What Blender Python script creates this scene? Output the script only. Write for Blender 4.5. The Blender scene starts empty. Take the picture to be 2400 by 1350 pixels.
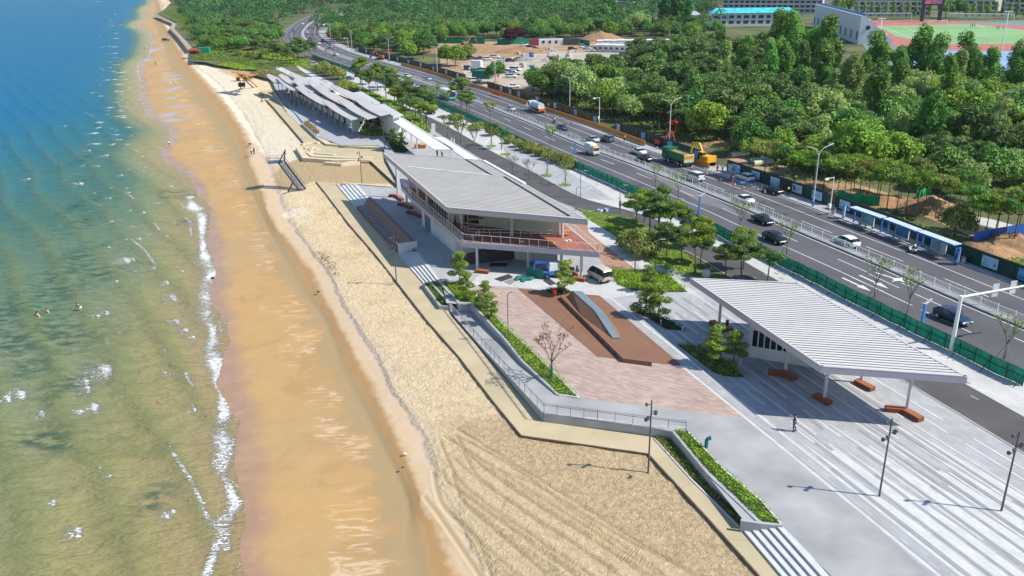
import bpy, math, random
import numpy as np
from mathutils import Vector, Matrix
rnd = random.Random(7)
SC = bpy.context.scene; COL = SC.collection
PI = math.pi; rad = math.radians
# ---------------------------------------------------------------- camera, sky, sun, exposure
CAMH = 41.0; FPX = 1983.0; PITCH = rad(20.954); ROLL = rad(-0.846)
_F = Vector((0, math.cos(PITCH), -math.sin(PITCH))); _U0 = Vector((0, math.sin(PITCH), math.cos(PITCH))); _X0 = Vector((1, 0, 0))
_X = _X0*math.cos(ROLL) + _U0*math.sin(ROLL); _U = -_X0*math.sin(ROLL) + _U0*math.cos(ROLL)
cam_data = bpy.data.cameras.new('camera'); cam = bpy.data.objects.new('camera', cam_data); COL.objects.link(cam)
cam_data.sensor_width = 36; cam_data.lens = 36*FPX/2400; cam_data.clip_start = 1; cam_data.clip_end = 20000
m = Matrix((( _X.x, _U.x, -_F.x, 0), (_X.y, _U.y, -_F.y, 0), (_X.z, _U.z, -_F.z, CAMH), (0, 0, 0, 1)))
cam.matrix_world = m; SC.camera = cam
S = Vector((0.937, -0.230, 1.0)).normalized()           # direction towards the sun
SUN_EL = math.asin(S.z); SUN_AZ = math.atan2(S.x, S.y)
W = bpy.data.worlds.new('World'); SC.world = W; W.use_nodes = True
nt = W.node_tree; bg = nt.nodes['Background']; sky = nt.nodes.new('ShaderNodeTexSky'); sky.sky_type = 'NISHITA'
sky.sun_disc = False; sky.sun_elevation = SUN_EL; sky.sun_rotation = SUN_AZ; sky.air_density = 1.45; sky.dust_density = .25; sky.ozone_density = 3.0
tint = nt.nodes.new('ShaderNodeMix'); tint.data_type = 'RGBA'; tint.blend_type = 'MULTIPLY'; tint.inputs['Factor'].default_value = 1; tint.inputs['B'].default_value = (.90, .97, 1.06, 1); nt.links.new(sky.outputs[0], tint.inputs['A']); nt.links.new(tint.outputs['Result'], bg.inputs[0]); bg.inputs[1].default_value = 0.105
sd = bpy.data.lights.new('sun', 'SUN'); sd.energy = 4.7; sd.angle = rad(.5); sd.color = (1, .94, .83)
sun = bpy.data.objects.new('sun', sd); COL.objects.link(sun); sun.rotation_euler = S.to_track_quat('Z', 'Y').to_euler(); sun.location = (60, -20, 90)
SC.view_settings.view_transform = 'Standard'; SC.view_settings.look = 'None'; SC.view_settings.exposure = 0.37; SC.view_settings.gamma = 1
SC.cycles.max_bounces = 5; SC.cycles.diffuse_bounces = 2; SC.cycles.transparent_max_bounces = 8
# ---------------------------------------------------------------- helpers
def G(px, py, z=0.0):
    """photo pixel (2400 x 1350) -> the point of the real place at height z"""
    d = _X*((px-1200)/FPX) - _U*((py-675)/FPX) + _F
    t = (z-CAMH)/d.z
    return Vector((d.x*t, d.y*t, z))
def GL(pts, z=0.0): return [G(p[0], p[1], p[2] if len(p) > 2 else z) for p in pts]
def proj(P):
    d = Vector(P)-Vector((0, 0, CAMH)); w = d.dot(_F)
    return 1200+FPX*d.dot(_X)/w, 675-FPX*d.dot(_U)/w
def smooth_line(pts, n=3):
    p = [Vector(q) for q in pts]
    for _ in range(n):
        q = [p[0]]
        for a, b in zip(p[:-1], p[1:]): q += [a*.75+b*.25, a*.25+b*.75]
        p = q+[p[-1]]
    return p
def resample(p, step):
    L = [0]
    for a, b in zip(p[:-1], p[1:]): L.append(L[-1]+(b-a).length)
    n = max(1, int(round(L[-1]/step))); out = []; k = 0
    for i in range(n+1):
        s = L[-1]*i/n
        while k < len(p)-2 and L[k+1] < s: k += 1
        t = (s-L[k])/max(1e-9, L[k+1]-L[k]); out.append(p[k].lerp(p[k+1], min(1, max(0, t))))
    return out
def offset(p, d):
    """offset a ground polyline to its right-hand side by d metres"""
    o = []
    for i, q in enumerate(p):
        t = (p[min(i+1, len(p)-1)]-p[max(i-1, 0)]); t.z = 0; t.normalize()
        o.append(q+Vector((t.y, -t.x, 0))*d)
    return o
_unit = {}
def repeat_boxes(parent, name, items, m_, cap=100):
    """items: (a, b, w, h) bars; the nearest ones become parts of their own, the rest one part"""
    items = sorted(items, key=lambda i: (Vector(i[0])-Vector((0, 0, CAMH))).length)
    key = (name, m_.name)
    if key not in _unit: me = bpy.data.meshes.new(name); q = MB().box((0, 0, 0), (1, 1, 1)); me.from_pydata(q.v, [], q.f); me.materials.append(m_); _unit[key] = me
    inv = parent.matrix_basis.inverted()
    for a, b, w, h in items[:cap]:
        a = Vector(a); b = Vector(b); d = b-a; L = d.length; x = d/L; y = Vector((0, 0, 1)).cross(x)
        if y.length < 1e-3: y = Vector((0, 1, 0)).cross(x)
        y.normalize(); z = x.cross(y); R = Matrix((x*L, y*w, z*h)).transposed().to_4x4(); o = bpy.data.objects.new(name, _unit[key]); COL.objects.link(o); o.parent = parent; o.matrix_basis = inv @ Matrix.Translation((a+b)/2) @ R
    if len(items) > cap:
        mb = MB()
        for a, b, w, h in items[cap:]: mb.bar(a, b, w, h)
        mb.build(name, m_, parent)['kind'] = 'stuff'
class MB:
    def __init__(s): s.v = []; s.f = []; s.m = []
    def add(s, vs, fs, mi=0):
        k = len(s.v); s.v += [tuple(v) for v in vs]
        for f in fs: s.f.append(tuple(i+k for i in f)); s.m.append(mi)
        return s
    def box(s, c, d, rz=0, mi=0, M=None, taper=1.0):
        hx, hy, hz = d[0]/2, d[1]/2, d[2]/2; vs = []
        for z, t in ((-hz, 1), (hz, taper)):
            for x, y in ((-hx, -hy), (hx, -hy), (hx, hy), (-hx, hy)): vs.append(Vector((x*t, y*t, z)))
        R = M if M is not None else Matrix.Rotation(rz, 3, 'Z')
        vs = [R @ v + Vector(c) for v in vs]
        return s.add(vs, [(3, 2, 1, 0), (4, 5, 6, 7), (0, 1, 5, 4), (1, 2, 6, 5), (2, 3, 7, 6), (3, 0, 4, 7)], mi)
    def bar(s, a, b, w, h, mi=0, up=(0, 0, 1)):
        a = Vector(a); b = Vector(b); d = (b-a); L = d.length
        if L < 1e-6: return s
        x = d/L; y = Vector(up).cross(x)
        if y.length < 1e-4: y = Vector((0, 1, 0)).cross(x)
        y.normalize(); z = x.cross(y); M = Matrix((x, y, z)).transposed()
        return s.box((a+b)/2, (L, w, h), M=M, mi=mi)
    def tube(s, a, b, r0, r1=None, n=8, mi=0, cap=True):
        a = Vector(a); b = Vector(b); r1 = r0 if r1 is None else r1
        d = (b-a).normalized(); u = d.orthogonal().normalized(); w = d.cross(u); vs = []
        for p, r in ((a, r0), (b, r1)):
            for i in range(n):
                t = 2*PI*i/n; vs.append(p+(u*math.cos(t)+w*math.sin(t))*r)
        fs = [(i, (i+1) % n, n+(i+1) % n, n+i) for i in range(n)]
        if cap: fs += [tuple(range(n-1, -1, -1)), tuple(range(n, 2*n))]
        return s.add(vs, fs, mi)
    def path(s, pts, r, n=6, mi=0):
        for a, b in zip(pts[:-1], pts[1:]): s.tube(a, b, r, r, n, mi)
        return s
    def poly(s, pts, mi=0): return s.add(pts, [tuple(range(len(pts)))], mi)
    def prism(s, pts, z0, z1, mi=0, side_mi=None, bottom=True):
        """pts counter-clockwise or not; top at z1 (or per point), bottom z0"""
        P = [Vector(p) for p in pts]
        A = sum(P[i].x*P[(i+1) % len(P)].y-P[(i+1) % len(P)].x*P[i].y for i in range(len(P)))
        if A < 0: P = P[::-1]
        n = len(P); lo = [Vector((p.x, p.y, z0)) for p in P]; hi = [Vector((p.x, p.y, z1 if z1 is not None else p.z)) for p in P]
        s.add(hi, [tuple(range(n))], mi)
        if bottom: s.add(lo, [tuple(range(n-1, -1, -1))], mi)
        s.add(lo+hi, [(i, (i+1) % n, n+(i+1) % n, n+i) for i in range(n)], mi if side_mi is None else side_mi)
        return s
    def ribbon(s, a, b, mi=0):
        """strip between two polylines of the same length"""
        n = len(a); s.add(list(a)+list(b), [(i, i+1, n+i+1, n+i) for i in range(n-1)], mi); return s
    def wall(s, line, w, h, z0=None, mi=0):
        """a wall of width w and height h following a polyline"""
        l = offset(line, w/2); r = offset(line, -w/2); n = len(line)
        up = lambda q, z: Vector((q.x, q.y, z))
        for i in range(n-1):
            zb0 = line[i].z if z0 is None else z0; zb1 = line[i+1].z if z0 is None else z0
            h0 = h if not hasattr(h, '__len__') else h[i]; h1 = h if not hasattr(h, '__len__') else h[i+1]
            A = [up(l[i], zb0), up(l[i+1], zb1), up(r[i+1], zb1), up(r[i], zb0)]
            B = [up(l[i], zb0+h0), up(l[i+1], zb1+h1), up(r[i+1], zb1+h1), up(r[i], zb0+h0)]
            fs = [(4, 5, 6, 7), (0, 4, 5, 1)[::-1], (2, 6, 7, 3)[::-1]]
            if i == 0: fs.append((0, 3, 7, 4)[::-1])
            if i == n-2: fs.append((1, 5, 6, 2)[::-1])
            s.add(A+B, fs, mi)
        return s
    def ball(s, c, r, n=8, mi=0, sz=1.0):
        c = Vector(c); vs = []; fs = []; m_ = max(3, n//2)
        for j in range(m_+1):
            a = PI*j/m_
            for i in range(n): t = 2*PI*i/n; vs.append(c+Vector((math.sin(a)*math.cos(t)*r, math.sin(a)*math.sin(t)*r, math.cos(a)*r*sz)))
        for j in range(m_):
            for i in range(n): fs.append((j*n+i, (j+1)*n+i, (j+1)*n+(i+1) % n, j*n+(i+1) % n))
        return s.add(vs, fs, mi)
    def build(s, name, mats, parent=None, smooth=False, world=True, bevel=0):
        if not isinstance(mats, (list, tuple)): mats = [mats]
        me = bpy.data.meshes.new(name)
        vs = s.v
        if parent is not None and world:
            inv = parent.matrix_basis.inverted(); gp = parent
            if parent.parent: inv = (parent.parent.matrix_basis @ parent.matrix_basis).inverted()
            vs = [tuple(inv @ Vector(v)) for v in vs]
        me.from_pydata(vs, [], s.f); me.polygons.foreach_set('material_index', s.m)
        if smooth: me.polygons.foreach_set('use_smooth', [True]*len(me.polygons))
        for mm in mats: me.materials.append(mm)
        me.validate(); o = bpy.data.objects.new(name, me); COL.objects.link(o); o.parent = parent
        if bevel:
            b = o.modifiers.new('b', 'BEVEL'); b.width = bevel; b.segments = 1; b.limit_method = 'ANGLE'
        return o
def tag(o, label=None, cat=None, group=None, kind=None):
    if label: o['label'] = label
    if cat: o['category'] = cat
    if group: o['group'] = group
    if kind: o['kind'] = kind
    return o
def thing(name, label, cat, loc=(0, 0, 0), rz=0, group=None):
    o = bpy.data.objects.new(name, None); COL.objects.link(o); o.empty_display_size = .3
    o.matrix_basis = Matrix.Translation(Vector(loc)) @ Matrix.Rotation(rz, 4, 'Z')
    return tag(o, label, cat, group)
def struct(o): o['kind'] = 'structure'; return o
def kids(o): return [c for c in bpy.data.objects if c.parent == o]
_kids = {}
def copy_thing(root, loc, rz=0, label=None, group=None, scale=None):
    c = root.copy(); COL.objects.link(c)
    s_ = scale if scale else root.scale[0]
    c.matrix_basis = Matrix.Translation(Vector(loc)) @ Matrix.Rotation(rz, 4, 'Z') @ (Matrix.Scale(s_, 4) if not hasattr(s_, '__len__') else Matrix.Diagonal((s_[0], s_[1], s_[2], 1)))
    if label: c['label'] = label
    if group: c['group'] = group
    if root.name not in _kids: _kids[root.name] = [(k, kids(k)) for k in kids(root)]
    for k, sub in _kids[root.name]:
        d = k.copy(); COL.objects.link(d); d.parent = c
        for g in sub: e = g.copy(); COL.objects.link(e); e.parent = d
    return c
# ---------------------------------------------------------------- materials
def _n(t, ty, **kw):
    n = t.nodes.new(ty)
    for k, v in kw.items(): setattr(n, k, v)
    return n
def mat(name, col, rough=.7, metal=0.0, var=.12, scale=1.5, bump=0.0, bscale=None, spec=.4, objvar=0.0, coord='pos', detail=4.0):
    """plain material with a little procedural unevenness"""
    M = bpy.data.materials.new(name); M.use_nodes = True; t = M.node_tree; b = t.nodes['Principled BSDF']
    b.inputs['Roughness'].default_value = rough; b.inputs['Metallic'].default_value = metal; b.inputs['Specular IOR Level'].default_value = spec
    src = _n(t, 'ShaderNodeNewGeometry').outputs['Position'] if coord == 'pos' else _n(t, 'ShaderNodeTexCoord').outputs['Object']
    nz = _n(t, 'ShaderNodeTexNoise'); nz.inputs['Scale'].default_value = scale; nz.inputs['Detail'].default_value = detail
    t.links.new(src, nz.inputs['Vector'])
    mr = _n(t, 'ShaderNodeMapRange'); mr.inputs['From Min'].default_value = .3; mr.inputs['From Max'].default_value = .7
    mr.inputs['To Min'].default_value = 1-var; mr.inputs['To Max'].default_value = 1+var
    t.links.new(nz.outputs['Fac'], mr.inputs['Value'])
    mx = _n(t, 'ShaderNodeMix', data_type='RGBA', blend_type='MULTIPLY'); mx.inputs['Factor'].default_value = 1
    mx.inputs['A'].default_value = (*col, 1); t.links.new(mr.outputs['Result'], mx.inputs['B']); out = mx.outputs['Result']
    if objvar:
        oi = _n(t, 'ShaderNodeObjectInfo'); hs = _n(t, 'ShaderNodeHueSaturation')
        a = _n(t, 'ShaderNodeMapRange'); a.inputs['To Min'].default_value = .5-objvar*.07; a.inputs['To Max'].default_value = .5+objvar*.07
        c = _n(t, 'ShaderNodeMapRange'); c.inputs['To Min'].default_value = 1-objvar; c.inputs['To Max'].default_value = 1+objvar
        f = _n(t, 'ShaderNodeMath', operation='FRACT'); mu = _n(t, 'ShaderNodeMath', operation='MULTIPLY'); mu.inputs[1].default_value = 7.31
        t.links.new(oi.outputs['Random'], a.inputs['Value']); t.links.new(oi.outputs['Random'], mu.inputs[0]); t.links.new(mu.outputs[0], f.inputs[0]); t.links.new(f.outputs[0], c.inputs['Value'])
        t.links.new(a.outputs[0], hs.inputs['Hue']); t.links.new(c.outputs[0], hs.inputs['Value']); t.links.new(out, hs.inputs['Color']); out = hs.outputs['Color']
    t.links.new(out, b.inputs['Base Color'])
    if bump:
        n2 = _n(t, 'ShaderNodeTexNoise'); n2.inputs['Scale'].default_value = bscale or scale*6; n2.inputs['Detail'].default_value = 5
        t.links.new(src, n2.inputs['Vector']); bp = _n(t, 'ShaderNodeBump'); bp.inputs['Strength'].default_value = 1; bp.inputs['Distance'].default_value = bump
        t.links.new(n2.outputs['Fac'], bp.inputs['Height']); t.links.new(bp.outputs[0], b.inputs['Normal'])
    return M
def leaf_mat(name, col, objvar=.25, trans=.25, var=.35):
    M = mat(name, col, rough=.65, var=var, scale=.9, objvar=objvar, coord='obj', spec=.25, detail=2)
    t = M.node_tree; b = t.nodes['Principled BSDF']; tr = _n(t, 'ShaderNodeBsdfTranslucent'); ms = _n(t, 'ShaderNodeMixShader'); ms.inputs[0].default_value = trans
    l = b.inputs['Base Color'].links[0].from_socket; t.links.new(l, tr.inputs[0])
    t.links.new(b.outputs[0], ms.inputs[1]); t.links.new(tr.outputs[0], ms.inputs[2]); t.links.new(ms.outputs[0], t.nodes['Material Output'].inputs['Surface'])
    return M
def brick_mat(name, c1, c2, mortar, size=1.0, ratio=2.0, ang=0.0, rough=.75, joint=.02, var=.15, patch=.12):
    """stone / block paving laid in rows, in world metres"""
    M = bpy.data.materials.new(name); M.use_nodes = True; t = M.node_tree; b = t.nodes['Principled BSDF']; b.inputs['Roughness'].default_value = rough
    g = _n(t, 'ShaderNodeNewGeometry'); mp = _n(t, 'ShaderNodeMapping'); mp.inputs['Rotation'].default_value = (0, 0, ang)
    t.links.new(g.outputs['Position'], mp.inputs[0]); br = _n(t, 'ShaderNodeTexBrick'); t.links.new(mp.outputs[0], br.inputs['Vector'])
    br.inputs['Color1'].default_value = (*c1, 1); br.inputs['Color2'].default_value = (*c2, 1); br.inputs['Mortar'].default_value = (*mortar, 1)
    br.inputs['Scale'].default_value = 1; br.inputs['Brick Width'].default_value = size*ratio; br.inputs['Row Height'].default_value = size
    br.inputs['Mortar Size'].default_value = joint; br.inputs['Bias'].default_value = 0
    nz = _n(t, 'ShaderNodeTexNoise'); nz.inputs['Scale'].default_value = patch; nz.inputs['Detail'].default_value = 6; nz.inputs['Roughness'].default_value = .65; t.links.new(g.outputs['Position'], nz.inputs['Vector'])
    mr = _n(t, 'ShaderNodeMapRange'); mr.inputs['From Min'].default_value = .3; mr.inputs['From Max'].default_value = .7; mr.inputs['To Min'].default_value = 1-var; mr.inputs['To Max'].default_value = 1+var
    t.links.new(nz.outputs['Fac'], mr.inputs['Value']); mx = _n(t, 'ShaderNodeMix', data_type='RGBA', blend_type='MULTIPLY'); mx.inputs['Factor'].default_value = 1
    t.links.new(br.outputs['Color'], mx.inputs['A']); t.links.new(mr.outputs[0], mx.inputs['B']); t.links.new(mx.outputs['Result'], b.inputs['Base Color'])
    return M
def slot_materials(o, mats):
    for i, mm in enumerate(mats): o.material_slots[i].link = 'OBJECT'; o.material_slots[i].material = mm
C = {}
def M_(name, *a, **k):
    C[name] = mat(name, *a, **k); return C[name]
M_('concrete', (.335, .335, .34), .75, var=.22, scale=.22, detail=10)
M_('concrete_wall', (.37, .375, .38), .75, var=.12, scale=.6, detail=6)
M_('promenade_concrete', (.47, .395, .255), .8, var=.09, scale=.3, detail=7)
M_('white_stone', (.56, .56, .56), .7, var=.07, scale=.8)
M_('pale_metal', (.52, .49, .52), .45, var=.04)
M_('fascia', (.44, .40, .44), .5, var=.03)
M_('white_paint', (.80, .80, .80), .45, var=.03)
M_('road_paint', (.68, .68, .68), .6, var=.15, scale=2)
M_('white_wall', (.66, .665, .66), .7, var=.05, scale=.3)
M_('cream_wall', (.60, .57, .50), .75, var=.05, scale=.3)
M_('dark_metal', (.06, .055, .06), .45, var=.1)
M_('lamp_pole', (.10, .085, .10), .5, var=.1)
M_('grey_metal', (.35, .36, .37), .4, .3, var=.08)
M_('rail_metal', (.30, .30, .31), .45, .2, var=.05)
M_('black', (.015, .015, .017), .5, var=.1)
M_('rubber', (.02, .02, .02), .8, var=.1)
M_('glass', (.015, .025, .035), .08, var=.1, spec=.6)
M_('glass_blue', (.02, .05, .10), .08, var=.1, spec=.6)
M_('red', (.55, .02, .02), .5, var=.05)
M_('orange_plastic', (.62, .25, .03), .55, var=.12, scale=.8)
M_('yellow', (.75, .40, .02), .5, var=.08)
M_('blue_paint', (.03, .16, .50), .45, var=.08)
M_('blue_sheet', (.02, .10, .42), .5, var=.25, scale=.4)
M_('teal_pipe', (.0, .16, .22), .4, var=.05)
M_('green_truck', (.01, .14, .06), .5, var=.12)
M_('timber', (.42, .25, .09), .7, var=.12)
M_('corten', (.21, .062, .032), .75, var=.15, scale=2)
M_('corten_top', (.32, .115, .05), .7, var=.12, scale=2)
M_('soil', (.20, .12, .07), .95, var=.3, scale=.5, bump=.2, bscale=1.2)
M_('site_soil', (.36, .24, .14), .95, var=.3, scale=.15, bump=.2, bscale=.8)
M_('skin', (.48, .27, .18), .6, var=.05)
M_('hair', (.012, .010, .009), .6, var=.1)
M_('tail_light', (.35, .01, .01), .3, var=.02)
M_('head_light', (.75, .77, .8), .15, var=.02)
M_('plate_green', (.05, .45, .25), .5, var=.02)
M_('plate_blue', (.03, .10, .45), .5, var=.02)
M_('bark', (.13, .10, .075), .9, var=.2, scale=3)
M_('pale_bark', (.30, .27, .22), .9, var=.2, scale=3)
M_('wrap_green', (.02, .16, .12), .8, var=.1)
M_('stake', (.28, .22, .17), .8, var=.1)
M_('grey_plate', (.55, .57, .6), .5); M_('orange_red', (.65, .10, .02), .5); M_('dark_green', (.01, .055, .04), .6, var=.2)
# ================================================================ SHORE, BEACH AND SEA
ZS = -2.7; ZP = -0.9
px_S = [(590,1420),(572,1350),(560,1270),(585,1229),(552,1136),(559,1073),(562,997),(547,972),(528,881),(519,788),(503,730),(509,667),(511,612),(494,554),(491,504),(468,466),(461,433),(428,403),(393,383),(376,360),(383,339),(403,315),(400,300),(332,264),(325,176),(322,148),(348,136),(356,100),(350,75),(317,60),(330,50),(345,43),(337,20),(358,8),(352,-5),(330,-30),(300,-55)]
px_C = [(985,1420),(965,1330),(946,1268),(962,1192),(934,1122),(891,1040),(855,970),(809,890),(776,789),(756,741),(706,683),(665,610),(630,540),(590,450),(560,380),(530,310),(490,255),(455,215),(425,180),(400,140),(392,110),(375,80),(365,45),(368,20),(362,0),(345,-30),(318,-55)]
px_W = [(1110,1420),(1073,1347),(1034,1244),(990,1200),(982,1153),(964,1098),(925,1013),(897,955),(867,885),(837,834),(801,771),(764,696),(723,625),(690,580),(638,523),(620,475),(605,417),(585,382),(585,340),(568,300),(540,262),(512,225),(480,190),(455,165),(435,140),(420,120),(398,80),(380,45),(376,10),(366,-5),(352,-30),(326,-55)]
px_F = [(1205,1420),(1156,1349),(1128,1290),(1092,1223),(1058,1177),(1034,1110),(1013,1040),(970,970),(925,915),(902,852),(877,814),(842,764),(809,708),(776,638),(745,600),(700,540),(672,480),(655,430),(638,380),(612,330),(590,290),(565,250),(535,215),(500,180),(462,158),(443,130),(425,95),(404,60),(385,30),(382,8),(372,-5),(358,-30),(332,-55)]
px_O = [(1900,1420),(1779,1350),(1659,1216),(1524,1070),(1519,1063),(1221,1020),(1154,940),(1076,838),(998,749),(930,662),(882,600),(817,525),(760,450),(735,400),(720,350),(690,310),(660,270),(640,240),(640,200),(610,165),(520,150),(445,140),(440,110),(405,60),(395,40),(400,15),(395,0),(385,-20),(345,-55)]
zS, zC, zW, zF, zO = ZS, -2.2, -1.85, -1.45, -1.12
def xy(pxs, z):
    p = [G(a, b, z) for a, b in pxs]; p = smooth_line(p, 1)
    a = np.array([(q.x, q.y) for q in p]); o = np.argsort(a[:, 1]); return a[o]
cS, cC, cW, cF, cO = xy(px_S, zS), xy(px_C, zC), xy(px_W, zW), xy(px_F, zF), xy(px_O, zO)
X_ = lambda c, y: np.interp(y, c[:, 1], c[:, 0])
def seg_dist(px, py, line):
    """distance of many points to a polyline"""
    d = np.full(px.shape, 1e9)
    for (ax, ay), (bx, by) in zip(line[:-1], line[1:]):
        vx, vy = bx-ax, by-ay; L2 = vx*vx+vy*vy+1e-12
        t = np.clip(((px-ax)*vx+(py-ay)*vy)/L2, 0, 1); d = np.minimum(d, np.hypot(px-ax-t*vx, py-ay-t*vy))
    return d
def vnoise(x, y, seed=0):
    """smooth value noise"""
    xi = np.floor(x).astype(np.int64); yi = np.floor(y).astype(np.int64); fx = x-xi; fy = y-yi
    fx = fx*fx*(3-2*fx); fy = fy*fy*(3-2*fy)
    def h(a, b):
        n = (a*374761393+b*668265263+seed*1442695041) & 0x7fffffff; n = ((n ^ (n >> 13))*1274126177) & 0x7fffffff; return (n & 0xffff)/65535.0
    return (h(xi, yi)*(1-fx)+h(xi+1, yi)*fx)*(1-fy)+(h(xi, yi+1)*(1-fx)+h(xi+1, yi+1)*fx)*fy
def fbm(x, y, o=4, seed=0):
    r = 0; a = .5; 
    for k in range(o): r = r+a*vnoise(x, y, seed+k); x = x*2.03; y = y*2.03; a *= .5
    return r/(1-.5**o)
def grid_mesh(name, Xg, Yg, Zg, attrs, material, smooth=True):
    ny, nx = Xg.shape; me = bpy.data.meshes.new(name); co = np.stack([Xg, Yg, Zg], -1).reshape(-1, 3).astype(np.float32)
    idx = np.arange(ny*nx).reshape(ny, nx); q = np.stack([idx[:-1, :-1], idx[:-1, 1:], idx[1:, 1:], idx[1:, :-1]], -1).reshape(-1, 4)
    me.vertices.add(ny*nx); me.vertices.foreach_set('co', co.ravel()); me.loops.add(q.size); me.loops.foreach_set('vertex_index', q.ravel().astype(np.int32))
    me.polygons.add(len(q)); me.polygons.foreach_set('loop_start', np.arange(0, q.size, 4, dtype=np.int32))
    me.update(calc_edges=True); me.polygons.foreach_set('use_smooth', np.ones(len(q), dtype=bool))
    for k, a in attrs.items():
        at = me.attributes.new(k, 'FLOAT', 'POINT'); at.data.foreach_set('value', a.astype(np.float32).ravel())
    me.materials.append(material); o = bpy.data.objects.new(name, me); COL.objects.link(o); return o
def inpoly(px, py, poly):
    r = np.zeros(px.shape, bool); n = len(poly)
    for i in range(n):
        x0, y0 = poly[i]; x1, y1 = poly[(i+1) % n]
        c = ((y0 > py) != (y1 > py)) & (px < (x1-x0)*(py-y0)/((y1-y0) if y1 != y0 else 1e-9)+x0); r ^= c
    return r
def attr(t, name): n = _n(t, 'ShaderNodeAttribute'); n.attribute_name = name; return n.outputs['Fac']
def mixc(t, fac, a, b, bl='MIX'):
    n = _n(t, 'ShaderNodeMix', data_type='RGBA', blend_type=bl)
    for s_, v in (('Factor', fac), ('A', a), ('B', b)):
        if hasattr(v, 'links'): t.links.new(v, n.inputs[s_])
        elif s_ == 'Factor': n.inputs[s_].default_value = v
        else: n.inputs[s_].default_value = (*v, 1)
    return n.outputs['Result']
def mth(t, op, a, b=None, c=None, clamp=False):
    n = _n(t, 'ShaderNodeMath', operation=op); n.use_clamp = clamp
    for i, v in enumerate((a, b, c)):
        if v is None: continue
        if hasattr(v, 'links'): t.links.new(v, n.inputs[i])
        else: n.inputs[i].default_value = v
    return n.outputs[0]
def noise(t, scale, detail=3, vec=None, rough=.5, dist=0.0):
    n = _n(t, 'ShaderNodeTexNoise'); n.inputs['Scale'].default_value = scale; n.inputs['Detail'].default_value = detail; n.inputs['Roughness'].default_value = rough; n.inputs['Distortion'].default_value = dist
    if vec is None: vec = _n(t, 'ShaderNodeNewGeometry').outputs['Position']
    t.links.new(vec, n.inputs['Vector']); return n.outputs['Fac']
def sstep(t, v, a, b):
    n = _n(t, 'ShaderNodeMapRange', interpolation_type='SMOOTHSTEP'); t.links.new(v, n.inputs['Value'])
    if b < a: a, b = b, a; n.inputs['To Min'].default_value = 1; n.inputs['To Max'].default_value = 0
    n.inputs['From Min'].default_value = a; n.inputs['From Max'].default_value = b; return n.outputs[0]
def stretch(t, ang, sx, sy):
    mp = _n(t, 'ShaderNodeMapping'); mp.inputs['Rotation'].default_value = (0, 0, ang); mp.inputs['Scale'].default_value = (sx, sy, 1)
    t.links.new(_n(t, 'ShaderNodeNewGeometry').outputs['Position'], mp.inputs[0]); return mp.outputs[0]
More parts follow.
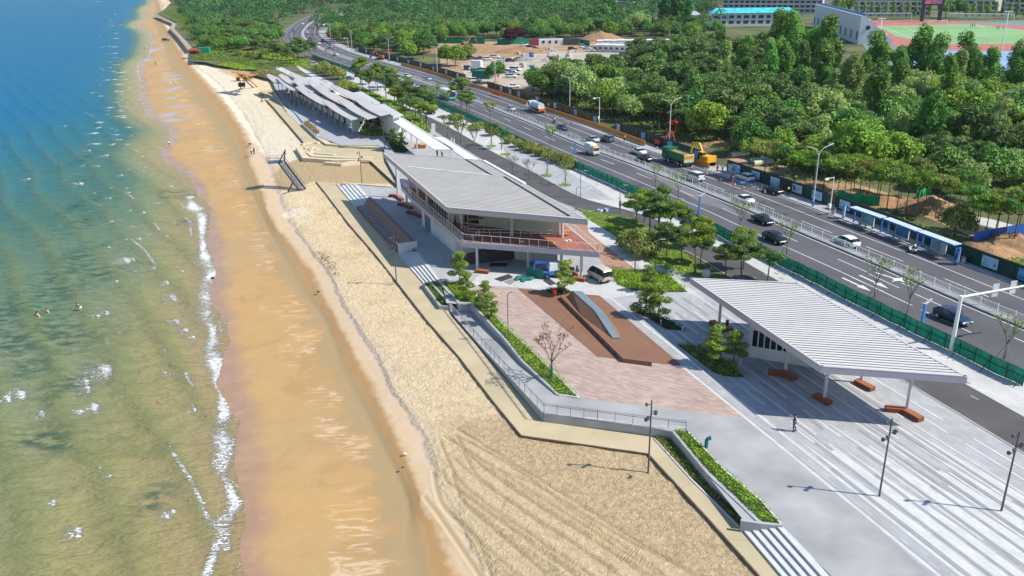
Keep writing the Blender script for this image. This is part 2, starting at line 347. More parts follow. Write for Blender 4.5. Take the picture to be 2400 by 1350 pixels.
# ---- beach
def make_beach():
    ys = [43.0]
    while ys[-1] < 1500: ys.append(ys[-1]+max(.17, ys[-1]*.0033))
    y = np.array(ys); xs, xc, xw, xf, xo = (X_(c, y) for c in (cS, cC, cW, cF, cO))
    xc = np.maximum(xc, xs+1); xw = np.maximum(xw, xc+1); xf = np.maximum(xf, xw+.8); xo = np.maximum(xo, xf+1)
    cols = [(xs-14, xs, 18, -1, 0, -3.6, zS), (xs, xc, 80, 0, 1, zS, zC), (xc, xw, 24, 1, 2, zC, zW), (xw, xf, 24, 2, 3, zW, zF), (xf, xo, 110, 3, 4, zF, zO), (xo, xo+25, 12, 4, 5, zO, zO)]
    Xg = []; Sg = []; Zg = []
    for a, b, n, s0, s1, z0, z1 in cols:
        for k in range(n): f = k/n; Xg.append(a*(1-f)+b*f); Sg.append(np.full(len(y), s0+(s1-s0)*f)); Zg.append(np.full(len(y), z0+(z1-z0)*f))
    Xg = np.array(Xg).T; Sg = np.array(Sg).T; Zg = np.array(Zg).T; Yg = np.repeat(y[:, None], Xg.shape[1], 1)
    # natural unevenness
    Zg += (fbm(Xg*.12, Yg*.05, 4, 3)-.5)*.22*np.clip(1-abs(Sg-.1)*1.2, 0, 1)
    Zg -= np.exp(-((Sg-1.15)/.22)**2)*.04*(Yg < 150)
    dry = np.clip((Sg-2.9)*4, 0, 1)*np.clip((4.3-Sg)*3, 0, 1)
    Zg += dry*((fbm(Xg*.5, Yg*.5, 3, 9)-.5)*.22+(fbm(Xg*2.2, Yg*2.2, 2, 5)-.5)*.10)
    # tyre tracks and vehicle paths
    track = np.zeros(Xg.shape); near = Yg < 75
    tr = [[(1058,1013),(1150,1070),(1265,1143),(1469,1274),(1600,1360)], [(1052,1025),(1089,1113),(1150,1165),(1260,1238),(1423,1347)], [(1037,1098),(1046,1128),(1165,1213),(1347,1347)], [(1037,1098),(1052,1165),(1090,1207),(1253,1347)],
          [(1064,1019),(1150,1061),(1215,1100),(1330,1190),(1520,1320),(1570,1360)], [(1075,1060),(1130,1110),(1240,1190),(1400,1290),(1490,1355)], [(994,1153),(1050,1228),(1128,1347)], [(1092,1223),(1130,1280),(1153,1347)], [(1170,1100),(1260,1135),(1420,1240),(1650,1360)]]
    z0 = -1.3; rut = np.zeros(Xg.shape)
    for k, l in enumerate(tr):
        p = smooth_line(GL(l, z0), 2)
        for off_ in ((-.85, .85) if k in (0, 1, 3) else (-.7, .75) if k == 5 else (0,)):
            q = [(v.x, v.y) for v in offset(p, off_)]; d = np.full(Xg.shape, 9.0); d[near] = seg_dist(Xg[near], Yg[near], q)
            rut = np.maximum(rut, np.exp(-(d/.17)**2)); Zg -= .05*np.exp(-(d/.16)**2); Zg += .025*np.exp(-((d-.36)/.12)**2)
        q = [(v.x, v.y) for v in p]; d = np.full(Xg.shape, 9.0); d[near] = seg_dist(Xg[near], Yg[near], q); track = np.maximum(track, np.exp(-(d/(1.1 if k in (0, 1, 3, 5) else .35))**4))
    tr2 = [[(570,238),(590,262),(600,300),(594,330)], [(585,235),(610,265),(617,300),(600,330)], [(545,225),(562,237),(580,258)]]
    mid = (Yg > 180) & (Yg < 330); t2 = np.zeros(Xg.shape)
    for l in tr2:
        q = [(v.x, v.y) for v in smooth_line(GL(l, -1.3), 2)]; d = np.full(Xg.shape, 9.0); d[mid] = seg_dist(Xg[mid], Yg[mid], q); t2 = np.maximum(t2, np.exp(-(d/.6)**2)); Zg -= .05*np.exp(-(d/.6)**2)
    # sand darker where it was freshly dug
    def region(pxs, z, w):
        poly = [(q.x, q.y) for q in GL(pxs, z)]; ins = inpoly(Xg, Yg, poly); d = seg_dist(Xg, Yg, poly+[poly[0]]); return np.clip(.5+np.where(ins, d, -d)/w, 0, 1)
    dug = region([(1055,995),(1100,985),(1165,975),(1225,1010),(1540,1055),(1900,1400),(1160,1400),(1075,1230),(1015,1090),(1040,1030)], -1.2, 1.2)
    dug2 = region([(660,382),(700,372),(760,378),(830,388),(870,376),(928,430),(800,432),(735,425),(690,438),(645,440),(640,405)], -1.1, 1.5)
    dug3 = region([(470,172),(540,156),(600,163),(620,180),(560,182),(500,188)], -1.1, 2)
    # white fine sand spread on top
    white = region([(440,135),(500,160),(525,172),(600,195),(602,222),(640,270),(712,335),(700,372),(650,385),(612,350),(580,305),(548,258),(505,205),(465,165)], -1.2, 4)
    white = np.maximum(white, region([(365,35),(400,60),(440,120),(440,140),(470,150),(540,152),(500,165),(460,150),(425,100),(390,60)], -1.2, 4))
    for cx, cy, r in ((695,497,2.6), (700,470,1.0), (712,515,1.0)):
        p = G(cx, cy, -1.2); white = np.maximum(white, np.exp(-(np.hypot(Xg-p.x, (Yg-p.y)*.7)/r)**2))
    pool = np.zeros(Xg.shape)
    for cx, cy, rx, ry in ((350,118,6,16), (345,100,7,8), (403,178,4,3), (405,187,4,4), (408,208,2.5,7), (400,230,3,3), (420,249,4,2.5), (395,268,3,5), (408,280,4,3), (340,140,6,6)):
        p = G(cx, cy, -2.4); pool = np.maximum(pool, np.exp(-(np.hypot((Xg-p.x)/rx, (Yg-p.y)/ry))**4))
    c = C['sand'] = bpy.data.materials.new('beach_sand'); c.use_nodes = True; t = c.node_tree; b = t.nodes['Principled BSDF']
    s = attr(t, 's'); wob = mth(t, 'MULTIPLY', mth(t, 'SUBTRACT', noise(t, .28, 8, rough=.68), .5), 1.0)
    s2 = mth(t, 'ADD', s, wob)
    big = noise(t, .05, 4); fine = noise(t, 7, 4, rough=.7); medn = noise(t, .9, 4, rough=.6)
    wet = mixc(t, sstep(t, big, .35, .65), (.475, .29, .115), (.42, .28, .135)); wet = mixc(t, sstep(t, mth(t, 'ADD', s, mth(t, 'MULTIPLY', mth(t, 'SUBTRACT', noise(t, .12, 4), .5), .35)), .24, .04), wet, (.36, .22, .15)); wet = mixc(t, mth(t, 'MULTIPLY', sstep(t, noise(t, .5, 5, rough=.7), .45, .65), .3), wet, (.50, .335, .175)); wet = mixc(t, mth(t, 'MULTIPLY', sstep(t, noise(t, .16, 6, rough=.62, dist=.8), .50, .66), .5), wet, (.34, .22, .105))
    wet = mixc(t, mth(t, 'MULTIPLY', sstep(t, s2, .55, .95), .45), wet, (.40, .235, .10))
    # pale dried tongues on the wet flat
    st = noise(t, 1.1, 5, vec=stretch(t, -.22, .30, 1.0), rough=.62, dist=.9); band = mth(t, 'MULTIPLY', mth(t, 'MULTIPLY', sstep(t, mth(t, 'ADD', s, wob), .52, .62), sstep(t, mth(t, 'ADD', s, wob), .93, .80)), sstep(t, noise(t, .07, 2), .40, .55))
    tong = mth(t, 'MULTIPLY', mth(t, 'MULTIPLY', sstep(t, st, .50, .62), band), .9)
    wet = mixc(t, tong, wet, (.60, .44, .29))
    chan = mth(t, 'MULTIPLY', sstep(t, s2, .78, 1.0), sstep(t, s2, 1.5, 1.3)); wet = mixc(t, mth(t, 'MULTIPLY', chan, .6), wet, (.31, .25, .14))
    edge = mth(t, 'MULTIPLY', sstep(t, s2, 1.35, 1.6), sstep(t, s2, 2.25, 1.95)); wet = mixc(t, mth(t, 'MULTIPLY', edge, .6), wet, (.36, .215, .09))
    damp = mixc(t, sstep(t, medn, .4, .62), (.60, .44, .26), (.60, .46, .33)); dryc = mixc(t, sstep(t, fine, .3, .7), (.72, .55, .325), (.88, .71, .46)); dryc = mixc(t, mth(t, 'MULTIPLY', sstep(t, noise(t, .18, 5, rough=.65), .5, .68), .45), dryc, (.56, .41, .23))
    col = mixc(t, sstep(t, s2, 1.75, 2.25), wet, damp); col = mixc(t, sstep(t, s2, 2.85, 3.0), col, dryc)
    lavender = mth(t, 'MULTIPLY', mth(t, 'MULTIPLY', sstep(t, s2, 2.45, 2.75), sstep(t, s2, 3.15, 3.0)), .3); col = mixc(t, lavender, col, (.58, .47, .44))
    dugc = mixc(t, sstep(t, noise(t, 2.2, 5, rough=.7), .35, .65), (.46, .33, .185), (.68, .52, .31))
    col = mixc(t, mth(t, 'MULTIPLY', attr(t, 'dug'), .85), col, dugc); col = mixc(t, mth(t, 'MULTIPLY', attr(t, 'dug2'), .9), col, mixc(t, sstep(t, fine, .3, .7), (.44, .31, .16), (.54, .40, .22)))
    col = mixc(t, mth(t, 'MULTIPLY', attr(t, 'track'), .55), col, (.62, .49, .30)); col = mixc(t, mth(t, 'MULTIPLY', attr(t, 'rut'), .8), col, (.40, .29, .155))
    wn = sstep(t, mth(t, 'ADD', attr(t, 'white'), mth(t, 'MULTIPLY', mth(t, 'SUBTRACT', noise(t, .25, 6, rough=.65), .5), .9)), .35, .6); col = mixc(t, mth(t, 'MULTIPLY', wn, .85), col, (.80, .70, .54))
    col = mixc(t, mth(t, 'MULTIPLY', attr(t, 't2'), .6), col, (.74, .60, .42)); col = mixc(t, mth(t, 'MULTIPLY', attr(t, 'pool'), .8), col, (.42, .36, .38))  # pools toned grey-violet: the sky's reflection mixed into their colour
    spk = sstep(t, noise(t, 4.5, 2), .77, .80); col = mixc(t, mth(t, 'MULTIPLY', spk, .5), col, (.12, .07, .04)); t.links.new(col, b.inputs['Base Color'])
    wetness = mth(t, 'MAXIMUM', mth(t, 'MAXIMUM', sstep(t, s2, .28, .05), mth(t, 'MULTIPLY', chan, .0)), attr(t, 'pool'))
    t.links.new(mth(t, 'SUBTRACT', .85, mth(t, 'MULTIPLY', wetness, .62)), b.inputs['Roughness']); b.inputs['Specular IOR Level'].default_value = .35
    bh = mth(t, 'ADD', mth(t, 'MULTIPLY', noise(t, 1.15, 5, rough=.72, dist=1.2), 1.0), mth(t, 'MULTIPLY', noise(t, 4.2, 4, rough=.75, dist=1.0), .5))
    amp = mth(t, 'ADD', mth(t, 'MULTIPLY', sstep(t, s2, 2.7, 3.2), mth(t, 'SUBTRACT', 1.0, mth(t, 'MULTIPLY', attr(t, 'track'), .35))), .05)
    comb = _n(t, 'ShaderNodeTexWave'); comb.inputs['Scale'].default_value = 1.1; comb.inputs['Distortion'].default_value = 5; comb.inputs['Detail'].default_value = 2; comb.inputs['Detail Scale'].default_value = .5
    t.links.new(stretch(t, .5, 1, 1), comb.inputs['Vector']); bh = mth(t, 'ADD', bh, mth(t, 'MULTIPLY', mth(t, 'MULTIPLY', comb.outputs['Fac'], sstep(t, noise(t, .3, 2), .60, .66)), .10))
    bp = _n(t, 'ShaderNodeBump'); bp.inputs['Distance'].default_value = .46; t.links.new(mth(t, 'MULTIPLY', bh, amp), bp.inputs['Height']); t.links.new(bp.outputs[0], b.inputs['Normal'])
    return struct(grid_mesh('beach_sand', Xg, Yg, Zg, dict(s=Sg, dug=dug, dug2=np.maximum(dug2, dug3*.6), white=white, track=track, rut=rut, t2=t2, pool=pool), c))
make_beach()
# ---- sea
def make_sea():
    ys = [40.0]
    while ys[-1] < 5200: ys.append(ys[-1]+max(.2, ys[-1]*.0042))
    y = np.array(ys); xs = X_(cS, y); last = cS[-1]; xs = np.where(y > last[1], last[0]-(y-last[1])*.9, xs)
    dmax = np.maximum(xs+.66*y+35, 60)+np.where(y > 900, 400, 0)
    n1 = 330; f = np.linspace(0, 1, n1)
    Xg = []; Dg = []
    for k in range(n1):
        d = -3.2+(dmax+3.2)*(f[k]*.55+.45*f[k]**2.2); Xg.append(xs-d); Dg.append(d)
    Xg = np.array(Xg).T; Dg = np.array(Dg).T; Yg = np.repeat(y[:, None], n1, 1)
    a, b_ = G(239, 398, ZS), G(353, 503, ZS); cr = Vector((b_.x-a.x, b_.y-a.y)).normalized(); nx_, ny_ = cr.y, -cr.x
    if nx_ < 0: nx_, ny_ = -nx_, -ny_
    w1 = fbm(Xg*.04, Yg*.03, 3, 21)*5; ph = (Xg*nx_+Yg*ny_+w1)/6.2*2*PI
    am = np.clip(Dg/4, 0, 1)*(.6+fbm(Xg*.05, Yg*.03, 2, 31))*.5; sw = (.5+.5*np.sin(ph))**2.2
    Z = ZS+am*.42*(sw-.3)*1.5*np.clip(1.25-Yg/420, .0, 1)+(fbm(Xg*.6, Yg*.9, 3, 41)-.5)*.12*np.clip(Dg/3, 0, 1)*np.clip(1.5-Yg/350, 0, 1)
    Z = np.where(Yg > 900, ZS, Z)
    foam = np.zeros(Xg.shape)
    shore = [(480,1352),(497,1310),(515,1262),(530,1287),(524,1262),(516,1224),(554,1186),(536,1141),(516,1098),(529,1050),(519,1022),(519,1005),(526,965),(519,919),(501,894),(511,871),(504,844),(494,821),(501,776),(486,750),(483,700),(481,667),(501,640),(484,617),(476,584),(474,539),(474,506),(453,486),(443,453),(423,423),(393,395)]
    q = [(v.x, v.y) for v in GL(shore, ZS)]; nr = (Yg < 170) & (Dg < 14); d = np.full(Xg.shape, 99.0); d[nr] = seg_dist(Xg[nr], Yg[nr], q); foam = np.maximum(foam, .78*np.exp(-(d/.22)**2))
    wv = .4+1.9*vnoise(Xg*0+3, Yg*.2, 8)**1.5; foam = np.maximum(foam, (.68+.6*vnoise(Xg*0+7, Yg*.33, 18))*np.exp(-(d/wv)**2)); d2 = d*0+99; q2 = [(a_-2.4, b2_+1.0) for a_, b2_ in q]; d2[nr] = seg_dist(Xg[nr], Yg[nr], q2); foam = np.maximum(foam, np.clip(vnoise(Xg*0+2, Yg*.16, 28)*2-.9, 0, .8)*np.exp(-(d2/.5)**2))
    edge = np.exp(-((Dg+.4+(vnoise(Xg*0, Yg*.5, 4)-.5)*1.6)/(.16+Yg/700*(Yg > 150)))**2)*(Yg < 620)*(.55+.4*vnoise(Xg*0, Yg*.11, 44)); foam = np.maximum(foam, edge)
    lace = np.clip(1-(Dg+1.2)/3.5, 0, 1)*np.clip(vnoise(Xg*.1, Yg*.15, 77)*2-.75, 0, 1)*.62*(Yg < 170); foam = np.maximum(foam, lace)
    caps = [(65,420,2.6),(187,430,3.4),(222,452,1.6),(229,390,2.2),(195,388,1.8),(181,407,1.3),(283,410,2.2),(300,453,2.4),(290,610,4.2),(335,500,2.2),(295,563,1.0),(400,698,3.4),(368,724,1.2),(410,752,2.3),(432,773,2.2),(450,788,1.4),(384,825,1.2),(235,872,5.0),(195,893,2.6),(200,910,2.2),(40,925,3.6),(12,938,2.6),(214,955,3.0),(185,966,2.0),(95,970,1.8),(385,873,1.2),(397,880,1.0),(452,960,1.6),(246,733,2.4),(225,742,2.0),(232,1103,1.1),(257,1122,1.2),(122,1180,1.4),(175,1245,2.2),(160,1254,1.4),(402,1196,1.2),(385,1208,1.5),(272,662,1.6),(388,664,2.4),(296,562,1.2),(350,548,1.5),(420,610,1.0),(332,572,1.0),(215,218,3),(235,226,3),(232,288,4),(218,312,4),(255,252,4),(222,338,4),(207,352,2.5),(247,365,3.5),(150,295,2),(270,90,6),(262,60,6),(265,110,5),(268,125,5),(240,110,4),(272,152,5),(285,170,6),(250,188,4),(275,198,5),(280,215,4),(272,240,3),(258,47,6),(270,78,6),(283,58,5),(216,53,5),(228,4,14),(215,10,8),(245,14,6),(285,275,3),(300,300,3),(230,300,3),(262,300,2)]
    rc = random.Random(23); caps += [(262+rc.gauss(0, 16)+(18 if cy_ > 120 else 0), cy_, 1.6+3.2*rc.random()*(1-cy_/500)) for cy_ in [20+330*rc.random()**1.3 for _ in range(75)]]+[(rc.uniform(250, 440), rc.uniform(350, 640), .9+rc.random()*1.2) for _ in range(26)]
    for k, (cx, cy, r) in enumerate(caps):
        p = G(cx, cy, ZS); ddx = Xg-p.x; ddy = Yg-p.y; r *= 1.2; u = ddx*cr.x+ddy*cr.y; v = ddx*nx_+ddy*ny_      # u along the crest, v towards the shore
        tail = np.where(v < 0, 1.25, .42); L = .75 if cy > 350 else .5
        m_ = (np.abs(ddx) < r*3+2) & (np.abs(ddy) < r*4+3)
        g = np.zeros(Xg.shape); vv = v[m_]+.25*np.abs(u[m_])/max(.5, r)*r*.6
        g[m_] = np.maximum(.66*np.exp(-((u[m_]/(r*L))**2+(vv/(r*.5*tail[m_]))**2)), np.exp(-((u[m_]/(r*L*.8))**2+((vv-.12*r)/(r*(.15 if cy > 350 else .38)))**2))); foam = np.maximum(foam, g*(1.05 if r > 1.5 else .9))
    # torn lines along some crests
    cl = np.clip((sw-.90)*10, 0, 1)*np.clip((vnoise((Xg*cr.x+Yg*cr.y)*.12, (Xg*nx_+Yg*ny_)*.16, 15)-.60)*4, 0, 1)*np.clip(Dg/3, 0, 1)*np.clip(1.3-Dg/38, 0, 1)*(Yg < 520); foam = np.maximum(foam, cl*.85)
    reef = np.zeros(Xg.shape)
    for cx, cy, rx, ry in ((190,525,2.5,7), (188,480,2,8), (180,430,1.4,5), (178,380,2,8), (225,575,3,2.5), (230,640,5,5), (170,600,4,4), (150,640,4,8), (60,720,8,7), (100,790,9,8), (30,800,6,8), (160,800,4,3), (75,860,3,4), (10,740,5,8), (120,690,6,6), (160,900,3,5), (360,1170,1.5,3), (100,1030,4,3), (420,460,5,2.2), (405,450,4,2), (465,590,.8,3), (430,522,4,1.6), (130,1040,3,2)):
        p = G(cx, cy, ZS); reef = np.maximum(reef, np.exp(-(((Xg-p.x)/rx)**2+((Yg-p.y)/ry)**2)))
    c = bpy.data.materials.new('sea_water'); c.use_nodes = True; t = c.node_tree; b = t.nodes['Principled BSDF']
    dd = mth(t, 'ADD', attr(t, 'depth'), mth(t, 'MULTIPLY', mth(t, 'SUBTRACT', noise(t, .03, 4), .5), .22))
    cr_ = _n(t, 'ShaderNodeValToRGB'); t.links.new(dd, cr_.inputs[0]); e = cr_.color_ramp
    e.elements[0].position = 0; e.elements[0].color = (.30, .215, .105, 1); e.elements[1].position = 1; e.elements[1].color = (.014, .14, .27, 1)
    for p_, k in ((.10, (.30, .235, .115)), (.30, (.265, .235, .105)), (.46, (.165, .21, .12)), (.62, (.05, .14, .115)), (.80, (.016, .14, .195))): q_ = e.elements.new(p_); q_.color = (*k, 1)
    patch = noise(t, .22, 5, rough=.6, dist=.4); col = mixc(t, mth(t, 'MULTIPLY', sstep(t, patch, .48, .68), mth(t, 'MULTIPLY', attr(t, 'weed'), .5)), cr_.outputs[0], (.09, .13, .045))
    rf = mth(t, 'MULTIPLY', attr(t, 'reef'), sstep(t, noise(t, .7, 4, vec=stretch(t, -.2, .6, 1.2), rough=.6), .40, .6)); col = mixc(t, mth(t, 'MULTIPLY', rf, .8), col, (.006, .06, .05))
    col = mixc(t, mth(t, 'MULTIPLY', attr(t, 'crest'), .4), col, (.13, .165, .06))
    fn = noise(t, 3.6, 6, vec=stretch(t, math.atan2(-ny_, nx_), .45, 1.25), rough=.72, dist=1.5); ff = mth(t, 'ADD', attr(t, 'foam'), mth(t, 'MULTIPLY', mth(t, 'SUBTRACT', fn, .5), 3.4))
    fo = mth(t, 'MULTIPLY', sstep(t, ff, .62, 1.0), .92); gate = sstep(t, attr(t, 'foam'), .10, .3); fo = mth(t, 'MULTIPLY', fo, gate)
    spr = mth(t, 'MULTIPLY', sstep(t, noise(t, 2.6, 3, vec=stretch(t, .3, .5, 1.5)), .74, .78), mth(t, 'MULTIPLY', sstep(t, noise(t, .06, 3), .52, .66), .35)); fo = mth(t, 'MAXIMUM', fo, spr)
    col = mixc(t, fo, col, (.80, .83, .84)); t.links.new(col, b.inputs['Base Color'])
    t.links.new(mth(t, 'ADD', .10, mth(t, 'MULTIPLY', fo, .7)), b.inputs['Roughness']); b.inputs['IOR'].default_value = 1.33; t.links.new(mth(t, 'SUBTRACT', .34, mth(t, 'MULTIPLY', attr(t, 'depth'), .26)), b.inputs['Specular IOR Level'])
    h = mth(t, 'ADD', mth(t, 'MULTIPLY', noise(t, .9, 3, vec=stretch(t, -.35, .55, 1.3), dist=.4), 1.0), mth(t, 'MULTIPLY', noise(t, 3.5, 3, vec=stretch(t, -.2, .5, 1.2)), .40)); h = mth(t, 'ADD', h, mth(t, 'MULTIPLY', noise(t, .28, 3, vec=stretch(t, -.45, .5, 1.6), dist=.6), 1.6)); h = mth(t, 'ADD', h, mth(t, 'MULTIPLY', fo, .35))
    bp = _n(t, 'ShaderNodeBump'); bp.inputs['Distance'].default_value = .42; bp.inputs['Strength'].default_value = 1; t.links.new(h, bp.inputs['Height']); t.links.new(bp.outputs[0], b.inputs['Normal'])
    df_ = _n(t, 'ShaderNodeBsdfDiffuse'); t.links.new(col, df_.inputs['Color']); t.links.new(bp.outputs[0], df_.inputs['Normal']); ms_ = _n(t, 'ShaderNodeMixShader'); t.links.new(mth(t, 'MULTIPLY', attr(t, 'depth'), .85), ms_.inputs[0]); t.links.new(b.outputs[0], ms_.inputs[1]); t.links.new(df_.outputs[0], ms_.inputs[2]); t.links.new(ms_.outputs[0], t.nodes['Material Output'].inputs['Surface'])
    dep = np.clip(.02+.30*(1-np.exp(-np.maximum(Dg, 0)/9))+np.clip((Yg-70)/420, 0, .55)*np.clip(Dg/14, 0, 1)+np.clip(Dg/260, 0, .4), 0, 1)
    weed = np.clip(Dg/8, 0, 1)*np.clip(1-(Yg-45)/150, 0, 1)
    return struct(grid_mesh('sea_water', Xg, Yg, Z, dict(depth=dep, foam=foam, reef=reef, weed=weed, crest=sw*np.clip(Dg/4, 0, 1)*np.clip(1-(Yg-100)/150, 0, 1)), c))
make_sea()
# ================================================================ LAND
C['plaza'] = None
DIRP = (G(2080, 1256)-G(1745, 982)).normalized(); ANG = math.atan2(DIRP.y, DIRP.x)
PLAZA = brick_mat('plaza_paving', (.335, .34, .355), (.40, .405, .415), (.25, .25, .26), .45, 2.2, -ANG, joint=.012, var=.13, patch=.12)
PALE = brick_mat('pale_paving', (.48, .48, .475), (.55, .545, .53), (.34, .34, .34), .5, 2.0, -ANG, joint=.015, var=.10, patch=.15)
PINK = brick_mat('pink_brick_paving', (.36, .25, .215), (.46, .355, .305), (.36, .28, .25), .33, 2.6, PI/2-ANG+.9, joint=.016, var=.12, patch=.3)
DECKM = brick_mat('brown_deck_boards', (.235, .115, .07), (.27, .135, .08), (.14, .07, .045), .16, 26, -ANG-.06, joint=.022, var=.10, patch=.3)
REDPAV = brick_mat('red_brown_paving', (.36, .20, .135), (.40, .23, .16), (.26, .15, .11), .3, 2, -ANG, joint=.01, var=.1, patch=.3)
M_('asphalt', (.095, .093, .104), .8, var=.16, scale=.12, detail=8, bump=.01, bscale=12)
M_('asphalt_dark', (.085, .080, .082), .85, var=.22, scale=.25, detail=8)
M_('asphalt_new', (.165, .16, .17), .8, var=.1, scale=.3, detail=6)
M_('kerb', (.42, .42, .42), .75, var=.1)
gm = M_('ground_soil', (.105, .115, .045), .95, var=.4, scale=.06, detail=8, bump=.3, bscale=1.5)
def sheet(name, pxs, z, m_, zpx=None):
    mb = MB(); mb.poly([Vector((q.x, q.y, z)) for q in GL(pxs, z if zpx is None else zpx)]); o = mb.build(name, m_)
    if o.data.polygons[0].normal.z < 0: o.data.flip_normals()
    return struct(o)
def tess_sheet(name, pts, z, m_):
    """big or concave ground sheet, triangulated safely"""
    from mathutils.geometry import delaunay_2d_cdt
    n = len(pts); V, E, F, *_r = delaunay_2d_cdt([Vector((p.x, p.y)) for p in pts], [(i, (i+1) % n) for i in range(n)], [], 2, 1e-5)
    fs = []
    for f in F:
        a_, b_, c_ = (V[i] for i in f[:3]); fs.append(tuple(f) if (b_-a_).cross(c_-a_) > 0 else tuple(f)[::-1])
    me = bpy.data.meshes.new(name); me.from_pydata([(v.x, v.y, z) for v in V], [], fs); me.materials.append(m_); o = bpy.data.objects.new(name, me); COL.objects.link(o); return struct(o)
# edge of the raised land, from near to far (photo pixels at height 0)
land_edge = GL([(2080,1620),(1953,1350),(1832,1232),(1733,1219),(1576,1010),(1540,1015),(1274,969),(1062,722),(1052,700),(940,556),(958,566),(845,472),(868,440),(930,437),(928,428),(868,372),(900,345)], 0)
land_edge = GL([(2110,1660),(1948,1350),(1830,1229),(1742,1219),(1576,1010),(1274,969),(1264,958)], 0)+GL([(1307,928),(1186,801),(1131,743),(1106,716),(1078,713),(1046,710)], 0)+GL([(1038,666),(981,590),(952,573),(877,475),(839,434)], 0)
north = GL([(935,441),(930,420),(905,375),(900,350),(885,340),(800,340),(735,315),(690,262),(664,240),(650,215),(640,206),(645,203),(634,186),(583,172),(608,163),(510,153),(482,146),(446,143),(445,118),(412,72),(400,66),(412,52),(368,32),(385,22),(402,5),(392,-10),(372,-30),(350,-45)], -.03)
far = [Vector((-1500, 3300, 0)), Vector((3200, 3300, 0)), Vector((3200, -80, 0))]
tess_sheet('ground', land_edge+north+far+[Vector((30, 20, 0))], -.03, gm)
# paved plaza (everything between the promenade and the service road)
tess_sheet('plaza_paving', land_edge+GL([(935,441),(930,420),(905,375),(900,350),(885,340),(905,320),(1000,330),(1010,300),(1075,318),(1133,372),(1228,423),(1348,489),(1385,510),(1660,650),(1630,655),(1870,745),(2030,800),(2114,879),(2398,1046),(2700,1210),(2900,1660)], 0), 0, PLAZA)
PROM = [(646,257),(713,335),(722,345),(740,378),(740,425),(760,450),(817,525),(882,600),(930,662),(998,749),(1076,838),(1154,940),(1221,1021),(1520,1064),(1524,1070),(1659,1216),(1779,1350),(1990,1600)]
PROM_IN = [(2200,1600),(1836,1350),(1734,1237),(1620,1124),(1534,1028),(1525,1022),(1272,988),(1058,742),(1045,718),(991,664),(930,593),(834,487),(789,433)]
prom_out = GL(PROM[4:], ZP); prom_in = GL(PROM_IN, ZP)
tess_sheet('promenade_paving', prom_out+prom_in, ZP, C['promenade_concrete'])
mb = MB(); mb.wall(offset(prom_out, -.06), .12, .51, z0=ZP-.5); struct(mb.build('promenade_kerb', mat('kerb_dark_brown', (.17, .12, .085), .85, var=.3)))  # outer kerb in an uneven dark brown
# expansion joints across the promenade
mb = MB()
for a, b in (((998,749),(1058,742)), ((1221,1020),(1272,989)), ((1076,838),(1125,823)), ((930,662),(991,664)), ((1370,1041),(1400,1006)), ((1595,1147),(1625,1130)), ((1700,1262),(1765,1268)), ((870,585),(925,590))): mb.bar(G(*a, ZP+.004), G(*b, ZP+.004), .03, .006)
struct(mb.build('promenade_joint', C['grey_metal']))
# paving seen around the village: sandstone coloured upper promenade
tess_sheet('beach_terrace', GL([(646,257),(713,335),(700,346),(716,373),(790,379),(868,378),(905,362),(896,350),(880,343),(800,343),(735,315),(664,240),(640,209),(610,214),(620,228)], -.6), -.6, C['promenade_concrete'])
tess_sheet('beach_terrace', GL([(867,376),(874,368),(905,352),(955,380),(955,437),(928,432)], -.55), -.55, C['promenade_concrete'])
tess_sheet('grey_paving', GL([(634,187),(645,205),(650,216),(664,241),(690,263),(735,316),(800,341),(930,341),(960,330),(905,305),(830,300),(760,240),(700,200),(640,196)], 0), .006, brick_mat('village_paving', (.33, .34, .36), (.39, .40, .42), (.36, .36, .38), .6, 2, .9, var=.12))
# concrete way beside the plaza
way = [(1360,933),(1744,981),(1783,1016),(2080,1256),(2230,1390),(2500,1640),(2110,1640),(1953,1350),(1834,1230),(1836,1224),(1580,1008),(1612,1000),(1274,966),(1308,929)]
tess_sheet('concrete_path', GL(way, 0), .005, C['concrete'])
tess_sheet('pink_paving', GL([(1104,682),(1121,669),(1213,675),(1400,836),(1600,859),(1744,980),(1360,933),(1275,846),(1174,751),(1130,700)], 0), .005, PINK)
tess_sheet('brick_path', GL([(1330,525),(1370,560),(1400,600),(1430,640),(1560,640),(1330,500)], 0), .005, REDPAV)
tess_sheet('pale_paving', GL([(1100,672),(1125,640),(1300,640),(1480,668),(1610,686),(1660,680),(1500,690),(1420,700),(1340,682),(1213,674),(1121,668)], 0), .008, PALE)
tess_sheet('footpath', GL([(1370,500),(1400,520),(1570,640),(1700,740),(1640,700),(1500,640),(1450,600),(1380,545)], 0), .012, PALE)
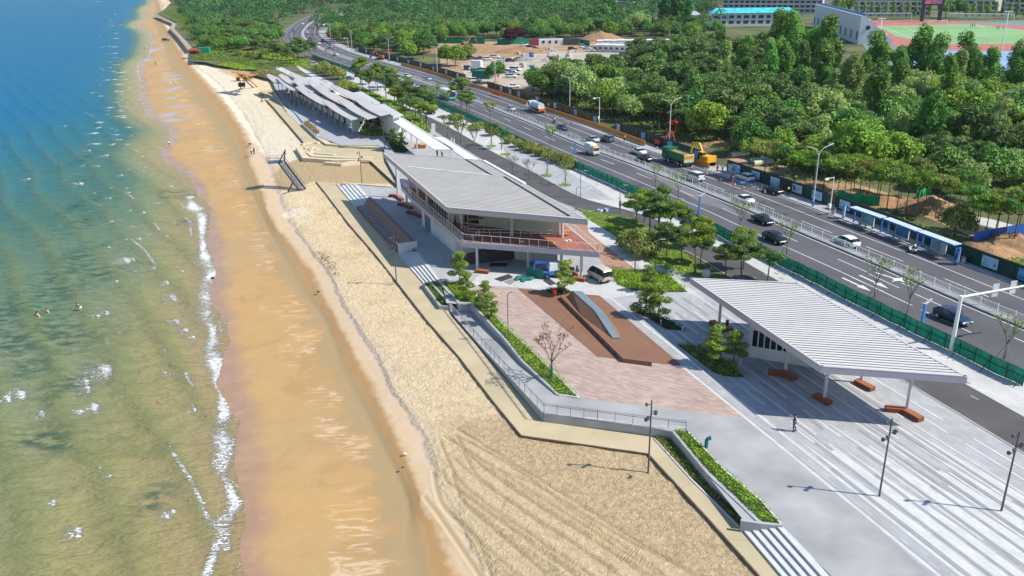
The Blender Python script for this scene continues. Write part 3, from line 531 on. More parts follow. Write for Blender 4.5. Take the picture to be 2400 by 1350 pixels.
# striped plaza: long light and dark courses
def stripes():
    o0 = G(1744, 981); n = Vector((-DIRP.y, DIRP.x, 0));
    if n.x < 0: n = -n
    L = MB(); D = MB(); r = random.Random(3)
    W_ = {C['white_stone']: L, 'd': D}
    def st(mb, u0, u1, v0, v1, z, sk=0.0, sk2=None):
        sk2 = sk if sk2 is None else sk2
        z = .0075+.00022*len(L.f)+.00022*len(D.f); q = [o0+n*u0+DIRP*v0, o0+n*u1+DIRP*v0, o0+n*(u1+sk2)+DIRP*v1, o0+n*(u0+sk)+DIRP*v1]
        mb.poly([Vector((p.x, p.y, z)) for p in q])
    st(L, .05, .38, -34, 42, .009); st(L, 1.55, 1.85, -34, 42, .009); st(D, .42, .55, -34, 42, .009)
    for k, u in enumerate((3.3, 4.4, 6.2, 7.6, 9.3, 10.9, 12.4, 14.1, 15.8, 17.2)):
        v = -30+r.random()*8
        while v < 40:
            l = 5+r.random()*12; st(L, u, u+.25, v, v+l, .009); v += l+1+r.random()*5
    for k, (u, v, w) in enumerate(((2.3, 5, 1.0), (3.7, 1, 1.3), (5.1, 7, .9), (6.8, 3, 1.2), (8.2, 10, 1.1), (10.0, 4, .9), (11.6, 9, 1.0), (13.0, 6, 1.1))):
        st(L, u, u+.06, v, v+14, .008, 0, w*.9); st(L, u, u+w*.95, v+14, v+36, .008)
        st(D, u-.35, u-.05, v+5, v+36, .008)
    for k, u in enumerate((3.9, 5.6, 7.0, 8.7, 10.3, 11.9, 13.5)):
        v = -30+r.random()*10
        while v < 6:
            l = 6+r.random()*8; st(D, u, u+.35, v, v+l, .009); v += l+3+r.random()*8
    L_ = brick_mat('white_course', (.50, .505, .51), (.575, .58, .58), (.40, .40, .40), .4, 2.2, -ANG, joint=.012, var=.07, patch=.3)
    D_ = brick_mat('grey_course', (.275, .28, .295), (.33, .335, .345), (.3, .3, .3), .4, 2.2, -ANG, joint=.012, var=.08, patch=.3)
    # keep only what lies on the plaza
    struct(L.build('white_paving_stripe', L_)); struct(D.build('grey_paving_stripe', D_))
stripes()
# ---- service road, white pavements, green areas
side = smooth_line(GL([(712,153),(785,188),(862,222),(930,252),(1005,285),(1058,316),(1133,361),(1216,402),(1252,424),(1330,468),(1400,488),(1470,505),(1545,535),(1610,570),(1667,594),(1768,655),(1960,765),(2167,883),(2400,1018),(2700,1195)], 0), 2)
mb = MB(); l = offset(side, 2.6); r_ = offset(side, -2.6); zz = lambda L, z: [Vector((q.x, q.y, z)) for q in L]
mb.ribbon(zz(l, .016), zz(r_, .016)); o = mb.build('service_road', C['asphalt_dark']); struct(o)
if o.data.polygons[0].normal.z < 0: o.data.flip_normals()
mb = MB(); mb.wall(zz(offset(side, 2.68), 0), .16, .05); mb.wall(zz(offset(side, -2.68), 0), .16, .05); struct(mb.build('service_road_kerb', C['kerb']))
# ---- the main road: centre reserve polyline
M0 = smooth_line(GL([(840,28),(769,33),(740,44),(718,60),(706,76),(708,90),(751,119),(827,145),(978,189),(1200,272),(1367,345),(1500,393),(1717,479),(1850,537),(2052,621),(2234,702),(2400,772),(2600,856)], 0), 2)
M0 = resample(M0, 4.0)[::-1]      # near to far: positive offsets lie on the inland side
LW = 13.2; RW = 12.8       # carriageway widths left (towards the sea) and right of the reserve
def strip(name, a, b, z, m_):
    mb = MB(); A = offset(M0, a); B = offset(M0, b); mb.ribbon(zz(A, z), zz(B, z)); o = mb.build(name, m_)
    if sum(p.normal.z for p in o.data.polygons) < 0: o.data.flip_normals()
    return struct(o)
strip('road', -11.6, 11.5, .012, C['asphalt'])
strip('pavement', 11.5, 16.5, .03, brick_mat('right_pavement', (.36, .355, .35), (.42, .41, .40), (.28, .28, .28), .35, 1.6, .3, var=.2, patch=.25))
# white pavement with dark inlays between the service road and the green fence
near_i = [i for i, q in enumerate(M0) if q.y < 480]
A = offset(M0, -11.6)
vp = [Vector((q.x, q.y, .022)) for q in A if q.y < 370]; sr = [Vector((q.x, q.y, .022)) for q in offset(side, -2.6)]
if sr[0].y < sr[-1].y: sr = sr[::-1]
tess_sheet('white_pavement', vp+sr, .006, PALE)
tess_sheet('grey_paving', GL([(1180,340),(1250,360),(1390,435),(1440,470),(1335,463),(1215,392),(1185,372)], 0), .012, PLAZA)
mb = MB(); r = random.Random(5)
for k in range(330):
    i = r.randrange(len(A)-1); q = A[i]; off_ = -2.2-r.random()*5.5; q = offset(M0, -11.6+off_+0)[i] if k < 0 else q
    t = (A[min(i+1, len(A)-1)]-A[max(i-1, 0)]).normalized(); nrm = Vector((t.y, -t.x, 0)); p = q+nrm*off_+t*r.random()*4
    if p.y > 230 or p.y < 55: continue
    mb.bar(p-t*.45+Vector((0, 0, .024)), p+t*.45+Vector((0, 0, .024)), .22, .008)
struct(mb.build('dark_paving_inlay', C['grey_metal']))
# kerbs and centre reserve
mb = MB(); mb.wall(zz(offset(M0, 11.5), .0), .22, .15); struct(mb.build('road_kerb', C['kerb']))
mb = MB(); mb.wall(zz(offset(M0, -11.6), .0), .22, .13); struct(mb.build('road_kerb', C['kerb']))
mb = MB(); mb.wall(zz(offset(M0, .65), .0), 1.15, .26); struct(mb.build('centre_reserve', C['concrete_wall']))
def line(mb, off_, w=.15, y0=0, y1=760, dash=None, gap=9, ph=0, z=.018):
    P = resample(offset(M0, off_), 1.5)
    k = 0
    for i in range(len(P)-1):
        if not (y0 < P[i].y < y1): continue
        if dash is not None:
            if ((len(P)-i)*1.5+ph) % (dash+gap) > dash: continue
        t = (P[i+1]-P[i]).normalized(); n = Vector((t.y, -t.x, 0))*w/2
        mb.poly([Vector((q.x, q.y, z)) for q in (P[i]-n, P[i+1]-n, P[i+1]+n, P[i]+n)])
mb = MB()
line(mb, -.35, .15); line(mb, 1.62, .12); line(mb, 8.1, .15); line(mb, 4.8, .15, dash=6, gap=9, ph=3); line(mb, -3.1, .15, dash=6, gap=9, ph=8); line(mb, -6.4, .15, y0=98); line(mb, -6.4, .15, y1=98, dash=6); line(mb, 11.1, .12); line(mb, -9.9, .12, y0=260)
def arrow(mb, base, head, w=.3, bend=0):
    a = G(*base); b = G(*head); d = (b-a); L = d.length; d.normalize(); n = Vector((d.y, -d.x, 0)); z = Vector((0, 0, .02))
    q = b-d*2.2
    mb.poly([a-n*w/2+z, q-n*w/2+z, q+n*w/2+z, a+n*w/2+z]); mb.poly([q-n*.55+z, b+z, q+n*.55+z])
    if bend: c = q-d*.6; mb.poly([c+n*.15+z, c+n*1.5*bend+d*1.3+z, c+n*1.5*bend-d*.1+z, c-n*.15-d*.8+z])
arrow(mb, (1974,651), (2042,683), .32); arrow(mb, (2014,645), (2083,677), .32); arrow(mb, (2052,639), (2131,664), .32, 0)
for a, b in (((1997,650),(2070,683)), ((2037,642),(2108,675)), ((2113,663),(2140,674))): mb.bar(G(*a, .018), G(*b, .018), .14, .004)
for x, y, z_ in ((2121,651,.026),(2104,657,.030)): p = G(x, y, z_); mb.poly([p+Vector(v) for v in ((-1.1, -.5, 0), (1.2, .2, 0), (.5, .9, 0))])
# hatching and a far crossing
for k in range(9): mb.bar(G(925+k*7, 176+k*3.2, .018), G(914+k*7, 181+k*3.2, .018), .5, .004)
M_done = struct(mb.build('road_marking', C['road_paint']))
sheet('asphalt_patch', [(1467,383),(1532,387),(1735,500),(1650,478)], .0155, C['asphalt_new'])
mb = MB()
for (a, b) in (((2036,598),(2240,660)), ((1560,410),(1900,520)), ((2300,715),(2400,750)), ((1440,330),(1600,380))): mb.bar(G(*a, .0165), G(*b, .0165), .25, .003)
struct(mb.build('tar_seam', C['asphalt_dark']))
mb = MB()
for x, y in ((2306,644),(2102,560),(1996,745),(2240,868),(1650,960)): p = G(x, y, .034); mb.box(p, (.7, .45, .01), ANG)
# ---- centre railing
GREEN_N = C['green_net'] = mat('green_net_panel', (.006, .32, .18), .55, var=.3, scale=1.2, bump=.05, bscale=2)
def railing_run(P, h=1.0, name='median_railing', label='', every=2, low=110):
    T = thing(name, label, 'railing', P[0])
    posts = []; rails = [MB(), MB()]; bal = []
    for i, p in enumerate(P):
        if i % every == 0: posts.append((p, p+Vector((0, 0, h+.1)), .11, .11))
    for a, b in zip(P[:-1], P[1:]):
        for j_, z in enumerate((h-.05, .22)): rails[j_].bar(a+Vector((0, 0, z)), b+Vector((0, 0, z)), .05, .06)
        if a.y < low:
            n = int((b-a).length/.22)
            for k in range(n): q = a.lerp(b, k/n); bal.append((q+Vector((0, 0, .22)), q+Vector((0, 0, h-.05)), .025, .025))
        else:
            n = int((b-a).length/.5)
            for k in range(n): q = a.lerp(b, k/n); bal.append((q+Vector((0, 0, .22)), q+Vector((0, 0, h-.05)), .03, .03))
    repeat_boxes(T, 'railing_post', posts, C['white_paint']); rails[0].build('rail', C['white_paint'], T); rails[1].build('rail', C['white_paint'], T); repeat_boxes(T, 'baluster', bal, C['white_paint'])
P = [Vector((q.x, q.y, .26)) for q in resample(offset(M0, 1.05), 1.25) if q.y < 480]
railing_run(P, 1.0, 'median_railing', 'long low white steel railing along the centre reserve of the main road')
# ---- green mesh fence on the sea side
F_ = [Vector((q.x, q.y, .02)) for q in resample(offset(M0, -12.7), 1.0) if q.y < 420]
F_ = F_[::-1] if F_[0].y > F_[-1].y else F_
def net_fence(F_, h, name, label, cat='fence', y0=0, y1=999, leg=True, wav=.35):
    P = [q for q in F_ if y0 < q.y < y1]
    if len(P) < 3: return
    T = thing(name, label, cat, P[0]); net = MB(); fr = MB(); lg = []; z = Vector((0, 0, 1)); r = random.Random(int(P[0].y))
    W2 = []
    for i, p in enumerate(P):
        t = (P[min(i+1, len(P)-1)]-P[max(i-1, 0)]).normalized(); n = Vector((t.y, -t.x, 0)); W2.append(p+n*math.sin(i*.9+math.sin(i*.37)*2)*wav*.3)
    for i in range(0, len(W2)-1):
        a, b = W2[i], W2[i+1]; nb = (b-a).cross(z).normalized()*.03
        m1, m2 = (a+b)/2+nb*(1.5+r.random()*2), (a+b)/2
        net.add([a+z*.05, m1+z*.05, b+z*.05, a+z*h, m1+z*(h-.05), b+z*h, a+z*h*.5+nb, m1+z*h*.5+nb*2, b+z*h*.5+nb], [(0, 1, 7, 6), (1, 2, 8, 7), (6, 7, 4, 3), (7, 8, 5, 4)])
        if i % 2 == 0: fr.bar(a, a+z*(h+.02), .07, .07)
        for zz_ in (.04, .55, 1.0): fr.bar(a+z*h*zz_, b+z*h*zz_, .05, .05)
        if leg and i % 4 == 0:
            s_ = (b-a).cross(z).normalized(); s_ = -s_ if s_.x > 0 else s_
            lg.append((a+z*h*.8, a+s_*1.1, .06, .06))
    net.build('net_panel', GREEN_N, T); fr.build('fence_frame', C['dark_green'], T)
    if leg: repeat_boxes(T, 'fence_brace', lg, C['dark_green'])
M_('dark_green', (.01, .055, .04), .6, var=.2); M_('hoarding_green', (.004, .040, .030), .6, var=.35, scale=.5)
net_fence(F_, 1.75, 'green_fence', 'bright green mesh fence panels bracing along the seaward side of the main road')
# ---- hoardings with posters on the far side
FAR = [(840,121),(950,148),(1093,190),(1141,206),(1200,224),(1282,250),(1432,303),(1560,348),(1767,423),(1850,451),(1985,498),(2125,553),(2263,614),(2399,664),(2560,730)]
H_ = [Vector((q.x, q.y, .03)) for q in resample(smooth_line(GL(FAR, 0), 1), 2.0)]
POST = C['poster_white'] = mat('poster_pale', (.40, .56, .70), .5, var=.2, scale=.8); M_('poster_blue', (.10, .34, .62), .5, var=.35, scale=.9); M_('poster_ink', (.02, .16, .40), .5); M_('poster_teal', (.04, .33, .38), .5, var=.3); M_('poster_violet', (.42, .42, .58), .5, var=.1)
M_('hoard_brown', (.075, .055, .022), .7, var=.45, scale=.35)
def hoarding(P, h, label, m_, gap=None):
    T = thing('site_hoarding', label, 'hoarding', P[0], group=None); mb = MB(); fr = MB(); z = Vector((0, 0, 1))
    for a, b in zip(P[:-1], P[1:]):
        mb.bar(a+z*h/2, b+z*h/2, .06, h); n = (b-a).cross(z).normalized(); n = n if n.x < 0 else -n
        fr.bar(a+n*.05, a+n*.05+z*h, .09, .05); fr.bar(a+z*(h+.03), b+z*(h+.03), .12, .06)
    mb.build('hoarding_panel', m_, T); fr.build('hoarding_frame', C['dark_green'], T)
def poster(px, py, w, h, m_, art, label, z0=.45, thick=.05, tilt=0):
    """px,py: photo position of the middle of the foot of the poster"""
    p = G(px, py, 0); k = min(range(len(H_)-1), key=lambda i: (H_[i]-p).length); a, b = H_[k], H_[k+1]; t = (b-a).normalized()
    q = a+t*(p-a).dot(t); n = Vector((t.y, -t.x, 0)); n = n if n.x < 0 else -n; rz = math.atan2(t.y, t.x) if t.y < 0 else math.atan2(-t.y, -t.x)
    rz = math.atan2(n.x, -n.y)      # local -Y faces the road
    T = thing('poster', label, 'poster', q+n*.12+Vector((0, 0, z0)), rz)
    mb = MB(); mb.box((0, 0, h/2), (w, thick, h)); mb.build('poster_board', m_, T, world=False)
    g = MB(); r = random.Random(int(px)); y = -thick/2-.006
    def blob(cx, cz, rr, n=9, sq=1.0): g.poly([(cx+math.cos(2*PI*i/n)*rr, y, cz+math.sin(2*PI*i/n)*rr*sq) for i in range(n)])
    def char(x, zc, s):      # a small square character made of a few strokes
        for _ in range(2): dz = (r.random()-.5)*s*.8; g.box((x, y, zc+dz), (s*.8, .008, s*.13))
        for _ in range(2): dx = (r.random()-.5)*s*.7; g.box((x+dx, y-.001, zc), (s*.13, .008, s*.8))
    if art in ('text', 'wave'):
        for row in range(2):
            for k2 in range(4): char(-w*.36+k2*.27*h*.8, h*(.70-.22*row), h*.15)
        g.poly([(-w*.45, y, h*.12), (w*.05, y, h*.10), (w*.02, y, h*.2), (-w*.2, y, h*.22), (-w*.45, y, h*.3)])
        blob(w*.3, h*.45, h*.2, 3); blob(w*.33, h*.3, h*.16, 7, .6)
    elif art == 'tree':
        blob(-w*.3, h*.62, h*.24, 10, 1.1); blob(-w*.24, h*.42, h*.16, 8); g.box((-w*.3, y, h*.22), (h*.12, .008, h*.35))
        for row in range(2):
            for k2 in range(4): char(w*.0+k2*.2*h, h*(.62-.2*row), h*.13)
    elif art == 'logo':
        blob(w*.1, h*.5, h*.24, 12); g.box((w*.1, y-.004, h*.5), (h*.4, .008, .05)); 
        for k2 in range(3): char(-w*.3, h*(.75-.22*k2), h*.12)
    elif art == 'sky':
        g.poly([(-w*.48, y, h*.06), (w*.48, y, h*.04), (w*.48, y, h*.2), (w*.2, y, h*.26), (0, y, h*.2), (-w*.3, y, h*.34), (-w*.48, y, h*.28)])
        for k2 in range(5): g.box((-w*.4+k2*w*.14, y-.002, h*.33), (h*.07, .008, h*(.1+.25*r.random())))
        for k2 in range(4): char(w*.12+k2*h*.17, h*.72, h*.12)
    else:
        for k2 in range(4): char(-w*.15+k2*.2*h, h*.6, h*.13)
    if g.f: g.build('poster_print', C['poster_ink'] if art != 'wave' else C['poster_teal'], T, world=False)
    return T
ys_ = lambda a, b: [q for q in H_ if a <= q.y <= b]
def cut(px0, px1):
    a, b = G(*px0).y, G(*px1).y; return [q for q in H_ if min(a, b)-1.2 <= q.y <= max(a, b)+1.2]
hoarding(cut((840,121), (1093,190)), 2.3, 'dark green site hoarding at the far end by the curve', C['hoarding_green'])
hoarding(cut((1141,206), (1398,291)), 2.3, 'brown stained site hoarding behind the orange barrier and the water truck', C['hoard_brown'])
hoarding(cut((1440,306), (1640,376)), 2.3, 'dark green site hoarding behind the red excavator and the dump truck', C['hoarding_green'])
hoarding(cut((1705,400), (1938,482)), 2.3, 'dark green site hoarding behind the two parked cars', C['hoarding_green'])
hoarding(cut((1960,489), (2560,735)), 2.3, 'long dark green site hoarding behind the blue bus shelters', C['hoarding_green'])
pst = [(1221,229,'logo','poster_violet','upper left of the water truck'), (1259,243,'tree','poster_white','right above the water truck'), (1302,257,'logo','poster_violet','between the water truck and the tall lamp'), (1347,274,'none','poster_blue','just right of the lamp beyond the orange barrier'), (1396,290,'none','poster_blue','behind the camera pole'), (1449,309,'tree','poster_white','right of the gap in the hoarding'), (1505,330,'text','poster_blue','above the right end of the orange barrier'), (1569,352,'none','poster_blue','behind the red excavator'), (1636,374,'text','poster_blue','behind the yellow excavator'), (1725,408,'text','poster_white','second after the leaning sheet'), (1769,424,'none','poster_white','above the parked white car'), (1813,440,'text','poster_white','above the parked black car'), (1862,458,'tree','poster_white','with a blue tree and two rows of characters'), (1909,474,'tree','poster_white','behind the tall street lamp'), (1976,497,'text','poster_white','behind the slim bus stop sign'), (2307,636,'wave','poster_white','with a teal bird beyond the last bus shelter'), (2392,668,'sky','poster_blue','cut by the right edge of the photo'), (1196,223,'logo','poster_violet','above the end of the first orange barrier'), (836,121,'none','poster_white','nearest the far bend'), (855,126,'none','poster_white','second from the far bend'), (874,130,'none','poster_violet','third from the far bend'), (918,145,'none','poster_white','right of the lamp with the red frame'), (943,152,'none','poster_violet','above the start of the orange barrier'), (969,160,'none','poster_white','second above the far orange barrier'), (996,169,'none','poster_violet','third above the far orange barrier'), (1024,178,'none','poster_violet','by the foot of the lamp at the site gate'), (1053,186,'none','poster_white','last before the site gate'), (1182,216,'none','poster_violet','just after the site gate')]
for x, y, art, m_, where in pst:
    poster(x, y, 2.6 if x > 1700 else 2.0, 1.55 if x > 1700 else 1.6, C[m_], art, 'rectangular poster on the hoarding '+where, z0=.4)
poster(1707,406, 3.0, 1.5, C['poster_white'], 'logo', 'pale poster sheet leaning askew by the workers', z0=.1)
# ---- orange water barriers
def barrier(px, label):
    P = resample(GL(px, .03), 1.5); T = thing('orange_barrier', label, 'barrier', P[0]); mb = MB(); dk = MB(); ft = MB(); z = Vector((0, 0, 1))
    for a, b in zip(P[:-1], P[1:]):
        b2 = a.lerp(b, .96)
        mb.bar(a+z*.72, b2+z*.72, .12, 1.1)
        n = (b-a).cross(z).normalized()*.07; n = n if n.y < 0 or n.x < 0 else -n
        for zz_ in (.45, .72, 1.0): dk.bar(a.lerp(b, .08)+n+z*zz_, a.lerp(b, .88)+n+z*zz_, .02, .05)
        ft.box(a.lerp(b, .25)+z*.09, (.3, .5, .18)); ft.box(a.lerp(b, .75)+z*.09, (.3, .5, .18))
    mb.build('barrier_board', C['orange_plastic'], T); dk.build('barrier_groove', C['orange_dark'], T); ft.build('barrier_foot', C['kerb'], T)
M_('orange_dark', (.30, .10, .01), .6)
barrier([(940,153),(1002,170),(1062,190)], 'long orange barrier row furthest along the road')
barrier([(1094,200),(1140,213),(1200,233),(1235,246)], 'orange barrier row with a red banner left of the water truck')
barrier([(1280,262),(1390,297),(1445,317),(1512,342)], 'long orange barrier row between the water truck and the dump truck')
barrier([(1622,383),(1640,389),(1662,396)], 'short orange barrier in front of the yellow excavator')
mb = MB(); mb.bar(G(1150,216,.9), G(1170,223,.9), .16, .6); tag(mb.build('red_banner', C['red']), 'long red banner hung on the orange barrier', 'banner')
# ---- street lamps
def street_lamp(h=11.0):
    T = thing('street_lamp', '', 'street lamp'); mb = MB(); mb.tube((0, 0, 0), (0, 0, h-1.6), .14, .09, 10); mb.tube((0, 0, 0), (0, 0, .9), .2, .18, 8, 1)
    mb.build('pole', [C['lamp_white'], C['blue_paint']], T, smooth=False)
    for s in (-1, 1):
        a = MB(); pts = [Vector((0, 0, h-1.9)), Vector((0, s*.35, h-1.2)), Vector((0, s*.75, h-.75)), Vector((0, s*1.4, h-.5)), Vector((0, s*2.3, h-.2))]; a.path(pts, .055, 6); a.build('arm', C['lamp_white'], T)
        l = MB(); l.bar((0, s*1.9, h-.32), (0, s*2.9, h-.02), .28, .09, up=(0, 0, 1)); l.build('lamp_head', C['lamp_white'], T)
    return T
M_('lamp_white', (.58, .60, .64), .4, var=.04)
SL = street_lamp(); first = True
lamps = [((1905,483),'nearest the blue bus shelters'), ((1568,338),'behind the green dump truck'), ((1335,265),'beyond the long orange barrier'), ((1161,211.6),'by the red banner and site gate'), ((1025,172.5),'behind the orange barrier before the site'), ((912.8,143.6),'right of the far orange excavator'), ((825.4,118.4),'beside the small camera mast at the bend'), ((776,101),'at the bend above the parked cars'), ((752,70),'beyond the bend among the roadside trees'), ((766,30),'furthest up the road')]
for (p, w) in lamps:
    q = G(*p, .03); k = min(range(1, len(M0)-1), key=lambda i: (M0[i]-q).length); t = M0[k+1]-M0[k-1]; rz = math.atan2(t.y, t.x)
    lab = 'tall pale street lamp with two upswept arms, '+w
    if first: SL.matrix_basis = Matrix.Translation(q) @ Matrix.Rotation(rz, 4, 'Z'); SL['label'] = lab; SL['group'] = 'double arm street lamps along the main road'; first = False
    else: copy_thing(SL, q, rz, lab, 'double arm street lamps along the main road')
# red lattice frames with round lanterns fixed on some lamps
for x, y, sc, w in ((1572,335,1, 'above the red excavator'), (1161,211,1,'by the site gate'), (912,143,1,'beside the far hoarding'), (775,100,1,'at the bend')):
    q = G(x, y, 0); T = thing('red_lantern_frame', 'red square frame with two round lanterns on the street lamp '+w, 'lantern', q+Vector((-.45, -.1, 2.7)), .2, 'red lantern frames on street lamps'); mb = MB()
    for a, b in (((0, 0, 0), (1.5, 0, 0)), ((0, 0, 1.9), (1.5, 0, 1.9)), ((0, 0, 0), (0, 0, 1.9)), ((1.5, 0, 0), (1.5, 0, 1.9)), ((-.3, 0, 2.5), (1.8, 0, 2.5))): mb.bar(a, b, .12, .12)
    mb.build('frame', C['red'], T, world=False)
    for s in (-.15, 1.65): b_ = MB(); b_.ball((s, 0, 2.15), .42, 10, sz=.75); b_.build('lantern', C['red'], T, world=False, smooth=True)
# ---- slim blue lamps with two leaf shaped heads standing by the carriageway
def blue_lamp(px, py, h, lab):
    T = thing('blue_lamp_post', lab, 'lamp post', G(px, py, .02), .3, 'blue lamp posts by the main road'); mb = MB(); mb.box((0, 0, h/2), (.3, .3, h), taper=.9); mb.build('post', C['blue_post'], T, world=False)
    mb = MB(); mb.bar((0, 0, h), (.9, .1, h+.5), .32, .08); mb.bar((0, 0, h), (-.75, -.1, h+.35), .22, .07); mb.build('lamp_head', C['lamp_white'], T, world=False)
M_('blue_post', (.06, .22, .55), .4, var=.1)
blue_lamp(1638,502, 3.2, 'blue lamp post with leaf heads between road trees, halfway along the near carriageway')
blue_lamp(2158,775, 3.4, 'blue lamp post with leaf heads behind the green fence near the gantry')
blue_lamp(1348,362, 3.0, 'blue lamp post with leaf heads left of the small white lorry')
# ---- road gantry mast
T = thing('sign_gantry', 'white octagonal mast whose long arm carries small sign plates over the road', 'gantry', G(2229,822,.02)); b0 = G(2229,822,.02)
def on(px, py, ref):    # point of the vertical plane through ref facing the camera
    d = _X*((px-1200)/FPX) - _U*((py-675)/FPX) + _F; n = Vector((ref[0], ref[1], 0)).normalized(); t = n.dot(Vector(ref))/n.dot(d); return Vector((0, 0, CAMH))+d*t
top = Vector((b0.x, b0.y, 6.6)); mb = MB(); mb.tube(b0, top, .26, .19, 8); mb.build('mast', C['white_paint'], T)
tip = top+Vector((12.5, 3.2, .5)); mb = MB(); mb.tube(top-Vector((0, 0, .15)), tip, .15, .10, 8); mb.build('arm', C['white_paint'], T)
for k, f in enumerate((.34, .52, .70)):
    p = top.lerp(tip, f); mb = MB(); mb.box(p, (.8, .07, 1.5), .25); mb.build('sign_plate', C['grey_plate'], T) if k < 3 else None
M_('grey_plate', (.55, .57, .6), .5) if 'grey_plate' not in C else None
# ---- bus shelters
def shelter(pa, pb, lab, n):
    a = G(*pa, .03); b = G(*pb, .03); t = (b-a); L = t.length; t.normalize(); rz = math.atan2(t.y, t.x)
    T = thing('bus_shelter', lab, 'bus shelter', a, rz, 'blue bus shelters on the far pavement')      # local x along the shelter, local +y away from the road or towards it
    s = 1 if (Matrix.Rotation(rz, 3, 'Z') @ Vector((0, 1, 0))).x > 0 else -1
    mb = MB(); mb.box((L/2, s*.3, 2.52), (L+.3, 1.5, .14)); mb.box((L/2, -s*.46, 2.47), (L+.3, .04, .24), mi=1); mb.build('roof', [C['shelter_roof'], C['blue_paint']], T, world=False)
    for f in (.04, .30, .70, .97): mb = MB(); mb.box((L*f, s*.55, 1.23), (.22, .22, 2.46), taper=1.0); mb.bar((L*f, s*.5, 1.9), (L*f, -s*.3, 2.42), .12, .1); mb.build('post', C['blue_paint'], T, world=False)
    mb = MB(); mb.box((L*.52, s*.45, 1.25), (L*.42, .14, 1.7)); p_ = mb.build('light_box', C['white_paint'], T, world=False)
    mb = MB(); mb.box((L*.52, s*.45-s*.08, 1.25), (L*.40, .02, 1.5)); mb.build('advert', C['advert_%d' % n], p_, world=False)
    mb = MB(); mb.box((L*.45, -s*.1, .45), (1.9, .38, .06)); mb.box((L*.45-.7, -s*.1, .22), (.08, .3, .44)); mb.box((L*.45+.7, -s*.1, .22), (.08, .3, .44)); mb.build('bench', C['grey_metal'], T, world=False)
M_('shelter_roof', (.50, .60, .72), .5, var=.12); M_('grey_plate', (.55, .57, .6), .5)
for n, (a_, b2) in enumerate((((.05, .22, .32), (.24, .36, .36)), ((.02, .14, .32), (.08, .24, .42)), ((.12, .25, .34), (.30, .38, .44)))): C['advert_%d' % n] = brick_mat('advert_%d' % n, a_, b2, a_, .9, 3, .4, rough=.3, joint=0, var=.5, patch=.8)
shelter((1992,520), (2060,545), 'blue framed bus shelter with a landscape light box, furthest of the three', 0)
shelter((2070,548), (2142,577), 'blue framed bus shelter with a sea coloured light box, middle of the three', 1)
shelter((2150,580), (2232,612), 'blue framed bus shelter with a map light box, nearest of the three', 2)
for x, y, lab in ((1976,512,'slim blue and white bus stop totem left of the shelters'), (2243,620,'wide blue and white bus stop totem right of the shelters')):
    T = thing('stop_totem', lab, 'sign', G(x, y, .03), 1.0); mb = MB(); mb.box((0, 0, 1.25), (.95, .25, 2.5)); mb.build('totem_body', C['blue_paint'], T, world=False)
    mb = MB(); mb.box((.05, -.14, 1.3), (.75, .03, 1.8)); mb.box((.05, .14, 1.3), (.75, .03, 1.8)); mb.box((-.49, 0, 1.3), (.03, .18, 1.7)); mb.build('totem_face', C['poster_white'], T, world=False)
for x, y, lab in ((1953,501,'pair of grey litter bins left of the bus shelters'), (2258,616,'pair of grey litter bins right of the bus shelters')):
    T = thing('litter_bin', lab, 'bin', G(x, y, .03), 1.0); mb = MB()
    for d in (-.35, .35): mb.box((d, 0, .5), (.55, .5, .9), taper=.92); mb.box((d, 0, 1.0), (.62, .56, .1), mi=1)
    mb.build('bin_body', [C['grey_metal'], C['dark_metal']], T, world=False)
# ---- cones
T0 = None
cones = [(1283,274),(1331,293),(1344,293),(1320,281),(1449,328),(1455,334),(1484,343),(1540,350),(1578,378),(1621,396),(1657,411),(1690,424),(1722,436),(1743,444),(1775,447),(1786,440),(1793,454),(1439,329),(1400,312)]
for i, (x, y) in enumerate(cones):
    p = G(x, y, .02)
    lab = 'striped traffic cone on the closed lane of the far carriageway'
    if T0 is None:
        T0 = thing('traffic_cone', lab, 'traffic cone', p, 0, 'traffic cones along the closed lane'); mb = MB(); mb.tube((0, 0, .03), (0, 0, .75), .17, .05, 10); mb.build('cone', C['orange_red'] if 'orange_red' in C else C['red'], T0, world=False)
        mb = MB(); mb.tube((0, 0, .25), (0, 0, .42), .142, .115, 10); mb.tube((0, 0, .54), (0, 0, .64), .1, .08, 10); mb.build('white_band', C['white_paint'], T0, world=False); mb = MB(); mb.box((0, 0, .03), (.42, .42, .05)); mb.build('base', C['black'], T0, world=False)
    else: copy_thing(T0, p, 0, lab)
# diversion sign
T = thing('diversion_sign', 'small blue rectangular road sign on a stand among the cones', 'sign', G(1738,444,.02)); p = G(1738,444,.02); mb = MB(); mb.box(p+Vector((.15, 0, 1.35)), (1.75, .06, .65), -.1); b_ = mb.build('sign_board', C['blue_paint'], T)
mb = MB(); 
for k in range(4): mb.box(p+Vector((-.2+k*.28, -.05-k*.028*0, 1.35)), (.2, .02, .28 if k % 2 else .22), -.1)
mb.build('lettering', C['white_paint'], b_) if False else mb.build('lettering', C['white_paint'], T)
mb = MB(); mb.bar(p, p+Vector((0, 0, 1.3)), .06, .06); mb.bar(p+Vector((.6, 0, 0)), p+Vector((.6, 0, 1.3)), .06, .06); mb.build('stand', C['dark_metal'], T)
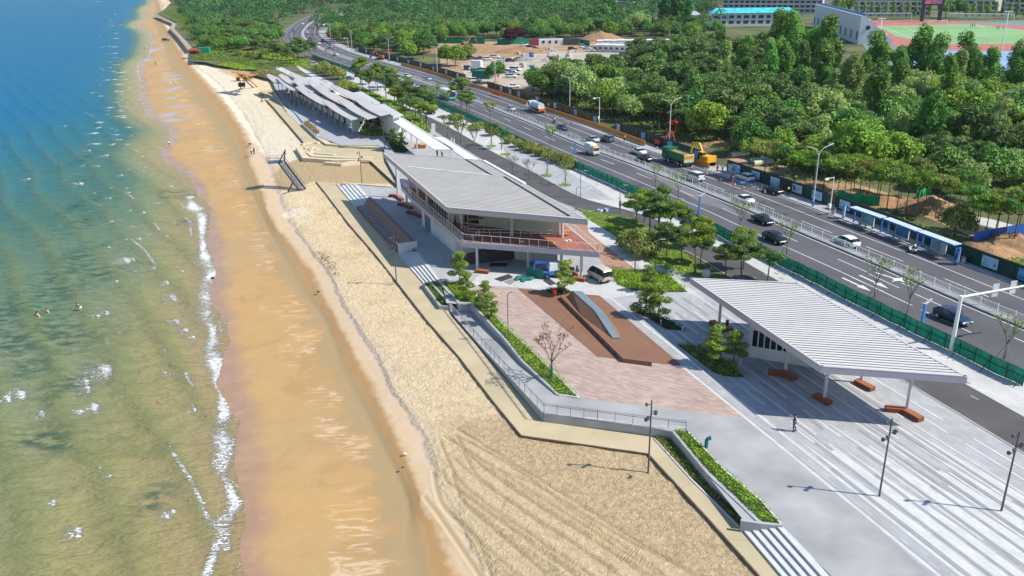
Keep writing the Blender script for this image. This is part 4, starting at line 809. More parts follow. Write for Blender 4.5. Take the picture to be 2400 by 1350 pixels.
# camera masts
for x, y, h, lab in ((1404,289,7.0,'white traffic camera mast beyond the long orange barrier'), (1944,503,6.6,'white camera mast left of the bus shelters'), (817,122,7,'small white camera mast at the bend')):
    T = thing('camera_mast', lab, 'mast', G(x, y, .03), .6); mb = MB(); mb.tube((0, 0, 0), (0, 0, h), .1, .08, 8); mb.bar((0, 0, h-.1), (-2.0, .2, h), .09, .09); mb.build('mast', C['white_paint'], T, world=False)
    mb = MB(); mb.box((-1.6, .1, h-.2), (.5, .2, .2)); mb.box((-2.0, .2, h-.15), (.3, .2, .2)); mb.box((-.25, 0, 1.6), (.5, .35, .7)); mb.build('camera_box', C['white_paint'], T, world=False)
Z = Vector((0, 0, 1))
def clip_poly(P, n, a, b):
    """keep a <= n.p <= b of a convex polygon"""
    def half(P, f):
        o = []
        for i in range(len(P)):
            p, q = P[i], P[(i+1) % len(P)]; fp, fq = f(p), f(q)
            if fp >= 0: o.append(p)
            if (fp >= 0) != (fq >= 0): o.append(p.lerp(q, fp/(fp-fq)))
        return o
    P = half(P, lambda p: p.dot(n)-a)
    return half(P, lambda p: b-p.dot(n)) if len(P) > 2 else []
def ribbed_roof(T, pts, th, pitch, slat, mats, rib_dir, slot=None, inset=.35):
    """pts: top outline at z; slats run along rib_dir"""
    z = pts[0].z; c = sum(pts, Vector())/len(pts)
    mb = MB(); mb.prism(pts, z-th, z-.06); mb.build('roof_deck', C['fascia'], T)
    inner = [c+(p-c)*(1-inset/(p-c).length) for p in pts]
    mb = MB(); mb.prism([Vector((p.x, p.y, 0)) for p in inner], z-.062, z-.045); mb.build('roof_underlay', mats[1], T)
    n = Vector((-rib_dir.y, rib_dir.x, 0)); vals = [p.dot(n) for p in inner]; a = min(vals); mb = MB()
    while a < max(vals):
        q = clip_poly([Vector((p.x, p.y, 0)) for p in inner], n, a, a+slat)
        if len(q) > 2: mb.prism(q, z-.04, z+.03, bottom=False)
        a += pitch
    mb.build('roof_slat', mats[0], T)
    mb = MB(); L = len(pts)
    for i in range(L):
        p, q = pts[i], pts[(i+1) % L]; d = (q-p).normalized(); nn = (c-(p+q)/2); nn -= d*nn.dot(d); nn.normalize()
        mb.bar(p+nn*.12+Z*.02, q+nn*.12+Z*.02, .24, .10)
    mb.build('roof_edge', C['pale_metal'], T)
def bench(px, z, size, label, kind='L', corten='corten', rz=None, group='corten benches round the columns'):
    p = G(px[0], px[1], z); T = thing('bench', label, 'bench', p, 0, group); mb = MB()
    pts = [Vector((q.x, q.y, 0)) for q in GL(size, z)]
    if len(pts) == 2:
        mb.bar(pts[0]+Z*(z+.22), pts[1]+Z*(z+.22), .75, .44)
    else:
        a, b, c_ = pts; w = .38
        def nrm(u, v): d = (v-u).normalized(); return Vector((-d.y, d.x, 0))
        n1, n2 = nrm(a, b), nrm(b, c_); m_ = (n1+n2); m_ = m_/m_.dot(n1)
        for s0, s1 in ((1, -1),):
            P = [a+n1*w, b+m_*w, b-m_*w, a-n1*w]; mb.prism(P, z, z+.46); P = [b+m_*w, c_+n2*w, c_-n2*w, b-m_*w]; mb.prism(P, z, z+.461)
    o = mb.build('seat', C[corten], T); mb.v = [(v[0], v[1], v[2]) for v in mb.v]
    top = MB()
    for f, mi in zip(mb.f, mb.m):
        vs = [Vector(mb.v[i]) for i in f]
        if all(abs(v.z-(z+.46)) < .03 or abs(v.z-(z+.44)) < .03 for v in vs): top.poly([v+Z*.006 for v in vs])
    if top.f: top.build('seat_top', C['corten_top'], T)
    return T
# ================================================================ near pavilion
PV = GL([(1617,652), (1925,860), (2268,884), (1868,663)], 5.65)
T = thing('pavilion', 'near open pavilion with a white ribbed roof on slim columns and a white kiosk room', 'pavilion', G(1925, 960, 0))
SLATW = mat('roof_slat_white', (.60, .575, .55), .5, var=.05, scale=.3); UNDER = mat('roof_gap_dark', (.15, .14, .14), .8)
M_('slat_grey', (.42, .40, .375), .55, var=.07, scale=.4)
ribdir = (PV[2]-PV[1]).normalized(); ribbed_roof(T, PV, .66, .56, .37, [SLATW, UNDER], ribdir)
cols = [(1685,766), (1840,874), (1931,939), (2018,897), (2124,967)]
for (x, y) in cols: p = G(x, y, 0); mb = MB(); mb.tube(p, p+Z*5.05, .17, .17, 12); mb.build('column', C['pale_metal'], T, smooth=False)
# kiosk room
kr = GL([(1751,836), (1954,871), (2075,845), (1890,812)], 0)
fL, fR = G(1751, 836), G(1955, 871); back = (PV[3]-PV[0]).normalized(); depth = Vector((fL.x, fL.y, 0)); bk = Vector((.55, .83, 0)).normalized()
kr = [fL, fR, fR+Vector((1.6, 2.6, 0)), fL+Vector((3.2, 4.4, 0))]
mb = MB(); mb.prism(kr, 0, 4.99); rm = mb.build('wall', C['white_wall'], T)
d = (fR-fL).normalized(); nrm = Vector((d.y, -d.x, 0)); nrm = nrm if nrm.y < 0 else -nrm; Lw = (fR-fL).length
wa = G(1761, 787, 1.3); u0 = .35; nw = 11; ww = (Lw*.80)/nw
fr = MB(); fr.bar(fL+d*u0+nrm*.02+Z*2.35, fL+d*(u0+nw*ww)+nrm*.02+Z*2.35, .05, 2.1); wf = fr.build('window', C['white_paint'], T)
for k in range(nw):
    g = MB(); a = fL+d*(u0+k*ww+.07)+nrm*.06+Z*2.35; b = fL+d*(u0+(k+1)*ww-.07)+nrm*.06+Z*2.35; g.bar(a, b, .03, 1.9); g.build('pane', C['glass'], wf)
bench((1685,766), 0, [(1668,758), (1692,776), (1716,775)], 'angled corten bench at the shaded column nearest the pines')
bench((1840,874), 0, [(1800,876), (1838,880), (1862,893)], 'angled corten bench at the column before the kiosk windows')
bench((1931,939), 0, [(1910,930), (1944,950)], 'straight corten bench in the shade left of the big column pair')
bench((2018,897), 0, [(2006,897), (2045,917)], 'straight sunlit corten bench under the roof at the rear column')
bench((2124,967), 0, [(2074,962), (2118,966), (2158,989)], 'angled sunlit corten bench at the right hand column')
# ================================================================ main building
B = thing('beach_building', 'two storey white building with a big grey ribbed roof and red terrace over the plaza', 'building', G(1100, 600, 0))
ROOF = GL([(897,358), (1048,487), (1378,515), (1132,376)], 8.6)
rib2 = (ROOF[2]-ROOF[1]).normalized(); ribbed_roof(B, ROOF, .75, .7, .57, [C['slat_grey'], mat('roof_gap_grey', (.26, .25, .24), .8)], rib2)
mb = MB()
for (a, b) in (((955,390), (1150,410)),): mb.bar(G(*a, 8.66), G(*b, 8.66), .28, .06)
mb.build('roof_seam', C['white_paint'], B)
mb = MB()
for (a, b) in (((1092,374), (1151,410)), ((1181,414), (1334,506))): mb.bar(G(*a, 8.655), G(*b, 8.655), .34, .07)
mb.build('roof_gutter', C['black'], B)
mb = MB(); mb.bar(G(1134,376,8.72), G(1230,430,8.72), .5, .12); mb.build('roof_cap', C['white_paint'], B)
# terrace slab
DK = GL([c for c in ((940,435), (964,463), (1085,567), (1405,591), (1338,535), (1300,500), (1080,430))], 4.15)
dk = MB(); dk.prism([DK[0], DK[1], DK[2], DK[3], DK[4], ROOF[2]*1+Vector((-3, 9, -4.45)), ROOF[0]+Vector((3, -1, -4.45))], 3.35, 4.12); dk.build('terrace_slab', C['fascia'], B)
cen = sum(DK[:5], Vector())/5
dd_ = [p+(cen-p).normalized()*.35 for p in (DK[0], DK[1], DK[2], DK[3], DK[4])]
mb = MB(); mb.prism([Vector((p.x, p.y, 0)) for p in dd_]+[DK[5]*1], 4.122, 4.15); mb.build('terrace_floor', REDPAV2 if 'REDPAV2' in globals() else brick_mat('terrace_boards', (.33, .115, .075), (.38, .14, .09), (.22, .08, .05), .2, 12, -ANG, joint=.01, var=.1, patch=.4), B)
# ground floor walls
wl = [G(990, 528, 0), G(1013, 556, 0), G(1069, 594, 0), G(1075, 600, 0)]
gf = [G(990,530), G(1068,594), G(1068,594)+Vector((12.8, 2.2, 0)), G(990,530)+Vector((16, -3, 0)), ]
a0, a1 = G(990, 530), G(1068, 594); dirw = (a1-a0).normalized(); inn = Vector((-dirw.y, dirw.x, 0)); inn = inn if inn.x > 0 else -inn
rb = G(1306, 617); gf = [a0, a1, rb, rb+(a0-a1)*.8]
mb = MB(); mb.prism(gf, 0, 3.34); mb.build('ground_floor_wall', C['white_wall'], B)
nrm = -inn
for f0, f1, z0_, z1_, nm in ((.10, .28, .1, 2.6, 'door'), (.38, .66, 2.35, 2.65, 'vent_slot')):
    L = (a1-a0).length; p = a0+dirw*L*f0; q = a0+dirw*L*f1; mb = MB(); mb.bar(p+nrm*.02+Z*(z0_+z1_)/2, q+nrm*.02+Z*(z0_+z1_)/2, .05, z1_-z0_); o = mb.build(nm, C['glass'] if nm == 'door' else C['dark_metal'], B)
    if nm == 'door':
        g = MB()
        for k in range(5): r = p.lerp(q, k/4); g.bar(r+nrm*.05+Z*.1, r+nrm*.05+Z*2.6, .06, .06)
        g.build('frame', C['white_paint'], o)
# front wall vertical ribs (corrugated cladding)
def cladding(a, b, z0, z1, out, name='cladding'):
    L = (b-a).length; d = (b-a)/L; n = int(L/.45); mb = MB()
    for k in range(n+1): p = a+d*(k*L/n)+out*.04; mb.bar(p+Z*z0, p+Z*z1, .09, .16)
    return mb.build(name, C['cream_rib'], B)
M_('cream_rib', (.60, .60, .52), .6, var=.05)
df = (rb-a1).normalized(); of = Vector((df.y, -df.x, 0)); of = of if of.y < 0 else -of
cladding(a1.lerp(rb, .32), rb, .1, 3.3, of)
# upper storey box: glazed left side, cream ribbed front
zU = 4.15; u1 = G(1061, 520, zU); u0 = G(1012, 480, zU); ur = G(1311, 553, zU); uf = [Vector((p.x, p.y, 0)) for p in (u0, u1, ur, ur+(u0-u1)*1.0)]
mb = MB(); mb.prism(uf, zU-.02, 7.84); mb.build('upper_wall', C['cream_rib'], B)
dU = (u1-u0).normalized(); oU = Vector((dU.y, -dU.x, 0)); oU = oU if oU.x < 0 else -oU; LU = (u1-u0).length
for k in range(8):
    p = u0+dU*(LU*(k+.06)/8)+oU*.03; q = u0+dU*(LU*(k+.94)/8)+oU*.03; mb = MB(); mb.bar(Vector((p.x, p.y, 6.0)), Vector((q.x, q.y, 6.0)), .05, 3.4); w_ = mb.build('window', C['glass_blue'], B)
    mb = MB(); mb.bar(Vector((q.x, q.y, 4.2))+oU*.03, Vector((q.x, q.y, 7.8))+oU*.03, .12, .10); mb.build('frame', C['white_paint'], w_)
dF = (ur-u1).normalized(); oF = Vector((dF.y, -dF.x, 0)); oF = oF if oF.y < 0 else -oF
cladding(Vector((u1.x, u1.y, 0)), Vector((ur.x, ur.y, 0)), zU, 7.8, oF, 'upper_cladding')
mb = MB(); p = u1.lerp(ur, .12); q = u1.lerp(ur, .26); mb.bar(Vector((p.x, p.y, 6))+oF*.1, Vector((q.x, q.y, 6))+oF*.1, .06, 3.2); mb.build('window', C['glass'], B)
# columns
for (x, y, zb, zt) in ((933,463,0,7.85), (954,481,0,3.4), (975,500,0,3.4), (963,475,4.15,7.85), (983,490,4.15,7.85), (1005,510,4.15,7.85)):
    p = G(x, y, 0 if zb == 0 else 0); 
    if zb: p = G(x-3, y-22, 4.15)
    mb = MB(); mb.tube(Vector((p.x, p.y, zb)), Vector((p.x, p.y, zt)), .2, .2, 12); mb.build('column', C['pale_metal'], B)
for (x, y, zt) in ((1119,633,3.4), (1238,631,3.4), (1362,653,3.4), (1316,618,3.4), (1085,612,3.4)):
    p = G(x, y, 0); mb = MB(); mb.tube(p, p+Z*zt, .2, .2, 12); mb.build('column', C['pale_metal'], B)
for (x, y) in ((1083,537), (1318,556), (1200,553)):
    p = G(x, y, 4.15); mb = MB(); mb.tube(p, Vector((p.x, p.y, 7.85)), .2, .2, 12); mb.build('column', C['pale_metal'], B)
# terrace railing
rl = [DK[0]+Vector((.3, 0, 0)), DK[1]+Vector((.25, 0, 0)), DK[2]+Vector((.15, .2, 0)), DK[3]+Vector((-.3, .15, 0)), DK[4]+Vector((-.2, .1, 0))]
def rail(parent, pts, h, step, m_, name='railing', bars=(1.0, .08), glass=False, r=.03):
    mb = MB()
    for a, b in zip(pts[:-1], pts[1:]):
        n = max(1, int(round((b-a).length/step)))
        for k in range(n+1): p = a.lerp(b, k/n); mb.bar(p, p+Z*h, .05, .05)
        for f in bars: mb.bar(a+Z*h*f, b+Z*h*f, .045, .045)
    return mb.build(name, m_, parent)
rail(B, rl, 1.1, 1.35, C['white_paint'], 'terrace_railing', (1.0, .1))
GLS = C['rail_glass'] = mat('rail_glass', (.30, .38, .40), .08, var=.05); GLS.node_tree.nodes['Principled BSDF'].inputs['Alpha'].default_value = .28
mb = MB()
for a, b in zip(rl[:2], rl[1:3]):
    mb.bar(a+Z*.58, b+Z*.58, .015, .85)
mb.build('glass_panel', GLS, B)
# stairwell balustrade on the terrace, and stairs below it
st = [G(1090,545,4.15), G(1100,552,4.15), G(1293,556,4.15), G(1297,545,4.15)]
rail(B, st, 1.0, 1.6, C['white_paint'], 'stair_railing', (1.0, .55))
mb = MB(); a = G(1092, 620, 0); b = a+Vector((6.2, 1.8, 3.3)); mb.prism([a, a+Vector((9.5, 2.8, 0)), a+Vector((9.3, 3.2, 0)), a+Vector((-.2, .4, 0))], 0.01, 1.6)
for k in range(12): q = a.lerp(b, k/12)+Vector((-.5, 1.2, 0)); mb.box(q, (.55, 1.5, .12), .28)
mb.build('stairs', C['dark_metal'], B)
for (x, y), s_, lab in (((933,463), [(914,460), (932,463), (943,471)], 'corten bench at the tall corner column of the big roof'), ((954,481), [(935,480), (950,483), (965,490)], 'corten bench at the second shaded column of the building'), ((975,500), [(955,499), (973,503), (988,510)], 'corten bench at the third shaded column of the building'), ((1119,638), [(1116,638), (1145,641)], 'short corten bench at the front left terrace column'), ((1362,655), [(1347,645), (1350,656), (1372,660)], 'corten bench at the front right terrace column'), ((1316,620), [(1302,618), (1320,624), (1334,632)], 'corten bench behind the motorcycle')):
    bench((x, y), 0, s_, lab)
# clutter under and on the terrace
def board(pxs, z, h, m_, label, name='board', cat='board', lean=None):
    mb = MB(); mb.prism([Vector((q.x, q.y, 0)) for q in GL(pxs, z)], z, z+h); return tag(mb.build(name, m_), label, cat)
board([(1158,654), (1192,643), (1203,650), (1176,660)], .012, .05, C['dark_metal'], 'dark sheet lying flat on the pale paving left of the netting')
board([(1181,661), (1200,653), (1210,657), (1198,667)], .012, .05, C['grey_metal'], 'grey slab lying flat below the dark sheet')
board([(1273,658), (1284,650), (1304,665), (1290,669)], .012, .05, C['dark_metal'], 'dark slab lying flat right of the blue lift')
board([(1150,620), (1188,620), (1188,624), (1148,624)], .012, .25, C['black'], 'long black board in the shade under the terrace')
mb = MB(); a = G(1234, 645, 0); b = G(1273, 655, 0); mb.bar(a+Z*.65, b+Z*.65, .08, 1.3); tag(mb.build('panel', C['wrap_green']), 'dark green upright panel in front of the blue lift', 'panel')
mb = MB(); r = random.Random(11)
for k in range(26): p = G(1222+r.gauss(0, 7), 654+r.gauss(0, 3), 0); mb.ball(p+Z*.1, .22+r.random()*.25, 6, sz=.7)
o = mb.build('green_netting', C['wrap_green']); tag(o, 'crumpled heap of green netting on the paving', 'netting')
# boom lift
T = thing('boom_lift', 'blue boom lift with a grey counterweight parked under the terrace', 'lift', G(1292, 648, 0), .25); mb = MB(); mb.box((0, 0, .75), (2.6, 1.6, .5)); mb.build('chassis', C['blue_paint'], T, world=False)
mb = MB(); mb.box((.3, 0, 1.6), (1.6, 1.4, 1.1), taper=.85); mb.build('turret', C['grey_plate'], T, world=False); mb = MB(); mb.bar((-.2, 0, 2.0), (-2.3, .3, 2.2), .3, .3); mb.bar((-2.3, .3, 2.2), (-2.5, .3, 1.1), .22, .22); mb.build('boom', C['blue_sheet'], T, world=False)
for sx in (-.9, .9):
    for sy in (-.85, .85): mb = MB(); mb.tube((sx, sy-.15, .45), (sx, sy+.15, .45), .45, .45, 14); mb.tube((sx, sy-.17, .45), (sx, sy+.17, .45), .2, .2, 10, 1); mb.build('wheel', [C['rubber'], C['blue_paint']], T, world=False)
# ladder and scaffold on the terrace
T = thing('stepladder', 'pale stepladder standing on the terrace by the windows', 'ladder', G(1055, 528, 4.15)); p = G(1055, 528, 4.15); mb = MB()
for s in (-.3, .3):
    mb.bar(p+Vector((s, -.6, 0)), p+Vector((s*.6, 0, 2.4)), .05, .05); mb.bar(p+Vector((s, .6, 0)), p+Vector((s*.6, 0, 2.4)), .05, .05)
for k in range(1, 8): mb.bar(p+Vector((-.3, -.6+k*.075, k*.3)), p+Vector((.3, -.6+k*.075, k*.3)), .04, .04)
mb.build('ladder_frame', C['white_paint'], T)
T = thing('scaffold', 'metal scaffold tower against the ribbed upper wall', 'scaffold', G(1108, 545, 4.15)); p = G(1097, 548, 4.15); mb = MB()
for x in (0, 2.4):
    for y in (0, 1.2): mb.bar(p+Vector((x, y, 0)), p+Vector((x, y, 3.4)), .05, .05)
for zz_ in (.3, 1.2, 2.1, 3.2):
    for y in (0, 1.2): mb.bar(p+Vector((0, y, zz_)), p+Vector((2.4, y, zz_)), .045, .045)
    for x in (0, 2.4): mb.bar(p+Vector((x, 0, zz_)), p+Vector((x, 1.2, zz_)), .045, .045)
mb.bar(p+Vector((0, 0, .3)), p+Vector((2.4, 0, 2.1)), .04, .04); mb.build('scaffold_frame', C['grey_metal'], T); mb = MB(); mb.box(p+Vector((1.2, .6, 2.15)), (2.4, 1.0, .05)); mb.build('platform', C['timber'], T)
for x, y, dx, m_, lab in ((1100,555,.5,'grey_plate','small pale rag heap on the terrace near the stair rail'), (1218,566,.5,'white_paint','white bucket pile by the terrace edge'), (1291,570,.4,'yellow','yellow and white bag at the terrace edge'), (1172,563,.5,'dark_metal','dark tool lying on the terrace middle'), (1332,565,.5,'white_paint','white cloth on the terrace near the right railing')):
    mb = MB(); p = G(x, y, 4.155); r = random.Random(x)
    for k in range(5): mb.box(p+Vector((r.uniform(-dx, dx), r.uniform(-.3, .3), .08)), (r.uniform(.2, .5), .22, .14), r.random()*3)
    tag(mb.build('terrace_clutter', C[m_]), lab, 'clutter')
T = thing('work_table', 'small timber trestle table on the terrace by the right column', 'table', G(1329, 553, 4.15)); mb = MB(); mb.box((0, 0, .8), (1.6, .8, .06)); mb.build('table_top', C['timber'], T, world=False)
for s in (-.6, .6): mb = MB(); mb.bar((s, -.3, 0), (s, .3, .78), .06, .06); mb.bar((s, .3, 0), (s, -.3, .78), .06, .06); mb.build('leg', C['timber'], T, world=False)
# ================================================================ steps, planters, walls on the promenade side
def steps(low_a, low_b, up_a, up_b, n, z0, z1, label, name='beach_steps', rail_=False):
    """low_a-low_b: foot line; up_a-up_b: head line (photo px on their levels)"""
    la, lb = G(*low_a, z0), G(*low_b, z0); ua, ub = G(*up_a, z1), G(*up_b, z1); h = (z1-z0)/n; T = thing(name, label, 'steps', la); mb = MB()
    for k in range(n):
        f = k/n; a, b = la.lerp(ua, f), lb.lerp(ub, f); zt = z0+h*(k+1)-.004
        mb.prism([Vector((q.x, q.y, 0)) for q in (a, b, ub, ua)], z0-.3 if k == 0 else zt-h-.01, zt, bottom=False)
    mb.build('step', C['white_stone'], T); return T
steps((1734,1237), (1867,1395), (1835,1229), (1990,1400), 5, ZP, 0, 'white concrete steps by the concrete path at the bottom of the photo')
steps((931,594), (992,665), (981,590), (1038,664), 5, ZP, 0, 'white steps between the long timber seat and the low planters')
steps((789,433), (836,490), (838,433), (876,474), 5, ZP, 0, 'white steps at the far end of the long timber seat')
# terraced planter beside the steps
def planter(pxs, z0, z1, label, wallpx=None):
    pass
LEAFG = leaf_mat('hedge_green', (.26, .42, .03), 0, .25, .45); LEAFD = leaf_mat('hedge_dark', (.035, .085, .025), 0, .2, .5); LEAFO = leaf_mat('dry_grass', (.33, .24, .10), 0, .2, .4); LAWN = leaf_mat('lawn_green', (.22, .34, .045), 0, .2, .3)
LEAFM = leaf_mat('hedge_mid', (.18, .27, .045), 0, .25, .5)
def tri_area(poly):
    from mathutils.geometry import tessellate_polygon
    return [[poly[i] for i in t] for t in tessellate_polygon([poly])]
def planting(name, pxs, z, h, dens, size, m_, label, cat='ground cover', up=.6, seed=1, zpx=None, lift=0.0, stuff=True, keep=None):
    """a bed of many leaf faces growing out of a ground polygon"""
    poly = [Vector((q.x, q.y, 0)) for q in GL(pxs, z if zpx is None else zpx)]; rs = np.random.RandomState(seed); V = []
    for a, b, c in tri_area(poly):
        A = abs((b-a).cross(c-a).z)/2; n = int(A*dens*(1.9 if size < .28 else 1.2)+.5)
        if not n: continue
        r1 = np.sqrt(rs.rand(n, 1)); r2 = rs.rand(n, 1); A_, B_, C_ = (np.array(v[:]) for v in (a, b, c)); V.append(A_*(1-r1)+B_*(r1*(1-r2))+C_*(r1*r2))
    P = np.concatenate(V); n = len(P); clump = fbm(P[:, 0]*.9+50, P[:, 1]*.9+50, 3, seed)
    P[:, 2] = z+rs.rand(n)*h*(.45+.9*clump); leaf_mesh_cfg = leaf_quads(P, size*(.6+.8*rs.rand(n)), rs, up)
    o = mesh_from_quads(name, leaf_mesh_cfg, m_); return tag(o, label, cat, kind='stuff' if stuff else None)
def leaf_quads(P, sz, rs, up=.3, nb=None, asp=1.0):
    n = len(P); N = rs.randn(n, 3)
    if nb is not None: N = N*.55+nb
    N[:, 2] += up; N /= np.linalg.norm(N, axis=1)[:, None]; A = rs.randn(n, 3); A -= N*(A*N).sum(1)[:, None]; A /= np.linalg.norm(A, axis=1)[:, None]; Bv = np.cross(N, A)
    s = np.asarray(sz).reshape(-1, 1); l = s*(.9+.5*rs.rand(n, 1))*asp; w = s*.55/asp
    q = np.stack([P-A*l*.5, P+Bv*w*.5, P+A*l*.5, P-Bv*w*.5], 1); return q.reshape(-1, 3)
def mesh_from_quads(name, V, m_, link=True, extra=None):
    n = len(V)//4; me = bpy.data.meshes.new(name); me.vertices.add(len(V)); me.vertices.foreach_set('co', V.astype(np.float32).ravel()); me.loops.add(n*4); me.loops.foreach_set('vertex_index', np.arange(n*4, dtype=np.int32))
    me.polygons.add(n); me.polygons.foreach_set('loop_start', np.arange(0, n*4, 4, dtype=np.int32)); me.update(calc_edges=True); me.materials.append(m_)
    if not link: return me
    o = bpy.data.objects.new(name, me); COL.objects.link(o); return o
M_('green_bed_base', (.055, .085, .022), .95, var=.45, scale=1.2, bump=.1)
def soil_bed(pxs, z, name='planting_soil', m_=None, zpx=None):
    return tess_sheet(name, GL(pxs, z if zpx is None else zpx), z, m_ or C['green_bed_base'])
# low planters with walls next to the middle steps
lo = MB()
def wallpx(mb, pxs, z0, z1, w, zpx=None):
    P = [Vector((q.x, q.y, 0)) for q in GL(pxs, z1 if zpx is None else zpx)]; mb.wall(P, w, z1-z0, z0=z0)
W1 = thing('planter_wall', 'stepped concrete planter walls beside the white steps and the ramp', 'wall', G(1050, 715, ZP)); mb = MB()
wallpx(mb, [(992,663), (1032,716), (1062,717)], ZP, -.35, .3); wallpx(mb, [(1009,660), (1057,714)], ZP, -.1, .28); wallpx(mb, [(1028,657), (1076,711), (1104,711), (1131,738), (1186,797), (1224,845), (1307,923), (1356,931)], ZP, .12, .28)
mb.build('wall', C['concrete_wall'], W1)
soil_bed([(992,663), (1009,660), (1057,714), (1032,716)], -.45); soil_bed([(1009,660), (1028,657), (1076,711), (1057,714)], -.2)
planting('low_planting', [(996,664), (1010,663), (1055,712), (1034,713)], -.45, .3, 34, .2, LEAFM, 'low green planting in the lower of two stepped concrete beds', seed=3)
planting('low_planting', [(1013,662), (1027,660), (1073,708), (1058,710)], -.2, .3, 34, .2, LEAFM, 'low green planting in the upper of two stepped concrete beds', seed=4)
hedge1 = [(1038,660), (1075,665), (1121,698), (1174,751), (1225,800), (1274,846), (1354,929), (1309,924), (1224,842), (1186,794), (1133,735), (1106,708), (1078,706)]
soil_bed(hedge1, .03); planting('bright_hedge', hedge1, .03, .5, 55, .15, LEAFG, 'long strip of bright green planting between the ramp wall and the pink paving', seed=5)
mb = MB(); wallpx(mb, [(1121,700), (1174,754), (1275,849), (1360,934), (1310,927)], 0, .08, .18); struct(mb.build('bed_kerb', C['white_stone']))
# ramp
rp = MB(); A_ = [G(1055,728,ZP+.01), G(1110,790,-.65), G(1274,968,0), G(1310,928,0), G(1235,858,-.2), G(1110,728,ZP+.01), G(1078,716,ZP+.01)]
import bmesh as _bm
def tess3(name, pts, m_):
    bm = _bm.new(); vs = [bm.verts.new(p) for p in pts]; f = bm.faces.new(vs); _bm.ops.triangulate(bm, faces=[f])
    for f in bm.faces:
        if f.normal.z < 0: f.normal_flip()
    me = bpy.data.meshes.new(name); bm.to_mesh(me); bm.free(); me.materials.append(m_); o = bpy.data.objects.new(name, me); COL.objects.link(o); return o
lft = [(1056,728,ZP+.015), (1110,790,-.72), (1170,855,-.45), (1230,920,-.18), (1275,968,.0)]; rgt = [(1103,730,ZP+.015), (1150,775,-.72), (1205,830,-.45), (1260,885,-.18), (1312,929,.0)]
mb = MB(); mb.ribbon(GL(lft), GL(rgt)); mb.poly(GL([(1050,722,ZP+.012), (1057,729,ZP+.015), (1105,731,ZP+.015), (1100,716,ZP+.012), (1078,714,ZP+.012)])); o = mb.build('ramp', C['concrete']); struct(o)
for pl_ in o.data.polygons:
    if pl_.normal.z < 0: pl_.flip()
WR = thing('ramp_wall', 'concrete edge wall of the ramp and path above the promenade with rail posts', 'wall', G(1274, 968, 0)); mb = MB()
L_ = GL(lft); 
for a, b in zip(L_[:-1], L_[1:]): mb.wall([Vector((a.x, a.y, ZP)), Vector((b.x, b.y, ZP))], .26, [a.z-ZP+.07, b.z-ZP+.07], z0=ZP-.02)
mb.wall([Vector((q.x, q.y, 0)) for q in GL([(1275,968), (1400,984), (1525,1000), (1578,1011)], 0)], .26, .95, z0=ZP-.02)
mb.wall([Vector((q.x, q.y, 0)) for q in GL([(1577,1010), (1660,1110), (1782,1226)], .05)], .26, 1.0, z0=ZP-.02); mb.wall([Vector((q.x, q.y, 0)) for q in GL([(1736,1219), (1783,1226), (1834,1231)], .1)], .26, 1.05, z0=ZP-.02)
mb.build('wall', C['concrete_wall'], WR)
RR = thing('ramp_railing', 'grey steel handrail along the ramp and the concrete path edge', 'railing', G(1058, 728, ZP))
pts = GL(lft)+GL([(1400,984,.05), (1525,1000,.05), (1607,1010,.05)]); rail(RR, [p+Z*.05 for p in pts], 1.0, 1.5, C['rail_metal'], 'handrail', (1.0, .82))
# long planter at the bottom right
lowb = [(1534,1025), (1570,1012), (1655,1110), (1775,1222), (1740,1222), (1734,1235), (1620,1122)]
tess_sheet('planting_soil', GL(lowb, ZP), ZP+.01, C['soil']); planting('low_planting', [(1534,1027), (1560,1018), (1600,1065), (1730,1205), (1736,1232), (1622,1120)], ZP+.02, .28, 48, .17, LEAFM, 'olive green ground planting below the concrete wall beside the promenade', seed=6)
hedge2 = [(1580,1008), (1612,1011), (1700,1105), (1785,1175), (1829,1226), (1788,1222), (1662,1104)]
soil_bed(hedge2, .03); planting('bright_hedge', hedge2, .03, .45, 60, .15, LEAFG, 'bright green grassy strip on top of the wall beside the concrete path', seed=7)
mb = MB(); wallpx(mb, [(1612,1010), (1700,1103), (1785,1173), (1832,1229)], 0, .09, .16); struct(mb.build('bed_kerb', C['white_stone']))
mb = MB(); wallpx(mb, [(1533,1028), (1620,1124), (1733,1236)], ZP, ZP+.08, .14, zpx=ZP); struct(mb.build('bed_kerb', C['white_stone']))
# green islands on the plaza
beds = [([(1475,715), (1500,722), (1545,738), (1608,775), (1560,772), (1520,745), (1480,728)], LEAFD, 'dark planting island under the twisted pines before the pavilion', .5), ([(1586,807), (1640,812), (1680,830), (1745,884), (1700,882), (1672,872), (1630,840)], LEAFM, 'triangular green bed with pines beside the kiosk', .5), ([(1432,632), (1490,634), (1560,640), (1612,684), (1560,685), (1480,680), (1445,665)], LEAFG, 'bright green bed right of the parked van', .6), ([(1278,680), (1318,672), (1345,690), (1300,694)], LEAFD, 'small dark bed under the pine beside the red bin', .35)]
for k, (pxs, m_, lab, h) in enumerate(beds): soil_bed(pxs, .02); planting('green_bed', pxs, .02, h, 45, .19, m_, lab, seed=20+k)
lawn = [(1357,490), (1400,495), (1480,510), (1545,545), (1600,585), (1655,645), (1700,655), (1645,655), (1610,640), (1540,615), (1500,590), (1430,545), (1380,515)]
soil_bed(lawn, .02, 'lawn', C['lawn_base'] if 'lawn_base' in C else M_('lawn_base', (.13, .20, .03), .95, var=.3, scale=.7, bump=.1)); planting('lawn_grass', lawn, .02, .12, 14, .2, LAWN, 'sunlit lawn between the service road and the footpath', cat='grass', seed=31)
planting('bright_hedge', [(1400,520), (1440,545), (1500,592), (1540,612), (1620,648), (1650,655), (1600,648), (1530,620), (1470,580)], .02, .7, 26, .3, LEAFG, 'soft green hedge along the footpath edge of the lawn', seed=32)
